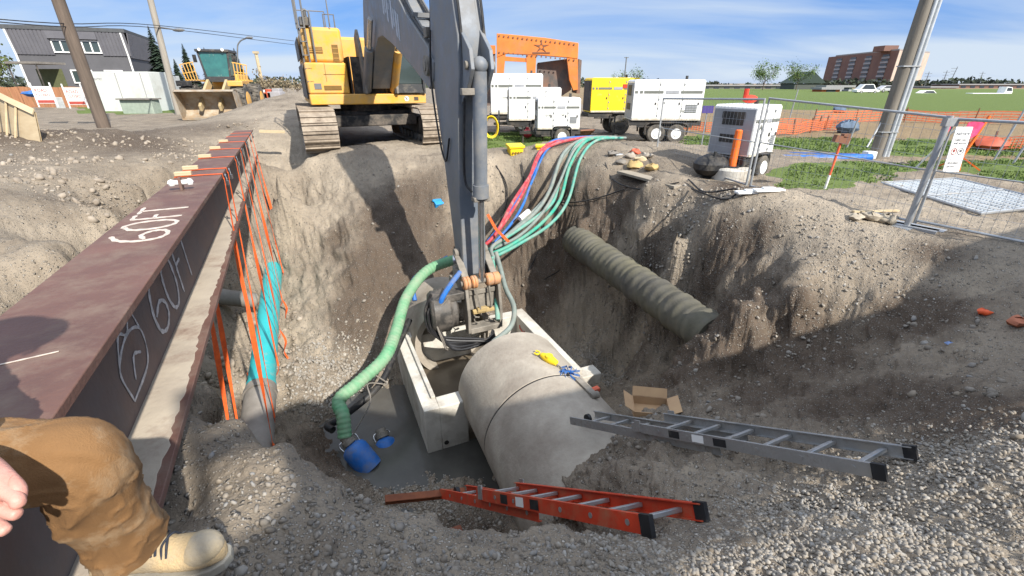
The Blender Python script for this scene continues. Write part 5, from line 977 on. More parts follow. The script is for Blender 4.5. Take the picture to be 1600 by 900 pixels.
# ---------------------------------------------------------------- generators on trailers
TYRE = mat('tyre', (.03,.03,.03), .8, scale=6, dirt=(.13,.12,.10), damt=.4)
GENG = mat('genset_grey_end', (.34,.35,.37), .6, c2=(.28,.29,.31), scale=3)
STRIPE = mat('stripe_grey', (.17,.18,.16), .6)
GRNB = mat('dark_frame', (.035,.035,.035), .6, scale=4, dirt=(.12,.10,.08), damt=.5)
def genset(name, lab, cat_, base, ang, Lx, Hb, Wd, z0, col_m, wheels, wr, grp=None, words=(), end_m=None, tongue=1, rimm=None):
    t = thing(name, lab, cat_, base, ang, grp, world_verts=False)
    mb = MB(); mb.prism([(-Lx/2,-Wd/2,z0),(Lx/2,-Wd/2,z0),(Lx/2,-Wd/2,z0+Hb*.96),(Lx/2-.06,-Wd/2,z0+Hb),(-Lx/2+.06,-Wd/2,z0+Hb),(-Lx/2,-Wd/2,z0+Hb*.96)], (0,Wd,0)); b = mb.build('housing', col_m, t, bevel=.02)
    f = -Wd/2
    mb = MB(); mb.box((-Lx/2-.006, 0, z0+Hb*.48), (.012, Wd*.94, Hb*.88)); e = mb.build('end_panel', end_m or GENG, b)
    for (cz, hh) in ((.74,.26),(.34,.16)):
        mb = MB()
        mb.box((-Lx/2-.016, 0, z0+Hb*cz), (.010, Wd*.5, Hb*hh)); g = mb.build('louvre', GRNB, e)
    for (u0, u1) in ((.02,.06),(.09,.13),(.15,.42),(.46,.64),(.67,.97)):
        mb = MB(); mb.box((-Lx/2+Lx*(u0+u1)/2, f-.006, z0+Hb*.70), (Lx*(u1-u0), .012, Hb*(.06 if .45 > u0 or u0 > .5 else .075))); mb.build('stripe', STRIPE if u0 != .46 else GENG, b)
    for u in (.36,.70):
        mb = MB(); mb.box((-Lx/2+Lx*u, f-.002, z0+Hb*.5), (.010,.006,Hb*.9)); mb.build('door_seam', STRIPE, b)
    for u, v in ((.34,.42),(.68,.42),(.95,.42)):
        mb = MB(); mb.box((-Lx/2+Lx*u-.03, f-.012, z0+Hb*v), (.035,.02,.07)); mb.build('latch', GRNB, b)
    for u in (.36,.70):
        for v in (.12,.30,.52,.88): mb = MB(); mb.box((-Lx/2+Lx*u+.025, f-.008, z0+Hb*v), (.03,.016,.05)); mb.build('hinge', GENG, b)
    mb = MB(); mb.box((-Lx/2+Lx*.84, f-.006, z0+Hb*.30), (Lx*.16,.012,Hb*.20)); g = mb.build('side_louvre', GENG, b)
    for k in range(5): mb = MB(); mb.box((-Lx/2+Lx*.84, f-.014, z0+Hb*(.215+.042*k)), (Lx*.15,.012,Hb*.012)); mb.build('slat', STRIPE, g)
    mb = MB(); mb.box((0, f-.004, z0+Hb*.03), (Lx*.98,.010,Hb*.05)); mb.build('mud_splash', mat('dried_mud', (.42,.36,.27), .95, c2=(.6,.57,.5), scale=9), b)
    for (txt, u, v, s_) in words:
        text_mb(txt, s_, (-Lx/2+Lx*u, f-.006, z0+Hb*v), (1,0,0), (0,0,1)).build('lettering', STRIPE, b)
    mb = MB(); mb.cyl((Lx*.30,0,z0+Hb),(Lx*.30,0,z0+Hb+.12),.045,12); mb.build('exhaust', GRNB, b)
    mb = MB(); mb.box((0,0,z0-.09), (Lx*1.06, Wd*.9, .16)); mb.box((0,f+.05,z0-.20),(Lx*.8,.06,.06)); fr = mb.build('trailer_frame', GRNB, t, bevel=.01)
    if tongue: mb = MB(); mb.beam((-Lx/2,-Wd*.25,z0-.12),(-Lx/2-.55,0,z0-.14),.07,.09); mb.beam((-Lx/2,Wd*.25,z0-.12),(-Lx/2-.55,0,z0-.14),.07,.09); mb.cyl((-Lx/2-.45,0,.03),(-Lx/2-.45,0,z0+.1),.03,10); mb.build('tow_bar', GRNB, t)
    for xw in wheels:
        for sy in (-1,1):
            wheel(t, (xw, sy*(Wd/2-.02), wr), wr, .18, rimm or WHITE, axis=(0,1,0))
    xs = sum(wheels)/len(wheels); sp = (max(wheels)-min(wheels))/2+wr+.06
    for sy in (-1,1):
        mb = MB(); mb.tube(smooth_path([(xs-sp,sy*Wd/2,wr*.9),(xs-sp+.04,sy*Wd/2,wr*2),(xs,sy*Wd/2,wr*2.15),(xs+sp-.04,sy*Wd/2,wr*2),(xs+sp,sy*Wd/2,wr*.9)],4), .03, 6); mb.box((xs,sy*Wd/2,wr*2.16),(sp*1.6,.18,.02)); mb.build('mudguard', GRNB, t)
    return t
gg_ = 'generators on trailers beyond the pit'
def gb(px, py, y): q = ray(px, py); k = y/q.y; return Vector((q.x*k, y, 0))
genset('generator', 'largest white trailer generator at the back left, in front of the orange frame', 'generator', gb(806,200,20.6), .05, 2.15, 1.55, 1.1, .72, WHITE, (.2,), .3, gg_, (('G2500',.22,.40,.09),))
genset('generator', 'middle white generator, partly hidden by the smallest one', 'generator', gb(833,205,18.4), .05, 1.95, 1.15, 1.0, .62, WHITE, (.2,), .3, gg_)
genset('generator', 'smallest white generator with one white-rimmed wheel and a yellow box at its side', 'generator', gb(869,215,16.2), .05, 1.42, .98, .9, .50, WHITE, (.12,), .27, gg_, (('G150',.18,.42,.09),('W',.56,.42,.10)))
genset('generator', 'big white double-axle generator right of the yellow compressor', 'generator', gb(1030,205,16.9), -.04, 2.35, 1.28, 1.2, .74, WHITE, (-.28,.40), .31, gg_, (('400',.42,.42,.07),('MQ',.70,.20,.12)))
cmp_ = genset('compressor', 'bright yellow towable compressor with dark wheels', 'compressor', gb(950,200,19.6), .12, 1.95, 1.25, 1.1, .85, BYEL, (.3,), .38, None, (), GRNB, rimm=GRNB)
mb = MB(); mb.box((.55,-.562,1.80), (.55,.012,.14)); mb.build('red_label', mat('red_label', (.55,.05,.02), .5), cmp_); mb = MB(); mb.box((.66,-.57,1.80),(.30,.010,.09)); mb.build('white_label', WHITE, cmp_)
g5 = genset('generator', 'white generator behind the wire fence with a bright orange bollard before it', 'generator', gb(1150,262,10.2), .62, .98, 1.0, .95, .50, WHITE, (.1,), .25, gg_, (('A',.2,.52,.16),))
mb = MB(); mb.box((-.513,0,1.30),(.012,.5,.13)); mb.build('dark_grille', GRNB, g5)
mb = MB(); mb.sphere((0,0,1.60),.15,12,(1.6,.8,.55)); mb.cyl((-.2,0,1.6),(-.2,0,1.8),.05,8); mb.build('orange_bag', mat('red_orange_fabric', (.7,.06,.03), .8, bump=.3), g5)
mb = MB(); mb.sphere((-.78,.10,.30), .40, 14, (1.3,.9,.62)); mb.build('black_cover', BLK, g5)
# yellow distribution boxes on the edge
for (px, py, lab, rz) in ((805,246,'left yellow power box with slanted lid standing on the pit edge', .35),(849,246,'right yellow power box standing upright on the pit edge', -.05)):
    q = P(px, py, .02); t = thing('power_box', lab, 'power box', q, rz, 'yellow power boxes on the pit edge', world_verts=False)
    mb = MB(); mb.box((0,0,.17),(.36,.26,.22),None,1.1); bb = mb.build('case', BYEL, t, bevel=.02)
    mb = MB(); mb.box((0,0,.31),(.46,.34,.07),Matrix.Rotation(.15 if rz > 0 else 0,3,'X')); mb.build('lid', BYEL, t, bevel=.015)
    for k in range(4): mb = MB(); mb.cyl((-.12+.08*k,-.145,.14),(-.12+.08*k,-.165,.14),.03,12); mb.build('socket', mat('dark_yellow_recess', ()), bb)
    mb = MB(); mb.box((0,0,.03),(.3,.24,.06)); mb.build('stand', BLUE if rz < 0 else BYEL, t)
# coil of yellow hose, posts, red hose and stakes by the generators
q = P(768,217,.0); mb = MB()
for k in range(5): mb.tube([q+Vector((.22*math.cos(t)*(1+.05*k),-.03*k,.42+.34*math.sin(t)*(1+.04*k))) for t in [j*math.pi/10 for j in range(21)]], .022, 6)
o = mb.build('hose_coil', BYEL, origin=q); tag(o, 'yellow hose coil hanging by a grey post left of the generators', 'hose')
def post(px, py, h, r, m, lab, cat_='post', y=None, lean=(0,0), name='post', grp=None):
    q = P(px, py, 0); mb = MB(); mb.cyl(q-Vector((0,0,.1)), q+Vector((lean[0],lean[1],h)), r, 10); mb.cyl(q+Vector((lean[0],lean[1],h)), q+Vector((lean[0],lean[1],h+.01)), r*1.1, 10); o = mb.build(name, m, origin=q); return tag(o, lab, cat_, grp)
post(780,213,.95,.03,GSTEEL,'short grey post standing next to the yellow hose coil')
post(889,220,1.1,.025,WOOD,'thin yellow wooden stake right of the smallest generator','stake',name='stake')
post(848,222,1.0,.02,mat('rust_brown', (.22,.10,.06),.8),'thin rusty rod leaning before the smallest generator','rod',name='rod')
mb = MB(); q = P(824,214,.1); mb.sphere(q+Vector((0,0,.12)), .16, 12, (1.1,1,1)); mb.cyl(q+Vector((0,0,.25)), q+Vector((0,0,.34)), .06, 12); o = mb.build('fuel_can', mat('red_can', (.5,.03,.05), .5), origin=q, bevel=.01); tag(o, 'small red fuel can on the grass beneath the smallest generator', 'fuel can')
mb = MB(); q = P(829,196,.7); q = P(829,197,.35); mb.box(q+Vector((0,0,.12)), (.24,.2,.26)); mb.box(q+Vector((0,0,.27)),(.28,.24,.04)); o = mb.build('battery_box', BYEL, origin=q, bevel=.01); tag(o, 'yellow box fixed low at the left end of the smallest generator', 'box')
mb = MB(); a, b = P(905,230,.05), P(925,205,.35); 
q = P(912,222,.0); R = Matrix.Rotation(.5,3,'Z') @ Matrix.Rotation(-.6,3,'X')
for x in (-.3,.3): mb.box(q+R@Vector((x,0,.25)), (.05,.75,.05), R)
for y in (-.35,.35): mb.box(q+R@Vector((0,y,.25)), (.65,.05,.05), R)
o = mb.build('steel_grate', mat('rust_brown', ()), origin=q)
m2 = MB()
for k in range(9): m2.box(q+R@Vector((-.24+.06*k,0,.25)), (.012,.68,.03), R)
m2.build('bars', mat('rust_brown', ()), o); tag(o, 'rusty steel grate propped up beside the yellow compressor', 'grate')
hose('red_hose', [P(960,226,.05),P(985,232,.06),P(1010,236,.05),P(1045,228,.05)], .06, REDH, 'red hose on the ground before the double-axle generator')
hose('discharge_hose', [P(945,240,.05),P(1030,236,.05),P(1090,243,.05),P(1180,247,.05),P(1290,248,.05),P(1360,246,.05)], .10, BLUE, 'blue flat hose running along the path to the light pole')
hose('discharge_hose', [P(950,247,.05),P(1040,249,.05),P(1100,252,.05)], .08, BLUE, 'short blue hose nearest the path edge behind the hose bundle')
hose('discharge_hose', [P(1180,240,.05),P(1260,242,.05),P(1340,244,.05)], .07, mat('dark_blue_hose', (.02,.08,.28), .6), 'dark blue hose just behind the long blue one')
for k, (px, py, m) in enumerate(((958,243,GREYP),(985,247,CONCP),(1000,252,WOOD),(970,256,GREYP),(1012,247,CONCP),(992,240,mat('faded_red', ())))):
    scrap(px, py, .12, m, 'hose_fitting', ['dull grey fitting at the hose bundle end','pale lump of concrete among the fittings','tan wooden piece among the hose fittings','grey connector nearest the pit edge','pale stone right of the fittings','faded red fitting farthest from the pit edge'][k], 'fitting')
mb = MB(); q = P(965,258,.02); mb.box(q+Vector((0,0,.13)), (.34,.30,.26), Matrix.Rotation(.4,3,'Z')); mb.box(q+Vector((0,0,.275)), (.38,.34,.03), Matrix.Rotation(.4,3,'Z')); o = mb.build('valve_box', GSTEEL, origin=q, bevel=.01); tag(o, 'light grey metal box at the point where the hoses reach the path', 'box')
mb = MB(); a, b = P(972,268,.03), P(1062,292,.02); mb.beam(a,b,.30,.05); o = mb.build('timber_plank', mat('weathered_plank', (.33,.29,.23), .9, scale=4, bump=.3), origin=a); tag(o, 'weathered plank lying along the pit edge before the path', 'plank')
for (px, py, rr, nm, lab) in ((992,262,.16,'tan cone bag','tan sack on the edge left of the plank'),(1018,266,.14,'','small tan sack right of the first one')):
    scrap(px, py, rr, mat('tan_sack', (.50,.36,.16), .9, bump=.3), 'sandbag', lab, 'sack')
# ---------------------------------------------------------------- orange trench shields behind
SHO = mat('shield_orange', (.72,.22,.04), .6, c2=(.60,.17,.035), scale=1.2, dirt=(.40,.2,.1), dscale=1.5, damt=.4)
SHD = mat('shield_dark_plate', (.15,.13,.12), .8, c2=(.10,.09,.085), scale=2, dirt=(.28,.13,.07), dscale=1, damt=.7)
Ys = 26.0
def pf(lst, y): return [PY(a, b, y) for a, b in lst]
sh = thing('steel_shield', 'tall orange steel trench shield frame standing behind the white generators', 'trench shield', PY(840,160,Ys))
mb = MB()
mb.prism(pf([(776,52),(800,54),(852,59),(904,67),(903,92),(887,90),(838,86),(790,84),(776,90)], Ys), (0,.35,0)); mb.build('header_beam', SHO, sh, bevel=.02)
mb = MB(); mb.prism(pf([(776.5,90),(790,84.5),(788,104),(786,128),(776,128)], Ys+.01), (0,.33,0)); mb.build('leg', SHO, sh)
mb = MB(); mb.prism(pf([(822,85.5),(838,86.5),(836,128),(824,128)], Ys+.01), (0,.33,0)); mb.build('leg', SHO, sh)
mb = MB(); mb.prism(pf([(886,90.5),(903,92.5),(903,140),(896,141),(890,125)], Ys+.01), (0,.33,0)); mb.build('leg', SHO, sh)
mb = MB(); mb.prism(pf([(788,88),(824,91),(823,97),(787,95)], Ys+.05), (0,.2,0)); mb.build('cross_bar', SHO, sh)
mb = MB()
for k in range(17):
    for zz2 in (0, 1):
        p_ = PY(780+7.3*k, 56+.85*k+zz2*(26-.1*k), Ys-.005); mb.cyl(p_, p_+Vector((0,-.03,0)), .045, 8)
mb.build('bolt_row', mat('rust_brown', ()), sh)
mb = MB()      # star-shaped emblem burnt dark in the middle of the header
c_ = PY(846,73,Ys-.01)
for k in range(5):
    a_ = math.pi/2+k*2*math.pi/5; mb.prism([c_+Vector((.10*math.cos(a_-.6),0,.10*math.sin(a_-.6))), c_+Vector((.42*math.cos(a_),0,.30*math.sin(a_))), c_+Vector((.10*math.cos(a_+.6),0,.10*math.sin(a_+.6)))], (0,-.012,0))
mb.box(c_+Vector((0,-.005,-.28)), (.9,.012,.07)); mb.build('emblem', mat('rust_brown', ()), sh)
mb = MB(); mb.prism(pf([(840,98),(886,92),(893,140),(878,150),(840,150)], Ys+.6), (.1,3.0,0)); mb.build('side_plate', SHD, sh)
mb = MB(); mb.prism(pf([(904,92),(909,94),(906,146),(901,146)], Ys+.1), (.1,3.0,0)); mb.build('side_plate', SHD, sh)
sh2 = thing('steel_shield', 'second trench shield, only its orange top and dark plate showing left of the frame', 'trench shield', PY(755,160,Ys+2))
mb = MB(); mb.prism(pf([(740,70),(774,71),(774,84),(740,88)], Ys+2), (0,.3,0)); mb.build('header_beam', SHO, sh2); mb = MB(); mb.prism(pf([(735,89),(774,84.5),(774,165),(735,165)], Ys+2.1), (0,.2,0)); mb.build('side_plate', SHD, sh2)
# ---------------------------------------------------------------- fences
WIRE = mat('fence_wire', (.42,.44,.46), .5, metal=.4)
def fence_panel(lab, A, B, hA, hB, mesh=.11, lean=(0,0,0), grp='temporary wire fence panels', r=.022, rows=9):
    t = thing('wire_fence', lab, 'fence', A, 0, grp); up = Vector((0,0,1)); A, B = Vector(A), Vector(B); ln = (B-A).length; Tt = A+up*hA+Vector(lean); Tb = B+up*hB+Vector(lean)
    mb = MB(); mb.tube([A+up*.08, A+up*.1, Tt, Tb, B+up*.1], r, 8); mb.tube([A+up*.12, B+up*.12], r*.8, 8); mb.tube([A.lerp(Tt,.55), B.lerp(Tb,.55)], r*.5, 6); mb.build('frame', GSTEEL, t)
    mb = MB(); n = int(ln/mesh)
    for k in range(1, n): f = k/n; a = A.lerp(B, f)+up*.12; b = Tt.lerp(Tb, f); mb.tube([a, b], .0022, 3, cap=False)
    for k in range(1, rows): f = k/rows; mb.tube([A.lerp(Tt, f), B.lerp(Tb, f)], .0022, 3, cap=False)
    mb.build('wire_mesh', WIRE, t)
    for q in (A, B): mb = MB(); mb.box(q+up*.03, (.18,.7,.05), Matrix.Rotation(.6,3,'Z')); mb.build('foot', GSTEEL, t)
    return t
F1, F2, F0 = P(1170,300,0), P(1415,357,0), P(1024,252,0); F3 = F2+(F2-F1)*1.15+Vector((.6,-.35,0))
fence_panel('wire fence panel between the white generator and the leaning silver post', F1, F2, 1.66, 1.50)
fence_panel('wire fence panel at the far left, in front of the double-axle generator', F0, F1-(F1-F0)*.03, 1.55, 1.64, rows=9)
fence_panel('wire fence panel leaving the picture at the right edge', F2+Vector((.1,0,0)), F3, 1.48, 1.45)
sp2 = thing('fence_post', 'thick galvanised fence post standing on the dirt near the lying panel', 'post', F2)
mb = MB(); mb.cyl(F2, F2+Vector((.02,0,1.52)), .04, 14); mb.build('tube', GSTEEL, sp2); mb = MB(); mb.box(F2+Vector((0,0,.02)), (.5,.22,.04), Matrix.Rotation(.5,3,'Z')); mb.build('foot_plate', GSTEEL, sp2); mb = MB(); mb.box(F2+Vector((.05,0,1.44)), (.16,.08,.10)); mb.build('clamp', GSTEEL, sp2)
# the panel lying flat on the ground
c4 = [P(1376,288,.04), P(1492,281,.04), P(1660,322,.06), P(1532,337,.06)]
lp_ = thing('lying_wire_fence', 'galvanised fence panel lying flat on the grass edge at the right', 'fence', c4[0])
mb = MB(); mb.tube([c+Vector((0,0,.03)) for c in c4+[c4[0]]], .024, 8); mb.tube([c4[0].lerp(c4[3],.5)+Vector((0,0,.035)), c4[1].lerp(c4[2],.5)+Vector((0,0,.035))], .02, 8); mb.build('frame', GSTEEL, lp_)
mb = MB()
for k in range(1, 34): f = k/34; mb.tube([c4[0].lerp(c4[3],f)+Vector((0,0,.03)), c4[1].lerp(c4[2],f)+Vector((0,0,.03))], .008, 4, cap=False)
for k in range(1, 9): f = k/9; mb.tube([c4[0].lerp(c4[1],f)+Vector((0,0,.03)), c4[3].lerp(c4[2],f)+Vector((0,0,.03))], .008, 4, cap=False)
mb.build('wire_mesh', mat('pale_wire', (.50,.56,.62), .5), lp_)
# orange bollard in a concrete ring
q = P(1139,283,0); t = thing('bollard', 'bright orange bollard standing in a round concrete base before the generator', 'bollard', q)
mb = MB(); mb.lathe([(.38,0),(.38,.26),(.35,.29),(.30,.29)], q, n=28); mb.build('concrete_base', CONC, t); mb = MB(); mb.lathe([(.085,.28),(.085,.30),(.075,.34),(.07,1.02),(.055,1.04)], q, n=20); mb.build('orange_tube', mat('safety_orange', (.90,.17,.02), .5), t)
mb = MB(); mb.cyl(q+Vector((0,0,.29)), q+Vector((0,0,.32)), .14, 16); mb.build('base_flange', BLK, t)
# purple parking-type plate seen left of the generator
q = PY(1106,171,14); t = thing('sign_plate', 'small dark violet sign plate left of the fenced generator', 'sign', Vector((q.x,14,0))); mb = MB(); mb.box(q, (.32,.03,.20)); mb.build('plate', mat('violet', (.07,.05,.22), .6), t); mb = MB(); mb.cyl((q.x,14.03,0),(q.x,14.03,q.z+.1),.02,8); mb.build('pole', GSTEEL, t)
# lamp pole with two pale conduits on its side
q = P(1366,247,0); t = thing('light_pole', 'tall brown wooden pole with pale conduits rising behind the wire fence', 'pole', q)
mb = MB(); mb.tube([q-Vector((0,0,.2)), q+Vector((0,0,11))], [.15,.11], 20); mb.build('shaft', mat('pole_wood', (.20,.18,.15), .85, c2=(.14,.125,.105), scale=3, stretch=(4,4,.4), bump=.3, bscale=20), t)
for k, (dx_, r) in enumerate(((.165,.05),(.27,.045))): mb = MB(); mb.cyl(q+Vector((dx_,-.10,.05)), q+Vector((dx_-.02,-.09,10.8)), r, 14); mb.build('conduit', mat('pale_metal', (.55,.58,.60), .4, metal=.3), t)
for k in range(6): mb = MB(); mb.box(q+Vector((.08,-.04,.7+1.6*k)), (.46,.24,.03)); mb.build('band', GSTEEL, t)
mb = MB(); mb.box(q+Vector((-.25,-.1,.10)), (.26,.24,.2)); mb.build('base_box', WHITE, t, bevel=.02)
mb = MB(); mb.cyl(q+Vector((-.3,0,.3)), q+Vector((.0,0,1.4)), .02, 8); mb.build('guy_guard', WHITE, t)
# white notice board with pink flags and orange stand
q = P(1484,272,0); t = thing('notice_board', 'tall white notice board with printed text and pictograms on the grass', 'sign', q, -.1, world_verts=False)
mb = MB(); mb.prism([(-.17,0,.05),(.17,0,.05),(.17,.10,1.02),(-.17,.10,1.02)], (0,.02,0)); b_ = mb.build('board', WHITE, t)
PR_ = mat('print_grey', (.16,.16,.17), .7); nrm_ = Vector((0,.10,.97)).normalized()
for txt, s_, h_ in (('NOTICE',.075,.90),('HARD HAT',.05,.78),('AND BOOTS',.045,.71),('REQUIRED',.05,.28),('ON SITE',.045,.20)): text_mb(txt, s_, Vector((-.13,-.006,0))+nrm_*(h_-.05), (1,0,0), nrm_).build('lettering', PR_, b_)
for x_ in (-.07,.07):
    mb = MB(); o0 = Vector((x_,-.006,0))+nrm_*.50; mb.tube([o0+Vector((1,0,0))*.055*math.cos(a_)+nrm_*.07*math.sin(a_) for a_ in [k*math.pi/8 for k in range(17)]], .007, 5); mb.sphere(o0+nrm_*.01, .03, 8, (1,.2,1.2)); mb.build('pictogram', PR_ if x_ > 0 else mat('print_red', (.45,.08,.06), .7), b_)
for sx in (-1,1): mb = MB(); mb.beam((sx*.15,.12,.98),(sx*.35,.6,.02),.03,.03); mb.build('prop', WHITE, t)
q2 = P(1494,266,0); t = thing('sign_stand', 'orange folding sign stand with two pink flags beside the white board', 'sign stand', q2, 0, world_verts=False); SO_ = mat('safety_orange', ())
mb = MB(); mb.beam((.10,.1,.25),(.36,.1,1.22),.05,.04); mb.build('mast', SO_, t)
for a_, b_ in (((.10,.1,.30),(-.12,-.2,.02)),((.10,.1,.30),(.42,-.15,.02)),((.10,.1,.30),(-.05,.45,.02)),((.10,.1,.30),(.4,.4,.02))): mb = MB(); mb.beam(a_,b_,.035,.03); mb.build('leg', SO_, t)
PK = mat('pink_flag', (.85,.06,.18), .7)
for pts in ([(.30,.08,1.06),(.12,.02,1.14),(-.10,.06,1.08),(-.16,.05,.80),(.04,.02,.72),(.20,.06,.80)], [(-.50,.08,1.16),(-.62,.04,.98),(-.68,.04,.84),(-.52,.06,.78),(-.46,.07,.95)]):
    mb = MB(); mb.prism(pts, (0,.012,0)); mb.build('flag', PK, t)
mb = MB(); mb.cyl((-.47,.1,.3),(-.49,.1,1.18),.012,6); mb.build('flag_stick', WHITE, t)
# measuring post with red and white, on a flat base
q = P(1286,303,0); t = thing('marker_post', 'thin red marker post on a flat white base in the grass', 'marker post', q)
mb = MB(); mb.cyl(q+Vector((0,0,.02)), q+Vector((.02,0,.35)), .022, 8); mb.build('lower_tube', WHITE, t); mb = MB(); mb.cyl(q+Vector((.02,0,.35)), q+Vector((.05,0,.92)), .02, 8); mb.build('red_tube', mat('faded_orange_red', (.75,.14,.06), .6), t)
mb = MB(); mb.box(q+Vector((-.2,.02,.02)), (.95,.05,.035), Matrix.Rotation(-.12,3,'Z')); mb.build('base', WHITE, t); mb = MB(); mb.box(q+Vector((.04,0,.98)), (.26,.10,.12), Matrix.Rotation(.2,3,'Y')); mb.box(q+Vector((.10,0,1.05)),(.12,.1,.06)); mb.build('head', mat('rust_brown', ()), t)
for k, (px, py) in enumerate(((1172,304),(1200,300))):
    q = HP(px, py); mb = MB(); mb.box(q+Vector((0,0,.03)), (.5,.14,.04), Matrix.Rotation(.1,3,'Z')); mb.box(q+Vector((0,0,.06)), (.2,.1,.03)); o = mb.build('fence_block', WHITE, origin=q, bevel=.01); tag(o, ['pale base block at the foot of the post by the bollard','pale base block lying on the grass right of the bollard'][k], 'base block')
# orange snow fence in slack runs across the brown yard
SNO = mat('orange_snow_fence', (.62,.16,.06), .8, c2=(.45,.13,.06), scale=6)
def snow(pts, h, lab, m=SNO):
    p_ = smooth_path([P(*p, 0) for p in pts], 6); t = thing('barrier_mesh', lab, 'barrier fence', p_[0])
    mb = MB()
    for j in range(5): mb.ribbon([q+Vector((0,0,.08+h*j/4+.05*math.sin(i*.8+j*.2))) for i, q in enumerate(p_)], h/9, Vector((0,0,1)), .008)
    for i in range(0, len(p_)-1):
        for f in (0,.5): q = p_[i].lerp(p_[i+1], f); mb.box(q+Vector((0,0,h/2+.06)), (.03,.01,h))
    mb.build('mesh', m, t)
    for i in range(0, len(p_), 5): mb = MB(); mb.cyl(p_[i], p_[i]+Vector((.05*math.sin(i),0,h+.25)), .03, 6); mb.build('stake', mat('rust_brown', ()), t)
snow([(1060,205),(1110,207),(1160,205),(1250,203),(1330,205)], .35, 'sagging orange mesh fence behind the fenced generator')
snow([(1270,195),(1350,190),(1450,192),(1600,196)], .5, 'long faint orange mesh fence crossing the brown yard')
snow([(1200,215),(1245,210),(1275,206),(1300,200)], .35, 'short orange mesh run beside the marker post')
snow([(1500,232),(1560,234),(1640,238)], .3, 'low orange mesh at the right edge beyond the flags')
for (px, py, w_, h_, m, lab) in ((1322,200,.9,.55,mat('slate_blue', (.10,.15,.22), .7),'blue grey tarpaulin bundle in the brown yard'),(1310,168,.9,.5,mat('slate_blue', ()),'small blue grey tarpaulin farther off near the grass'),(1545,226,1.0,.4,mat('faded_red', ()),'faded red barrier pile right of the pink flags')):
    q = P(px, py+8, 0); mb = MB(); mb.sphere(q+Vector((0,0,h_*.4)), .5, 12, (w_,.7,h_)); mb.v = [v+Vector(rng.normal(0,.04,3)) for v in mb.v]; o = mb.build('tarpaulin', m, origin=q); tag(o, lab, 'tarpaulin')
for (px, py, h, lean, lab) in ((1582,255,1.5,(.35,0),'thin leaning silver tube at the right edge beyond the flags'),(1552,250,1.3,(.25,0),'second leaning tube left of the edge one'),(1322,232,.9,(.1,0),'thin dark stake near the light pole'),(1232,190,1.6,(.1,0),'thin stake behind the fenced generator')):
    post(px, py, h, .025, GSTEEL, lab, 'tube', lean=lean, name='tube')
# ---------------------------------------------------------------- far right: apartment tower, low buildings, cars
BRK = mat('brown_brick', (.20,.115,.09), .9, c2=(.16,.09,.075), scale=.2)
BG = mat('beige_wall', (.50,.40,.33), .9, scale=.2); PANEL = mat('pale_balcony', (.36,.35,.36), .8, scale=.3); DGL = mat('dark_window', (.05,.06,.08), .2)
A = PY(1281,142,400); B = PY(1385,142,318); Cn = PY(1432,142,345); zb = -3
ap = thing('apartment_tower', 'brown brick apartment block on the skyline with pale balcony strips', 'apartment building', (B.x,B.y,zb))
zt = 21.0; a, b, c = Vector((A.x,A.y,zb)), Vector((B.x,B.y,zb)), Vector((Cn.x,Cn.y,zb)); d = a+(c-b)
mb = MB(); mb.prism([a,b,c,d], (0,0,zt-zb)); mb.build('wall', BRK, ap, smooth=0)
mb = MB(); n_ = Vector(((b-a).y, -(b-a).x, 0)).normalized(); n2_ = Vector(((c-b).y, -(c-b).x, 0)).normalized()
mb.prism([b+n2_*.25, c+n2_*.25, c, b], (0,0,zt-zb-.2)); mb.build('side_wall', BG, ap, smooth=0)
mb = MB(); mb.prism([a+(0.12*(b-a)), b, c, d+.12*(b-a)], (0,0,.8)); mb.v = [v+Vector((0,0,zt-zb+.003)) for v in mb.v]; mb.build('roof', mat('roof_grey', (.3,.3,.3), .9), ap, smooth=0)
q = b.lerp(a,.06)+Vector((0,4,zt-zb)); mb = MB(); mb.box(q+Vector((0,4,1.6)), (9,10,3.2)); mb.build('roof_house', BRK, ap)
for f in (.16,.38,.60,.82):
    for fl in range(7):
        q0 = a.lerp(b, f)+n_*.5+Vector((0,0,3.2+fl*2.75)); dv = (b-a).normalized(); mb = MB(); L_ = 7.5
        mb.prism([q0, q0+dv*L_, q0+dv*L_+Vector((0,0,1.2)), q0+Vector((0,0,1.2))], -n_*.45); bal = mb.build('balcony', PANEL, ap)
        mb = MB(); q1 = q0+Vector((0,0,1.35))-n_*.2; mb.prism([q1+dv*.5, q1+dv*(L_-.5), q1+dv*(L_-.5)+Vector((0,0,1.1)), q1+dv*.5+Vector((0,0,1.1))], -n_*.2); mb.build('window', DGL, ap)
for fl in range(7):
    for f in (.3,.7): q0 = b.lerp(c, f)+n2_*.3+Vector((0,0,3.5+fl*2.75)); dv = (c-b).normalized(); mb = MB(); mb.prism([q0, q0+dv*2.5, q0+dv*2.5+Vector((0,0,1.4)), q0+Vector((0,0,1.4))], n2_*.1); mb.build('window', DGL, ap)
def low(px0, px1, ptop, y, m, lab, name='low_building', roof=None, win=4, depth=14):
    p0, p1 = PY(px0, 143, y), PY(px1, 143, y); zt_ = PY(px0, ptop, y).z; t = thing(name, lab, 'building', (p0.x, y, -1))
    mb = MB(); mb.prism([(p0.x,y,-2),(p1.x,y,-2),(p1.x,y,zt_),(p0.x,y,zt_)], (0,depth,0)); mb.build('wall', m, t, smooth=0)
    mb = MB(); mb.prism([(p0.x-.5,y-.5,zt_+.003),(p1.x+.5,y-.5,zt_+.003),(p1.x+.5,y+depth,zt_+.003),(p0.x-.5,y+depth,zt_+.003)], (0,0,.5)); mb.build('roof', roof or mat('roof_grey', ()), t, smooth=0)
    for k in range(win): x = p0.x+(p1.x-p0.x)*(k+.5)/win; mb = MB(); mb.box((x, y-.05, zt_*.45), ((p1.x-p0.x)/win*.5, .1, max(.8,zt_*.3))); mb.build('window', DGL, t)
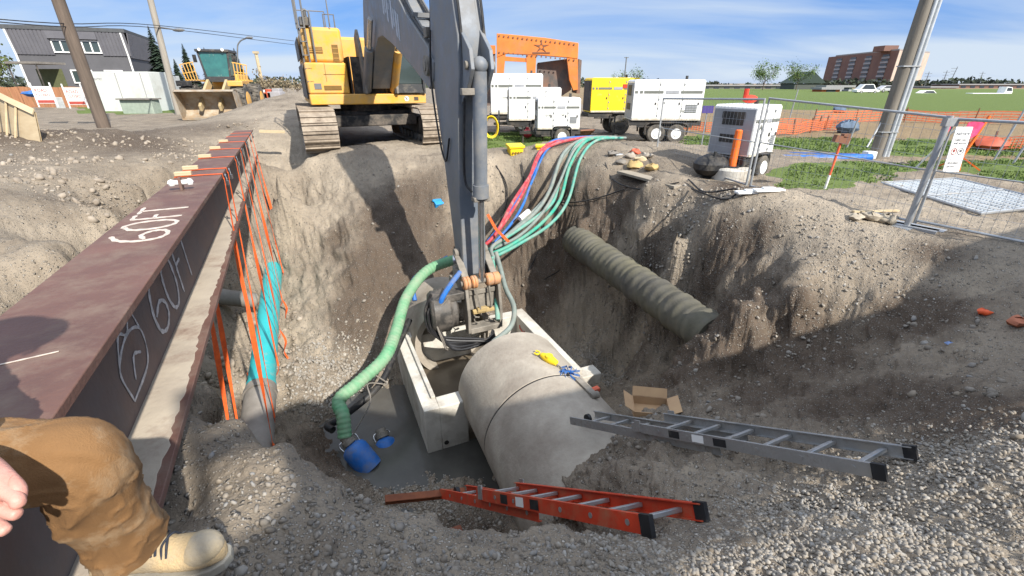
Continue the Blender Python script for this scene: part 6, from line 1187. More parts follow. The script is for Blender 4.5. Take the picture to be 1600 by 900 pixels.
low(1078,1272,134.5,190, mat('dull_green_wall', (.12,.14,.12), .9), 'long dark low building on the skyline left of the tower', win=12)
low(1452,1492,137,200, mat('tan_wall', (.40,.33,.24), .9), 'small tan flat building right of the tower', win=3)
low(1495,1640,133,215, BRK, 'long low brick building at the right edge of the skyline', win=10)
low(1284,1312,140,120, mat('orange_hut', (.60,.16,.06), .8), 'small orange hut in front of the apartment tower', 'hut', win=1, depth=4)
low(1290,1330,136.5,128, mat('grey_hut', (.42,.43,.44), .8), 'grey hut just behind the small orange one', 'hut', win=2, depth=4)
q = PY(1262,138,170); t = thing('gabled_house', 'dark house with pointed roof between the pale trees and the tower', 'house', (q.x,170,0)); z1 = PY(1262,128,170).z
mb = MB(); mb.box((q.x,175,z1/2-1), (9,9,z1+1)); mb.build('wall', mat('dark_wall', (.09,.10,.09), .9), t); mb = MB(); zz_ = PY(1262,112,170).z; mb.prism([(q.x-5,170,z1-.4),(q.x+6,170,z1-.4),(q.x+1,170,zz_)], (0,10,0)); mb.build('roof', mat('green_roof', (.035,.055,.045), .8), t)
def car(px, py, y, m, lab, L_=4.4, H_=1.4, name='parked_car', cat_='car'):
    q = PY(px, py, y); q.z = max(-1.0, q.z-.3); t = thing(name, lab, cat_, q, 0, 'vehicles parked in front of the far buildings', world_verts=False); h = L_/2
    if name == 'parked_car': prof = [(-h,.3),(h,.3),(h,.75),(h*.7,.85),(h*.35,H_),(-h*.45,H_),(-h*.8,.9),(-h,.8)]
    else: prof = [(-h,.6),(h,.6),(h,1.4),(h*.9,2.2),(h*.62,2.3),(h*.6,1.1),(-h,1.1)]
    mb = MB(); mb.prism([(x,-.85,z) for x, z in prof], (0,1.7,0)); mb.build('body', m, t, bevel=.08)
    mb = MB(); mb.prism([(x,-.87,z) for x, z in ([(h*.3,H_-.08),(-h*.4,H_-.08),(-h*.65,.95),(h*.55,.9)] if name == 'parked_car' else [(h*.66,2.1),(h*.86,2.1),(h*.95,1.5),(h*.66,1.5)])], (0,1.74,0)); mb.build('window', DGL, t)
    for x in (-h*.6,h*.6):
        for sy in (-.8,.8): wheel(t, (x,sy,.33), .33, .22, GSTEEL, axis=(0,1,0))
car(1446,150,105,WHITE,'white car parked right of the light pole on the skyline')
car(1385,142,110,mat('silver_car', (.5,.5,.52), .3),'silver car parked before the apartment tower')
car(1352,144,108,WHITE,'white van-like car left of the silver one before the tower', 5.0, 1.9)
car(1542,152,100,WHITE,'long white flatbed truck parked at the right before the brick building', 8.0, name='flatbed_truck', cat_='truck')
for k, (px, pt, y) in enumerate(((1443,112,230),(1470,110,240),(1480,104,250),(1512,118,260),(1526,112,270))):
    q = PY(px, 138, y); zt_ = PY(px, pt, y).z; t = thing('utility_mast', ['leftmost mast just right of the apartment tower','second mast from the tower','tallest thin mast with a slight lean','short mast above the low buildings','rightmost thin mast on the skyline'][k], 'mast', (q.x,y,0), 0, 'masts on the right skyline')
    mb = MB(); mb.tube([(q.x,y,-2),(q.x+(1.2 if k == 2 else 0),y,zt_)], [.3,.12], 6); mb.build('shaft', mat('mast_grey', (.14,.15,.16), .8), t); mb = MB()
    for j in range(3): mb.box((q.x,y,zt_-.8-j*1.3), (3.2-.5*j,.15,.15))
    mb.build('cross_arms', mat('mast_grey', ()), t)
# ---------------------------------------------------------------- trees
LEAFG = mat('leaf_spring_green', (.13,.19,.05), .8, c2=(.07,.12,.03), scale=.8); SPR = mat('spruce_needles', (.035,.06,.035), .9, c2=(.02,.035,.022), scale=.8); TRK_ = mat('bark', (.12,.09,.07), .9, bump=.4); DRY = mat('bare_brush', (.28,.22,.15), .9, c2=(.18,.15,.09), scale=.7); HEDGE = mat('far_tree_line', (.05,.065,.04), .95, c2=(.035,.045,.03), scale=.1)
def leaves(t, pts, size, m, seed, name='crown'):
    r = np.random.default_rng(seed); n = len(pts); d = r.normal(size=(n,3)); d /= np.linalg.norm(d,axis=1)[:,None]; e = np.cross(d, r.normal(size=(n,3))); e /= np.linalg.norm(e,axis=1)[:,None]; s = size*r.uniform(.5,1.3,(n,1))
    P0 = np.array(pts); vv = np.stack([P0-d*s, P0+e*s*.6, P0+d*s, P0-e*s*.6], 1).reshape(-1,3); mb = MB(); mb.v = [Vector(v) for v in vv]; mb.f = [(4*i,4*i+1,4*i+2,4*i+3) for i in range(n)]; mb.m = [0]*n
    return mb.build(name, m, t, smooth=0)
def broadleaf(px, pbase, ptop, y, wpx, m, lab, seed, n=1700, ls=None, bare=False, cat_='tree', name='deciduous_tree', grp=None):
    q = PY(px, pbase, y); top = PY(px, ptop, y).z; r = np.random.default_rng(seed); w = wpx/2*y/FPX*.95; z0 = min(q.z, 0); h = top-z0
    t = thing(name, lab, cat_, (q.x, y, z0), 0, grp); mb = MB(); mb.tube([(q.x,y,z0-.3),(q.x+.02*h,y,z0+h*.45)], [h*.02,h*.012], 8); ends = []
    for k in range(9):
        a = r.uniform(0,6.28); e = r.uniform(.5,1.0); p1 = Vector((q.x+.02*h, y, z0+h*(.25+.03*k))); p2 = p1+Vector((math.cos(a)*w*.7*e, math.sin(a)*w*.7*e, h*.38*e)); mb.tube(smooth_path([p1, p1.lerp(p2,.5)+Vector((0,0,-.03*h)), p2],3), [h*.012,h*.009,h*.007,h*.006,h*.005,h*.004,h*.003], 5); ends += [p1.lerp(p2,.6), p2]
        for j in range(3): p3 = p2+Vector(r.normal(0,.18*w,3))+Vector((0,0,.1*h)); mb.tube([p1.lerp(p2,.7), p3], [h*.004,h*.0015], 4); ends.append(p3)
    mb.build('trunk', TRK_, t); pts = []
    for k in range(n):
        e = ends[r.integers(len(ends))]; pts.append(np.array(e)+r.normal(0,.16,3)*np.array([w,w,h*.45]))
    leaves(t, pts, ls or h*.028, m, seed); return t
def spruce(px, pbase, ptop, y, lab, seed, grp='spruces behind the loader'):
    q = PY(px, pbase, y); top = PY(px, ptop, y).z; z0 = min(q.z,0); h = top-z0; r = np.random.default_rng(seed); t = thing('spruce_tree', lab, 'tree', (q.x,y,z0), 0, grp)
    mb = MB(); mb.tube([(q.x,y,z0-.2),(q.x,y,top)], [h*.022,.03], 8); mb.build('trunk', TRK_, t); mb = MB()
    for k in range(int(80)):
        f = k/80; z = z0+h*(.08+.92*f); R_2 = h*.25*(1-f)**.9+.05
        for j in range(13):
            a = r.uniform(0,6.28); l = R_2*r.uniform(.55,1.15); c_, s_ = math.cos(a), math.sin(a); dr = l*r.uniform(.25,.5); w = l*.22+.04
            b = len(mb.v); mb.add([(q.x,y,z),(q.x+c_*l*.6-s_*w,y+s_*l*.6+c_*w,z-dr*.5),(q.x+c_*l,y+s_*l,z-dr),(q.x+c_*l*.6+s_*w,y+s_*l*.6-c_*w,z-dr*.6)], [(0,1,2,3)])
    mb.build('crown', SPR, t, smooth=0)
spruce(268,166,40,52,'tallest dark spruce behind the second leaning pole',1); spruce(309,160,68,60,'spruce top showing just above the loader cab left side',2); spruce(384,158,75,56,'slender spruce right of the loader beside the street lamp',3); spruce(292,165,92,50,'short bushy spruce squeezed behind the loader railings',4); spruce(398,165,118,58,'small spruce at the foot of the slender one',5); spruce(340,160,74,66,'spruce tip rising behind the loader cab roof',6)
broadleaf(1192,137,101,150,48,LEAFG,'left one of two pale green trees on the skyline',11); broadleaf(1244,137,101,150,46,LEAFG,'right one of two pale green trees on the skyline',12)
broadleaf(964,150,112,90,26,LEAFG,'small light green tree above the yellow compressor',13,500); broadleaf(992,150,106,95,26,LEAFG,'thin leafing tree between compressor and double-axle generator',14,420)
broadleaf(8,165,70,55,60,mat('leaf_olive', (.12,.15,.05), .85, c2=(.07,.09,.03), scale=.8),'olive green tree at the left edge in front of the grey house',15,900)
for k, (px, pt, wp_, y_) in enumerate(((425,116,40,70),(445,122,36,80),(410,124,30,62),(235,62,60,75),(180,50,50,85),(465,127,30,90))):
    broadleaf(px,150,pt,y_,wp_,DRY,['bare tan brush where the road meets the sky','bare bush right of the first, nearer the excavator','low bare bush next to the spruces','bare grey tree rising behind the right end of the house','bare tree top just above the house roof','last low bush beside the excavator'][k],30+k,350,.16,cat_='bush' if k not in (3,4) else 'tree',name='bare_bush' if k not in (3,4) else 'bare_tree')
r = np.random.default_rng(5); n_ = 9000; xs = r.uniform(-260,330,n_); hh = 2.6+1.8*vnoise(xs*.06,xs*0,xs*0)+.8*vnoise(xs*.5,xs*0,xs*0); o = leaves(None, np.stack([xs, 235+r.normal(0,4,n_), r.random(n_)*hh],1), 1.0, HEDGE, 5, 'far_trees'); struct(o, 'stuff')
# ---------------------------------------------------------------- left background
q = P(155,173,.3); q = Vector((q.x*.62,q.y*.62,.35))
def utility_pole(px0, py0, px1, py1, y, r, lab, m):
    a = PY(px0, py0, y); t = thing('utility_pole', lab, 'utility pole', (a.x,y,0)); b = PY(px1, py1, y); d = (b-a)/(b.z-a.z); p0 = a-d*(a.z+.3); p1 = a+d*(11-a.z); mb = MB(); mb.tube([p0, p1], [r, r*.75], 16); mb.build('shaft', m, t)
    mb = MB(); mb.box(p1+Vector((0,0,-.5)), (2.2,.12,.14)); mb.build('cross_arm', m, t)
    for x in (-.9,0,.9): mb = MB(); mb.cyl(p1+Vector((x,0,-.43)), p1+Vector((x,0,-.25)), .05, 10); mb.build('insulator', GREYP, t)
    return p0, p1
POLEB = mat('dark_pole_wood', (.15,.115,.09), .85, c2=(.09,.07,.055), scale=3, stretch=(4,4,.3), bump=.3); POLEG = mat('grey_pole_wood', (.34,.31,.26), .85, c2=(.25,.23,.2), scale=3, stretch=(4,4,.3), bump=.3)
p0a, p1a = utility_pole(152,170,91,0,22,.26,'dark brown wooden utility pole in front of the grey house',POLEB)
p0b, p1b = utility_pole(276,164,235,0,32,.20,'pale grey wooden utility pole beside the spruces',POLEG)
for k, (pts, lab) in enumerate(((((-40,27),(105,37),(250,40),(460,64)),'upper overhead cable passing the two left poles'),(((-40,31),(108,42),(250,44),(460,70)),'lower overhead cable passing the two left poles'))):
    pw = [PY(a, b, y) for (a, b), y in zip(pts, (18,22,32,52))]; mb = MB(); mb.tube(smooth_path(pw, 6), [.02]*19, 5); o = mb.build('overhead_cable', BLK, origin=pw[0]); tag(o, lab, 'cable')
q = PY(371,122,45); t = thing('street_lamp', 'grey curved street lamp right of the loader cab', 'street lamp', (q.x,45,0)); mb = MB(); pz_ = [PY(371,150,45),PY(371,85,45),PY(374,66,45),PY(386,59,45)]; mb.tube(smooth_path([Vector((pz_[0].x,45,0))]+pz_[1:],6), .06, 8); mb.build('pole', GREYM, t); mb = MB(); mb.sphere(pz_[-1]+Vector((.2,0,0)), .22, 10, (1.6,.8,.5)); mb.build('lamp_head', GREYM, t)
q = PY(283,47,32); t = thing('pole_lamp', 'cobra-head lamp reaching out from the pale utility pole', 'street lamp', q); mb = MB(); mb.tube([PY(248,42,32), PY(272,46,32)], .035, 6); mb.build('arm', GREYM, t); mb = MB(); mb.sphere(PY(279,47,32), .25, 10, (1.6,.7,.4)); mb.build('lamp_head', GREYM, t)
q = PY(414,150,70); t = thing('tall_pole', 'pale slim post far down the road', 'pole', (q.x,70,0)); mb = MB(); mb.tube([(q.x,70,0),(q.x,70,PY(414,82,70).z)], .22, 8); mb.build('shaft', WOOD, t); mb = MB(); mb.box((q.x,70,PY(414,82,70).z),(.6,.6,.3)); mb.build('cap', WOOD, t)
q = PY(976,120,80); t = thing('tall_pole', 'thin dark pole behind the yellow compressor', 'pole', (q.x,80,0)); mb = MB(); mb.tube([(q.x,80,0),(q.x,80,PY(976,89,80).z)], .09, 8); mb.build('shaft', GREYM, t); mb = MB(); mb.box((q.x,80,PY(976,90,80).z),(.7,.1,.1)); mb.build('cross_arm', GREYM, t)
# grey house with ribbed upper cladding
HSID = mat('grey_siding', (.10,.10,.108), .8, c2=(.085,.085,.092), scale=1); HRIB = mat('grey_ribbed_cladding', (.13,.13,.145), .7, c2=(.11,.11,.125), scale=1); HROOF = mat('dark_roof', (.08,.085,.09), .8)
hA, hB = Vector((-49.5,50,0)), Vector((-41.2,54,0)); hu = (hB-hA).normalized(); hn = Vector((hu.y,-hu.x,0)); LB = (hB-hA).length; DP = 12; HT = 6.7
hs2 = thing('grey_house', 'two-storey dark grey house with ribbed upper cladding and white window frames', 'house', hA)
def HH(u, v, z): return hA+hu*u-hn*v+Vector((0,0,z))
mb = MB(); mb.prism([HH(0,0,-.5),HH(LB,0,-.5),HH(LB,DP,-.5),HH(0,DP,-.5)], (0,0,HT+.54)); mb.build('wall', HSID, hs2)
mb = MB(); mb.prism([HH(-.3,-.55,HT+.05),HH(LB+.3,-.55,HT+.05),HH(LB+.3,DP,HT+.05),HH(-.3,DP,HT+.05)], (0,0,.35)); mb.build('roof', HROOF, hs2)
def cladding(u0, u1, side=0):
    mb = MB(); k = u0
    while k < u1-.05:
        if side == 0: mb.prism([HH(k,-.12,4.55),HH(k+.22,-.12,4.55),HH(k+.22,-.5,HT+.04),HH(k,-.5,HT+.04)], hn*-.10); mb.prism([HH(k+.22,-.08,4.55),HH(k+.3,-.08,4.55),HH(k+.3,-.45,HT+.04),HH(k+.22,-.45,HT+.04)], hn*-.06)
        else: mb.prism([HH(LB+.1,k,4.4),HH(LB+.1,k+.22,4.4),HH(LB+.4,k+.22,HT+.04),HH(LB+.4,k,HT+.04)], hu*-.08); mb.prism([HH(LB+.05,k+.22,4.4),HH(LB+.05,k+.3,4.4),HH(LB+.35,k+.3,HT+.04),HH(LB+.35,k+.22,HT+.04)], hu*-.05)
        k += .3
    mb.build('cladding', HRIB, hs2)
cladding(.1,3.0); cladding(7.0,LB); cladding(0,DP-.3,1); cladding(4.6,5.2)
mb = MB(); mb.prism([HH(3.02,-.46,6.02),HH(6.98,-.46,6.02),HH(6.98,-.5,HT+.04),HH(3.02,-.5,HT+.04)], hn*-.40); mb.build('fascia', HRIB, hs2)
def hwin(u0, u1, z0, z1):
    mb = MB(); um = (u0+u1)/2
    for a_, b_, c_, d_ in ((u0,u1,z0,z0+.12),(u0,u1,z1-.12,z1),(u0,u0+.12,z0+.12,z1-.12),(u1-.12,u1,z0+.12,z1-.12),(um-.06,um+.06,z0+.12,z1-.12)): mb.prism([HH(a_,-.16,c_),HH(b_,-.16,c_),HH(b_,-.16,d_),HH(a_,-.16,d_)], hn*-.12)
    f = mb.build('window', WHITE, hs2); mb = MB(); mb.prism([HH(u0+.1,-.08,z0+.1),HH(u1-.1,-.08,z0+.1),HH(u1-.1,-.08,z1-.1),HH(u0+.1,-.08,z1-.1)], hn*-.04); mb.build('pane', GLASS, f)
hwin(3.1,4.6,4.75,5.95); hwin(5.5,7.0,4.75,5.95); hwin(3.8,5.6,1.9,3.2); hwin(6.6,8.2,2.2,3.2)
for u_ in (.05, LB-.15): mb = MB(); mb.prism([HH(u_,-.62,HT),HH(u_+.14,-.62,HT),HH(u_+.14,-.2,4.5),HH(u_,-.2,4.5)], hn*-.1); mb.prism([HH(u_,-.2,4.5),HH(u_+.14,-.2,4.5),HH(u_+.14,-.14,0),HH(u_,-.14,0)], hn*-.1); mb.build('downpipe', WHITE, hs2)
mb = MB(); mb.box(HH(4.9,-.2,3.9),(.5,.2,.12)); mb.build('wall_lamp', WHITE, hs2)
def fbox(px0, px1, pt, pb, y, dep, m, nm, lab, cat_, extra=None, skew=0):
    a, b = PY(px0,pb,y), PY(px1,pb,y); zt_ = PY(px0,pt,y).z; z0 = min(a.z,0)-.1; t = thing(nm, lab, cat_, (a.x,y,z0)); mb = MB(); mb.prism([(a.x,y,z0),(b.x,y+skew,z0),(b.x,y+skew,zt_),(a.x,y,zt_)], (-.15*dep,dep,0)); mb.build('body', m, t, bevel=.03)
    if extra: extra(t, a, b, z0, zt_, y)
    return t
def cont(t, a, b, z0, zt_, y):
    for f in (.12,.5,.88): mb = MB(); x = a.x+(b.x-a.x)*f; mb.box((x,y-.02,(z0+zt_)/2),(.04,.04,zt_-z0-.1)); mb.build('seam', PANEL, t)
    text_mb('NO ENTRY', .20, (a.x+.35,y-.02,zt_-.55), (1,0,0), (0,0,1)).build('faint_lettering', PANEL, t)
fbox(147,247,112,168,36,3.0,mat('off_white_panel', (.62,.64,.60), .6, c2=(.55,.57,.53), scale=.7, dirt=(.45,.45,.4), dscale=.5),'site_container','large off-white site container behind the dark leaning pole','container',cont)
fbox(248,266,118,166,38,2.6,mat('pale_grey_panel', (.45,.47,.46), .6),'side_container','narrow grey container end right of the off-white one','container')
def lid(t, a, b, z0, zt_, y): mb = MB(); mb.box(((a.x+b.x)/2,y+.4,zt_+.05),((b.x-a.x)*1.05,1.2,.08)); mb.build('lid', GREYP, t)
fbox(191,240,156,172,33,1.0,mat('pale_green_grey', (.34,.40,.33), .8),'grit_bin','low green grey bin in front of the off-white container','bin',lid)
# brown board fence in separate boards
t = thing('board_fence', 'orange brown wooden board fence below the grey house', 'fence', P(0,165,0)); mb = MB(); fa, fb = PY(-40,166,42), PY(152,166,42)
mb2 = MB(); k = 0; FN = (fb-fa).length
while k < FN: q = fa.lerp(fb, k/FN); mb.box((q.x, 42+.02*math.sin(k*7), .75+.03*math.sin(k*3)), (.26,.04,1.75)); k += .29
mb.build('boards', mat('fence_brown', (.42,.20,.10), .85, c2=(.30,.14,.07), scale=2, stretch=(3,3,.4)), t); mb2.box(((fa.x+fb.x)/2,42.06,1.3),(FN,.05,.1)); mb2.build('rail', mat('fence_brown', ()), t)
REDP = mat('print_red', ())
for k, (px, py, w_, lab) in enumerate(((76,166,1.15,'left white construction sign with red text on the rubble'),(124,168,1.1,'right white construction sign with red text on the rubble'))):
    q = PY(px, py, 24); zz2 = q.z; t = thing('construction_sign', lab, 'sign', (q.x,24,zz2), .1, 'white construction signs', world_verts=False); hh2 = 1.0
    mb = MB(); mb.box((0,0,.52),(w_*.72,.04,.78)); bd = mb.build('board', WHITE, t)
    for s_ in (-1,1): mb = MB(); mb.box((s_*w_*.38,.0,.52),(.04,.05,1.12)); mb.build('post', WHITE, t)
    for txt, s_, z_ in (('ROAD',.20,.66),('CLOSED',.17,.46)): text_mb(txt, s_, (-w_*.30,-.024,z_), (1,0,0), (0,0,1)).build('lettering', REDP, bd)
    mb = MB(); mb.box((0,-.022,.22),(w_*.66,.012,.13)); mb.build('red_bar', REDP, bd)
t = fbox(88,102,152,168,40.5,.1,mat('pale_grey_panel', ()),'leaning_board','grey board leaning on the brown fence between two signs','board')
q = PY(52,146,38); mb = MB(); mb.sphere(q,.5,12,(1.8,.8,.4)); mb.v = [v+Vector(rng.normal(0,.04,3)) for v in mb.v]; o = mb.build('blue_tarp', BLUE, origin=q); tag(o, 'blue tarpaulin heap in front of the brown fence', 'tarpaulin')
t = thing('patio_canopy', 'grey flat-topped patio canopy before the house left corner', 'canopy', PY(20,120,45)); mb = MB(); a, b = PY(16,98,45), PY(64,100,45); mb.box(((a.x+b.x)/2,46,a.z),(b.x-a.x,3,.18)); mb.build('top', GREYP, t)
for x in (a.x+.1, b.x-.1): mb = MB(); mb.cyl((x,44.6,0),(x,44.6,a.z),.06,8); mb.build('post', UND, t)
mb = MB(); mb.box(((a.x+b.x)/2,47,a.z*.5),(b.x-a.x-.3,.08,a.z*.75)); mb.build('curtain', mat('olive_cloth', (.12,.13,.06), .9), t)
# curved tan plywood form at the left edge, and bits beside it
t = thing('plywood_form', 'large curved tan plywood form lying at the left edge behind the rubble', 'plywood form', PY(20,180,12)); mb = MB()
crv = smooth_path([PY(-45,138,13.0),PY(-10,146,12.6),PY(20,160,12.2),PY(54,176,12.0)],6); low_ = [Vector((p.x,p.y-.2,p.z*.0+.35)) for p in crv]
vs = [v for pr_ in zip(crv, low_) for v in pr_]; mb.add(vs+[v+Vector((0,.04,0)) for v in vs], [(2*i,2*i+1,2*i+3,2*i+2) for i in range(len(crv)-1)]+[(2*len(crv)+2*i,2*len(crv)+2*i+2,2*len(crv)+2*i+3,2*len(crv)+2*i+1) for i in range(len(crv)-1)])
mb.build('sheet', mat('plywood', (.52,.42,.27), .8, c2=(.44,.34,.21), scale=2, stretch=(1,1,3)), t); mb = MB(); mb.ribbon([p+Vector((0,-.02,.02)) for p in crv], .16, Vector((0,.5,.6)), .03); mb.build('top_rib', mat('plywood', ()), t)
for k in range(4): q = crv[4+3*k]; mb = MB(); mb.beam(q+Vector((.0,-.03,-.03)), Vector((q.x-.25,q.y-.25,.40)), .05,.04); mb.build('stud', mat('plywood', ()), t)
q = PY(388,182,26); mb = MB(); mb.lathe([(.18,0),(.18,.04),(.1,.06),(.04,.55),(.02,.56)], (q.x,26,.25), n=14); o = mb.build('traffic_cone', WHITE, origin=q); tag(o, 'small white cone by the loader wheel', 'cone')
# far piles along the road
for k, (px, py, w_, m) in enumerate(((412,150,1.6,WHITE),(420,149,1.2,mat('faded_red', ())),(432,148,1.5,PANEL))):
    q = PY(px, py, 60); mb = MB(); mb.box((q.x,60,max(q.z,.2)),(w_,1.5,.7)); mb.box((q.x+.2,60,max(q.z,.2)+.5),(w_*.6,1,.4)); o = mb.build('stacked_material', m, origin=q, bevel=.05); tag(o, ['white stack of material beside the far road','red stack of material beside the far road','grey stack of material nearest the spoil heap'][k], 'stack')
mb = MB(); a, b = PY(405,205,14.5), PY(445,206,14.8); mb.beam(a,b,.12,.08); o = mb.build('timber_sleeper', WOOD, origin=a); tag(o, 'dark timber lying at the far end of the steel beam', 'timber')
# ---------------------------------------------------------------- seated worker on the beam (only a leg, boot and hand reach into the picture)
SKIN = mat('skin', (.58,.30,.24), .5, c2=(.50,.24,.19), scale=25, bump=.15, bscale=120); CANV = mat('brown_canvas', (.27,.145,.058), .9, c2=(.18,.096,.038), scale=4, dirt=(.34,.25,.155), dscale=7, damt=.45, bump=.25, bscale=300)
HOOD = mat('grey_hoodie', (.30,.28,.27), .9, bump=.3, bscale=200); SUEDE = mat('tan_suede', (.52,.39,.22), .85, c2=(.43,.32,.18), scale=7, dirt=(.27,.25,.21), dscale=5, damt=.6, bump=.3, bscale=150); SOLE = mat('sole', (.40,.37,.30), .8, dirt=(.25,.23,.2), damt=.6, bump=.2); NAVY = mat('navy_cloth', (.03,.035,.05), .8, bump=.3, bscale=120)
H1 = Vector((-1.30,.50,1.285)); K1 = PD(108,716,.93); A1 = PD(196,838,1.19); H2 = Vector((-1.24,.24,1.285)); K2 = Vector((-.93,.02,1.26)); A2 = Vector((-1.08,.12,.80))
per = thing('person', 'seated worker in brown canvas trousers and tan boots, sitting on the steel beam', 'person', Vector((-1.3,.4,1.18)))
wr = PD(-62,712,.74)
bv = []; be = []; br_ = []
def bn(p, r, par=None): bv.append(Vector(p)); br_.append(r); i = len(bv)-1; (be.append((par, i)) if par is not None else None); return i
pel = bn((-1.31,.36,1.32), .13); ch1 = bn((-1.26,.37,1.50), .135, pel); ch2 = bn((-1.18,.39,1.66), .14, ch1); nk = bn((-1.10,.42,1.79), .055, ch2); hd = bn((-1.04,.44,1.89), .085, nk); hd2 = bn((-1.01,.45,1.98), .088, hd)
bn(Vector((-.915,.475,1.925)), .014, hd); bn(Vector((-1.04,.525,1.93)), .016, hd); bn(Vector((-1.0,.36,1.93)), .016, hd)     # nose, ears
for Hh, Kk, Aa in ((H1,K1,A1),(H2,K2,A2)):
    h_ = bn(Hh, .085, pel); m_ = bn(Hh.lerp(Kk,.5), .075, h_); k_ = bn(Kk, .055, m_); c_ = bn(Kk.lerp(Aa,.35), .055, k_); a_ = bn(Aa, .038, c_); bn(Aa+Vector((-.01,0,-.10)), .03, a_)
sh1 = bn((-1.20,.58,1.64), .06, ch2); sh2_ = bn((-1.14,.22,1.64), .06, ch2)
e1 = bn((-1.16,.66,1.42), .045, sh1); w1 = bn((-1.00,.62,1.36), .03, e1); bn((-.95,.60,1.35), .03, w1)
e2 = bn(Vector((-1.08,.40,1.42)), .045, sh2_); w2_ = bn(wr, .028, e2); pm_ = bn(PD(-30,738,.725), .032, w2_); pk = bn(PD(-6,758,.715), .030, pm_)
for ch_ in ([(18,752,.715),(33,764,.71),(30,784,.705),(8,786,.705)], [(10,768,.705),(28,780,.70),(30,796,.70)], [(-12,786,.71),(8,798,.70),(32,806,.70)], [(-22,800,.715),(-6,820,.71),(13,833,.71)], [(-34,790,.72),(-34,822,.72),(-18,850,.72)]):
    pr_ = pk
    for j, q in enumerate(ch_): pr_ = bn(PD(*q), (.0125,.0115,.0105,.009)[j], pr_)
me = bpy.data.meshes.new('body'); me.from_pydata([v-Vector(per['_o']) for v in bv], be, []); ob = bpy.data.objects.new('body', me); col.objects.link(ob)
sk = ob.modifiers.new('skin', 'SKIN'); ss = ob.modifiers.new('sub', 'SUBSURF'); ss.levels = 2; ss.render_levels = 2
for i, v in enumerate(me.skin_vertices[0].data): v.radius = (br_[i], br_[i]); v.use_root = (i == 0)
dg = bpy.context.evaluated_depsgraph_get(); dg.update(); m2 = bpy.data.meshes.new_from_object(ob.evaluated_get(dg)); ob.modifiers.clear(); ob.data = m2; m2.materials.clear(); m2.materials.append(SKIN); m2.polygons.foreach_set('use_smooth', [True]*len(m2.polygons)); ob.parent = per
def loft(path, radii, fold, na=110, nl=150, flat=None, capo=False):
    p = smooth_path(path, 12); L_ = [0]
    for a, b in zip(p[:-1], p[1:]): L_.append(L_[-1]+(b-a).length)
    T = L_[-1]; out = []; kk = 0
    for i in range(nl):
        d = T*i/(nl-1)
        while kk < len(L_)-2 and L_[kk+1] < d: kk += 1
        f = (d-L_[kk])/max(1e-6, L_[kk+1]-L_[kk]); out.append(p[kk].lerp(p[kk+1], f))
    t0 = (out[1]-out[0]).normalized(); nr_ = Vector((0,0,1)); nr_ = (nr_-t0*nr_.dot(t0)).normalized(); pt = t0; vs = []; fs = []
    ks = [k/(len(radii)-1) for k in range(len(radii))]
    for i in range(nl):
        u = i/(nl-1); t = (out[min(i+2,nl-1)]-out[max(i-2,0)]).normalized(); nr_ = pt.rotation_difference(t) @ nr_; nr_ = (nr_-t*nr_.dot(t)).normalized(); pt = t; bn_ = t.cross(nr_)
        r = float(np.interp(u, ks, radii))
        for j in range(na):
            a = 2*math.pi*j/na; d = nr_*math.cos(a)+bn_*math.sin(a); rr = r+fold(u, a, out[i]+d*r); vs.append(out[i]+d*rr)
    for i in range(nl-1):
        for j in range(na): fs.append((i*na+j, i*na+(j+1) % na, (i+1)*na+(j+1) % na, (i+1)*na+j))
    if capo: fs += [tuple(range(na))[::-1], tuple((nl-1)*na+j for j in range(na))]
    return vs, fs
def vn(x, y, z): return float(vnoise(np.array([x]), np.array([y]), np.array([z]))[0])
def fold_leg(seed):
    def f(u, a, p):
        kn = math.exp(-((u-.55)/.16)**2); tilt = math.sin(a+seed)
        q = u*17+tilt*3.0+1.6*vn(u*5+seed, math.cos(a)*1.3, math.sin(a)*1.3)
        rid = (1-abs(math.sin(q*.5)))**2.2
        amp = .004+.016*kn*(.4+.6*max(0, -math.cos(a)))+.006*math.exp(-((u-.84)/.10)**2)
        sm = .0022*math.exp(-((a-2.2)/.05)**2)+.0016*math.exp(-((a-2.34)/.04)**2)
        return sm+amp*rid*(.4+.6*abs(vn(u*9, math.cos(a)*2+seed, math.sin(a)*2)))*2.0+.008*vn(u*7, math.cos(a)*1.5, math.sin(a)*1.5+seed)+.006*(1-abs(vn(u*16+tilt*1.5, math.cos(a)*3, math.sin(a)*3)))**6
    return f
tv = MB()
for (Hh, Kk, Aa, sd_) in ((H1, K1, A1, .4),(H2, K2, A2, 2.1)):
    d1_ = (Kk-Hh).normalized(); d2_ = (Aa-Kk).normalized()
    vs, fs = loft([Hh-d1_*.12, Hh, Hh.lerp(Kk,.5), Kk-d1_*.05, Kk+d2_*.02+d1_*.01, Kk.lerp(Aa,.45), Aa, Aa+d2_*.03], [.122,.115,.105,.094,.085,.080,.078,.079,.081,.082,.083], fold_leg(sd_)); tv.add(vs, fs)
vs, fs = loft([Vector((-1.32,.36,1.22)), Vector((-1.31,.36,1.33)), Vector((-1.27,.36,1.44))], [.15,.17,.15], fold_leg(1.0), 48, 24, capo=True); tv.add(vs, fs)
trs = tv.build('trousers', CANV, per, smooth=180)
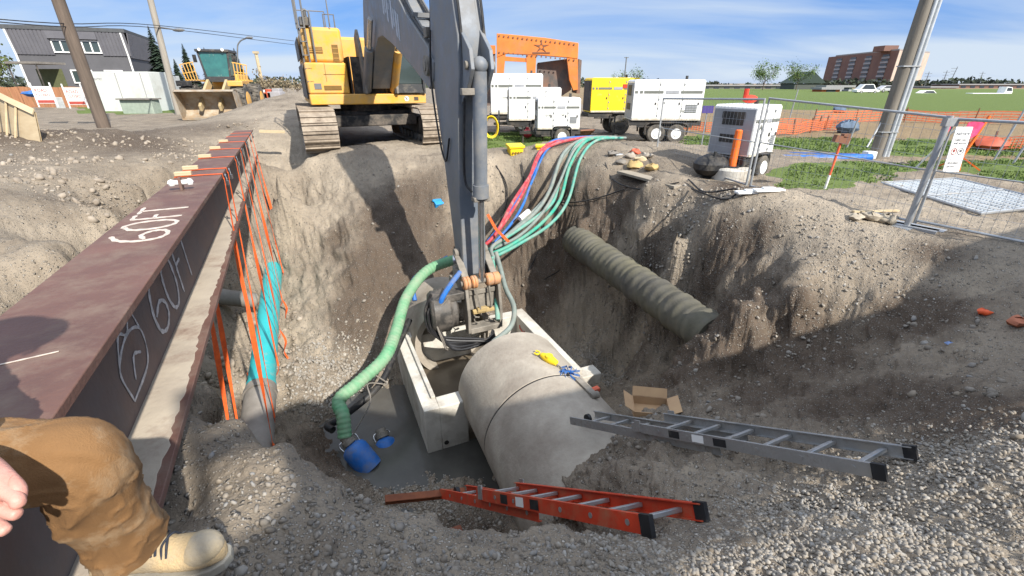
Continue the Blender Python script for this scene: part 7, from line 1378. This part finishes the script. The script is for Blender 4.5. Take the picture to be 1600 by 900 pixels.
# seam down the outer leg and the turned hem
jv = MB(); vs, fs = loft([Vector((-1.32,.36,1.30)), Vector((-1.26,.37,1.48)), Vector((-1.19,.39,1.66)), Vector((-1.12,.42,1.77))], [.17,.175,.18,.19,.15,.08], fold_leg(3.0), 48, 60, capo=True); jv.add(vs, fs)
for s_, e_, w_ in ((Vector((-1.18,.56,1.66)),Vector((-1.16,.66,1.42)),Vector((-1.02,.625,1.365))),(Vector((-1.14,.24,1.66)),Vector((-1.08,.40,1.42)),wr.lerp(Vector((-1.08,.40,1.42)),.10))): vs, fs = loft([s_, s_.lerp(e_,.5), e_, e_.lerp(w_,.5), w_], [.085,.07,.062,.055,.045], fold_leg(5.0), 36, 60); jv.add(vs, fs)
jv.build('jacket', HOOD, per, smooth=180)
mb = MB(); mb.sphere(Vector((-1.02,.45,1.985)), .125, 24, (1.1,.95,.85)); mb.lathe([(.10,0),(.15,.0),(.15,.012),(.10,.02)], Vector((-1.0,.455,1.955)), n=28); mb.build('hard_hat', WHITE, per)
for sy in (-.03,.03): mb = MB(); mb.sphere(Vector((-.925,.475+sy,1.945)), .012, 8); mb.build('eye', WHITE, per)
mb = MB(); mb.tube([Vector((-.93,.45,1.87)),Vector((-.922,.475,1.868)),Vector((-.93,.50,1.87))], .006, 6); mb.build('mouth', mat('lip', (.4,.15,.13), .5), per)
# boots: a shaped upper lofted heel to toe, welted sole, laces
def boot(heel, toe, lab=None):
    f = toe-heel; ln = f.length; f.normalize(); s = f.cross(Vector((0,0,1))).normalized(); up = s.cross(f)
    prof = [(-.01,.030,.075),(.03,.040,.150),(.07,.043,.185),(.11,.043,.170),(.15,.045,.120),(.19,.049,.095),(.23,.053,.085),(.27,.052,.080),(.30,.044,.070),(.322,.026,.050),(.33,.008,.032)]
    k_ = ln/.33; mb = MB(); vs = []; n = 28; P_ = smooth_path([Vector(q) for q in prof], 4)
    for q in P_:
        for j in range(n):
            a = 2*math.pi*j/n; c, s_ = math.cos(a), math.sin(a); w = q.y*(1 if s_ < 0 else (1-.25*s_)); wr_ = .0018*math.sin(q.x*240+c*2)*(1 if .10 < q.x < .22 else .3)
            vs.append(heel+f*(q.x*k_)+s*((abs(c)**.8)*(1 if c > 0 else -1)*w)+up*(.026+q.z/2+s_*q.z/2*(abs(s_)**-.15 if abs(s_) > .01 else 1)+wr_))
    fs = []
    for i in range(len(P_)-1):
        for j in range(n): fs.append((i*n+j, i*n+(j+1) % n, (i+1)*n+(j+1) % n, (i+1)*n+j))
    fs += [tuple(range(n))[::-1], tuple((len(P_)-1)*n+j for j in range(n))]; mb.add(vs, fs); up_o = mb.build('boot', SUEDE, per, smooth=60)
    mb = MB(); ol = [(-.015,.030),(.02,.042),(.08,.043),(.13,.042),(.19,.050),(.25,.056),(.30,.048),(.33,.028),(.34,.0)]; pts = [heel+f*x*k_+s*w for x, w in ol]+[heel+f*x*k_-s*w for x, w in ol[-2::-1]]; mb.prism(pts, up*.032); mb.build('sole', SOLE, up_o, bevel=.004)
    for k in range(5):
        x = .095+.024*k; z = float(np.interp(x, [q[0] for q in prof], [q[2] for q in prof]))+.030; mb = MB(); c0 = heel+f*x*k_+up*z; mb.tube(smooth_path([c0-s*.038-up*.030, c0-s*.018-up*.002, c0+s*.018+f*.012, c0+s*.038-up*.028+f*.012],4), .0032, 6); mb.tube(smooth_path([c0+s*.038-up*.030, c0+s*.018, c0-s*.018+f*.012+up*.003, c0-s*.038-up*.028+f*.012],4), .0032, 6); mb.build('lace', NAVY, up_o)
    mb = MB(); mb.add(*loft([heel+f*.055*k_+up*.14, heel+f*.05*k_+up*.19, heel+f*.045*k_+up*.235], [.052,.055,.058], lambda u,a,p: .004*math.sin(a*5+u*9), 36, 20)); mb.build('ankle_collar', NAVY, up_o, smooth=60)
    mb = MB(); vs = []; mb.prism([heel+f*.09*k_+s*.02+up*.175, heel+f*.17*k_+s*.022+up*.128, heel+f*.17*k_-s*.022+up*.128, heel+f*.09*k_-s*.02+up*.175], up*.012); mb.build('tongue', NAVY, up_o, bevel=.004)
    mb = MB(); q = heel+f*.27*k_+up*.07; mb.sphere(q, .056, 20, (1.05,.95,.75), Matrix((f, s, up)).transposed()); mb.build('toe_cap', mat('scuffed_toe', (.30,.28,.24), .85, c2=(.42,.34,.22), scale=9, bump=.4), up_o)
h0 = PD(165,893,1.27); t0_ = PD(352,856,1.30); h0.z = .60; t0_.z = .61
boot(h0, t0_)
boot(A2+Vector((-.05,-.02,-.20)), A2+Vector((.22,.16,-.19)))
# ---------------------------------------------------------------- unseen shade caster added behind the viewpoint, outline cut for the near-bank shade
us_, wd_ = Vector((.77,.64,0)), Vector((.64,-.77,0)); SD = 3.5
def SH(u, w): return us_*u+wd_*SD+Vector((0,0,w+.78*SD))
bs = thing('steel_shield', 'grey steel shade screen on posts, added out of view behind the viewpoint', 'trench shield', SH(3,-2))
def shp(poly, nm='plate'): mb = MB(); mb.prism([SH(u, w) for u, w in poly], wd_*.10); mb.build(nm, GREYM, bs)
shp([(.15,-1.0),(1.2,-1.0),(1.2,2.5),(.15,2.45)]); shp([(-.20,-1.0),(.15,-1.0),(.15,1.64),(.02,1.58),(-.20,1.60)]); shp([(-.17,1.60),(-.11,1.60),(-.10,2.45),(-.15,2.42)]); shp([(-.10,1.97),(.03,2.02),(.15,1.96),(.15,2.08),(-.10,2.10)]); shp([(-.10,2.20),(.15,2.22),(.15,2.45),(-.10,2.42)])
shp([(1.2,.60),(1.9,.26),(2.7,.0),(3.6,-.22),(4.7,-.44),(7.5,-.75),(9.5,-.9),(9.5,.1),(7.6,.45),(6.7,.0),(5.6,.15),(4.3,.50),(3.0,.90),(2.4,1.4),(2.0,1.85),(1.5,2.3),(1.2,2.5)])
shp([(1.95,-2.6),(9.5,-2.6),(9.5,-2.2),(4.7,-1.25),(2.9,-.72),(1.95,-.45)])
for u in (1.1, 5.2, 9.2): shp([(u,-2.9),(u+.08,-2.9),(u+.08,-1.0 if u < 2 else -.9),(u,-1.0 if u < 2 else -.9)], 'post')
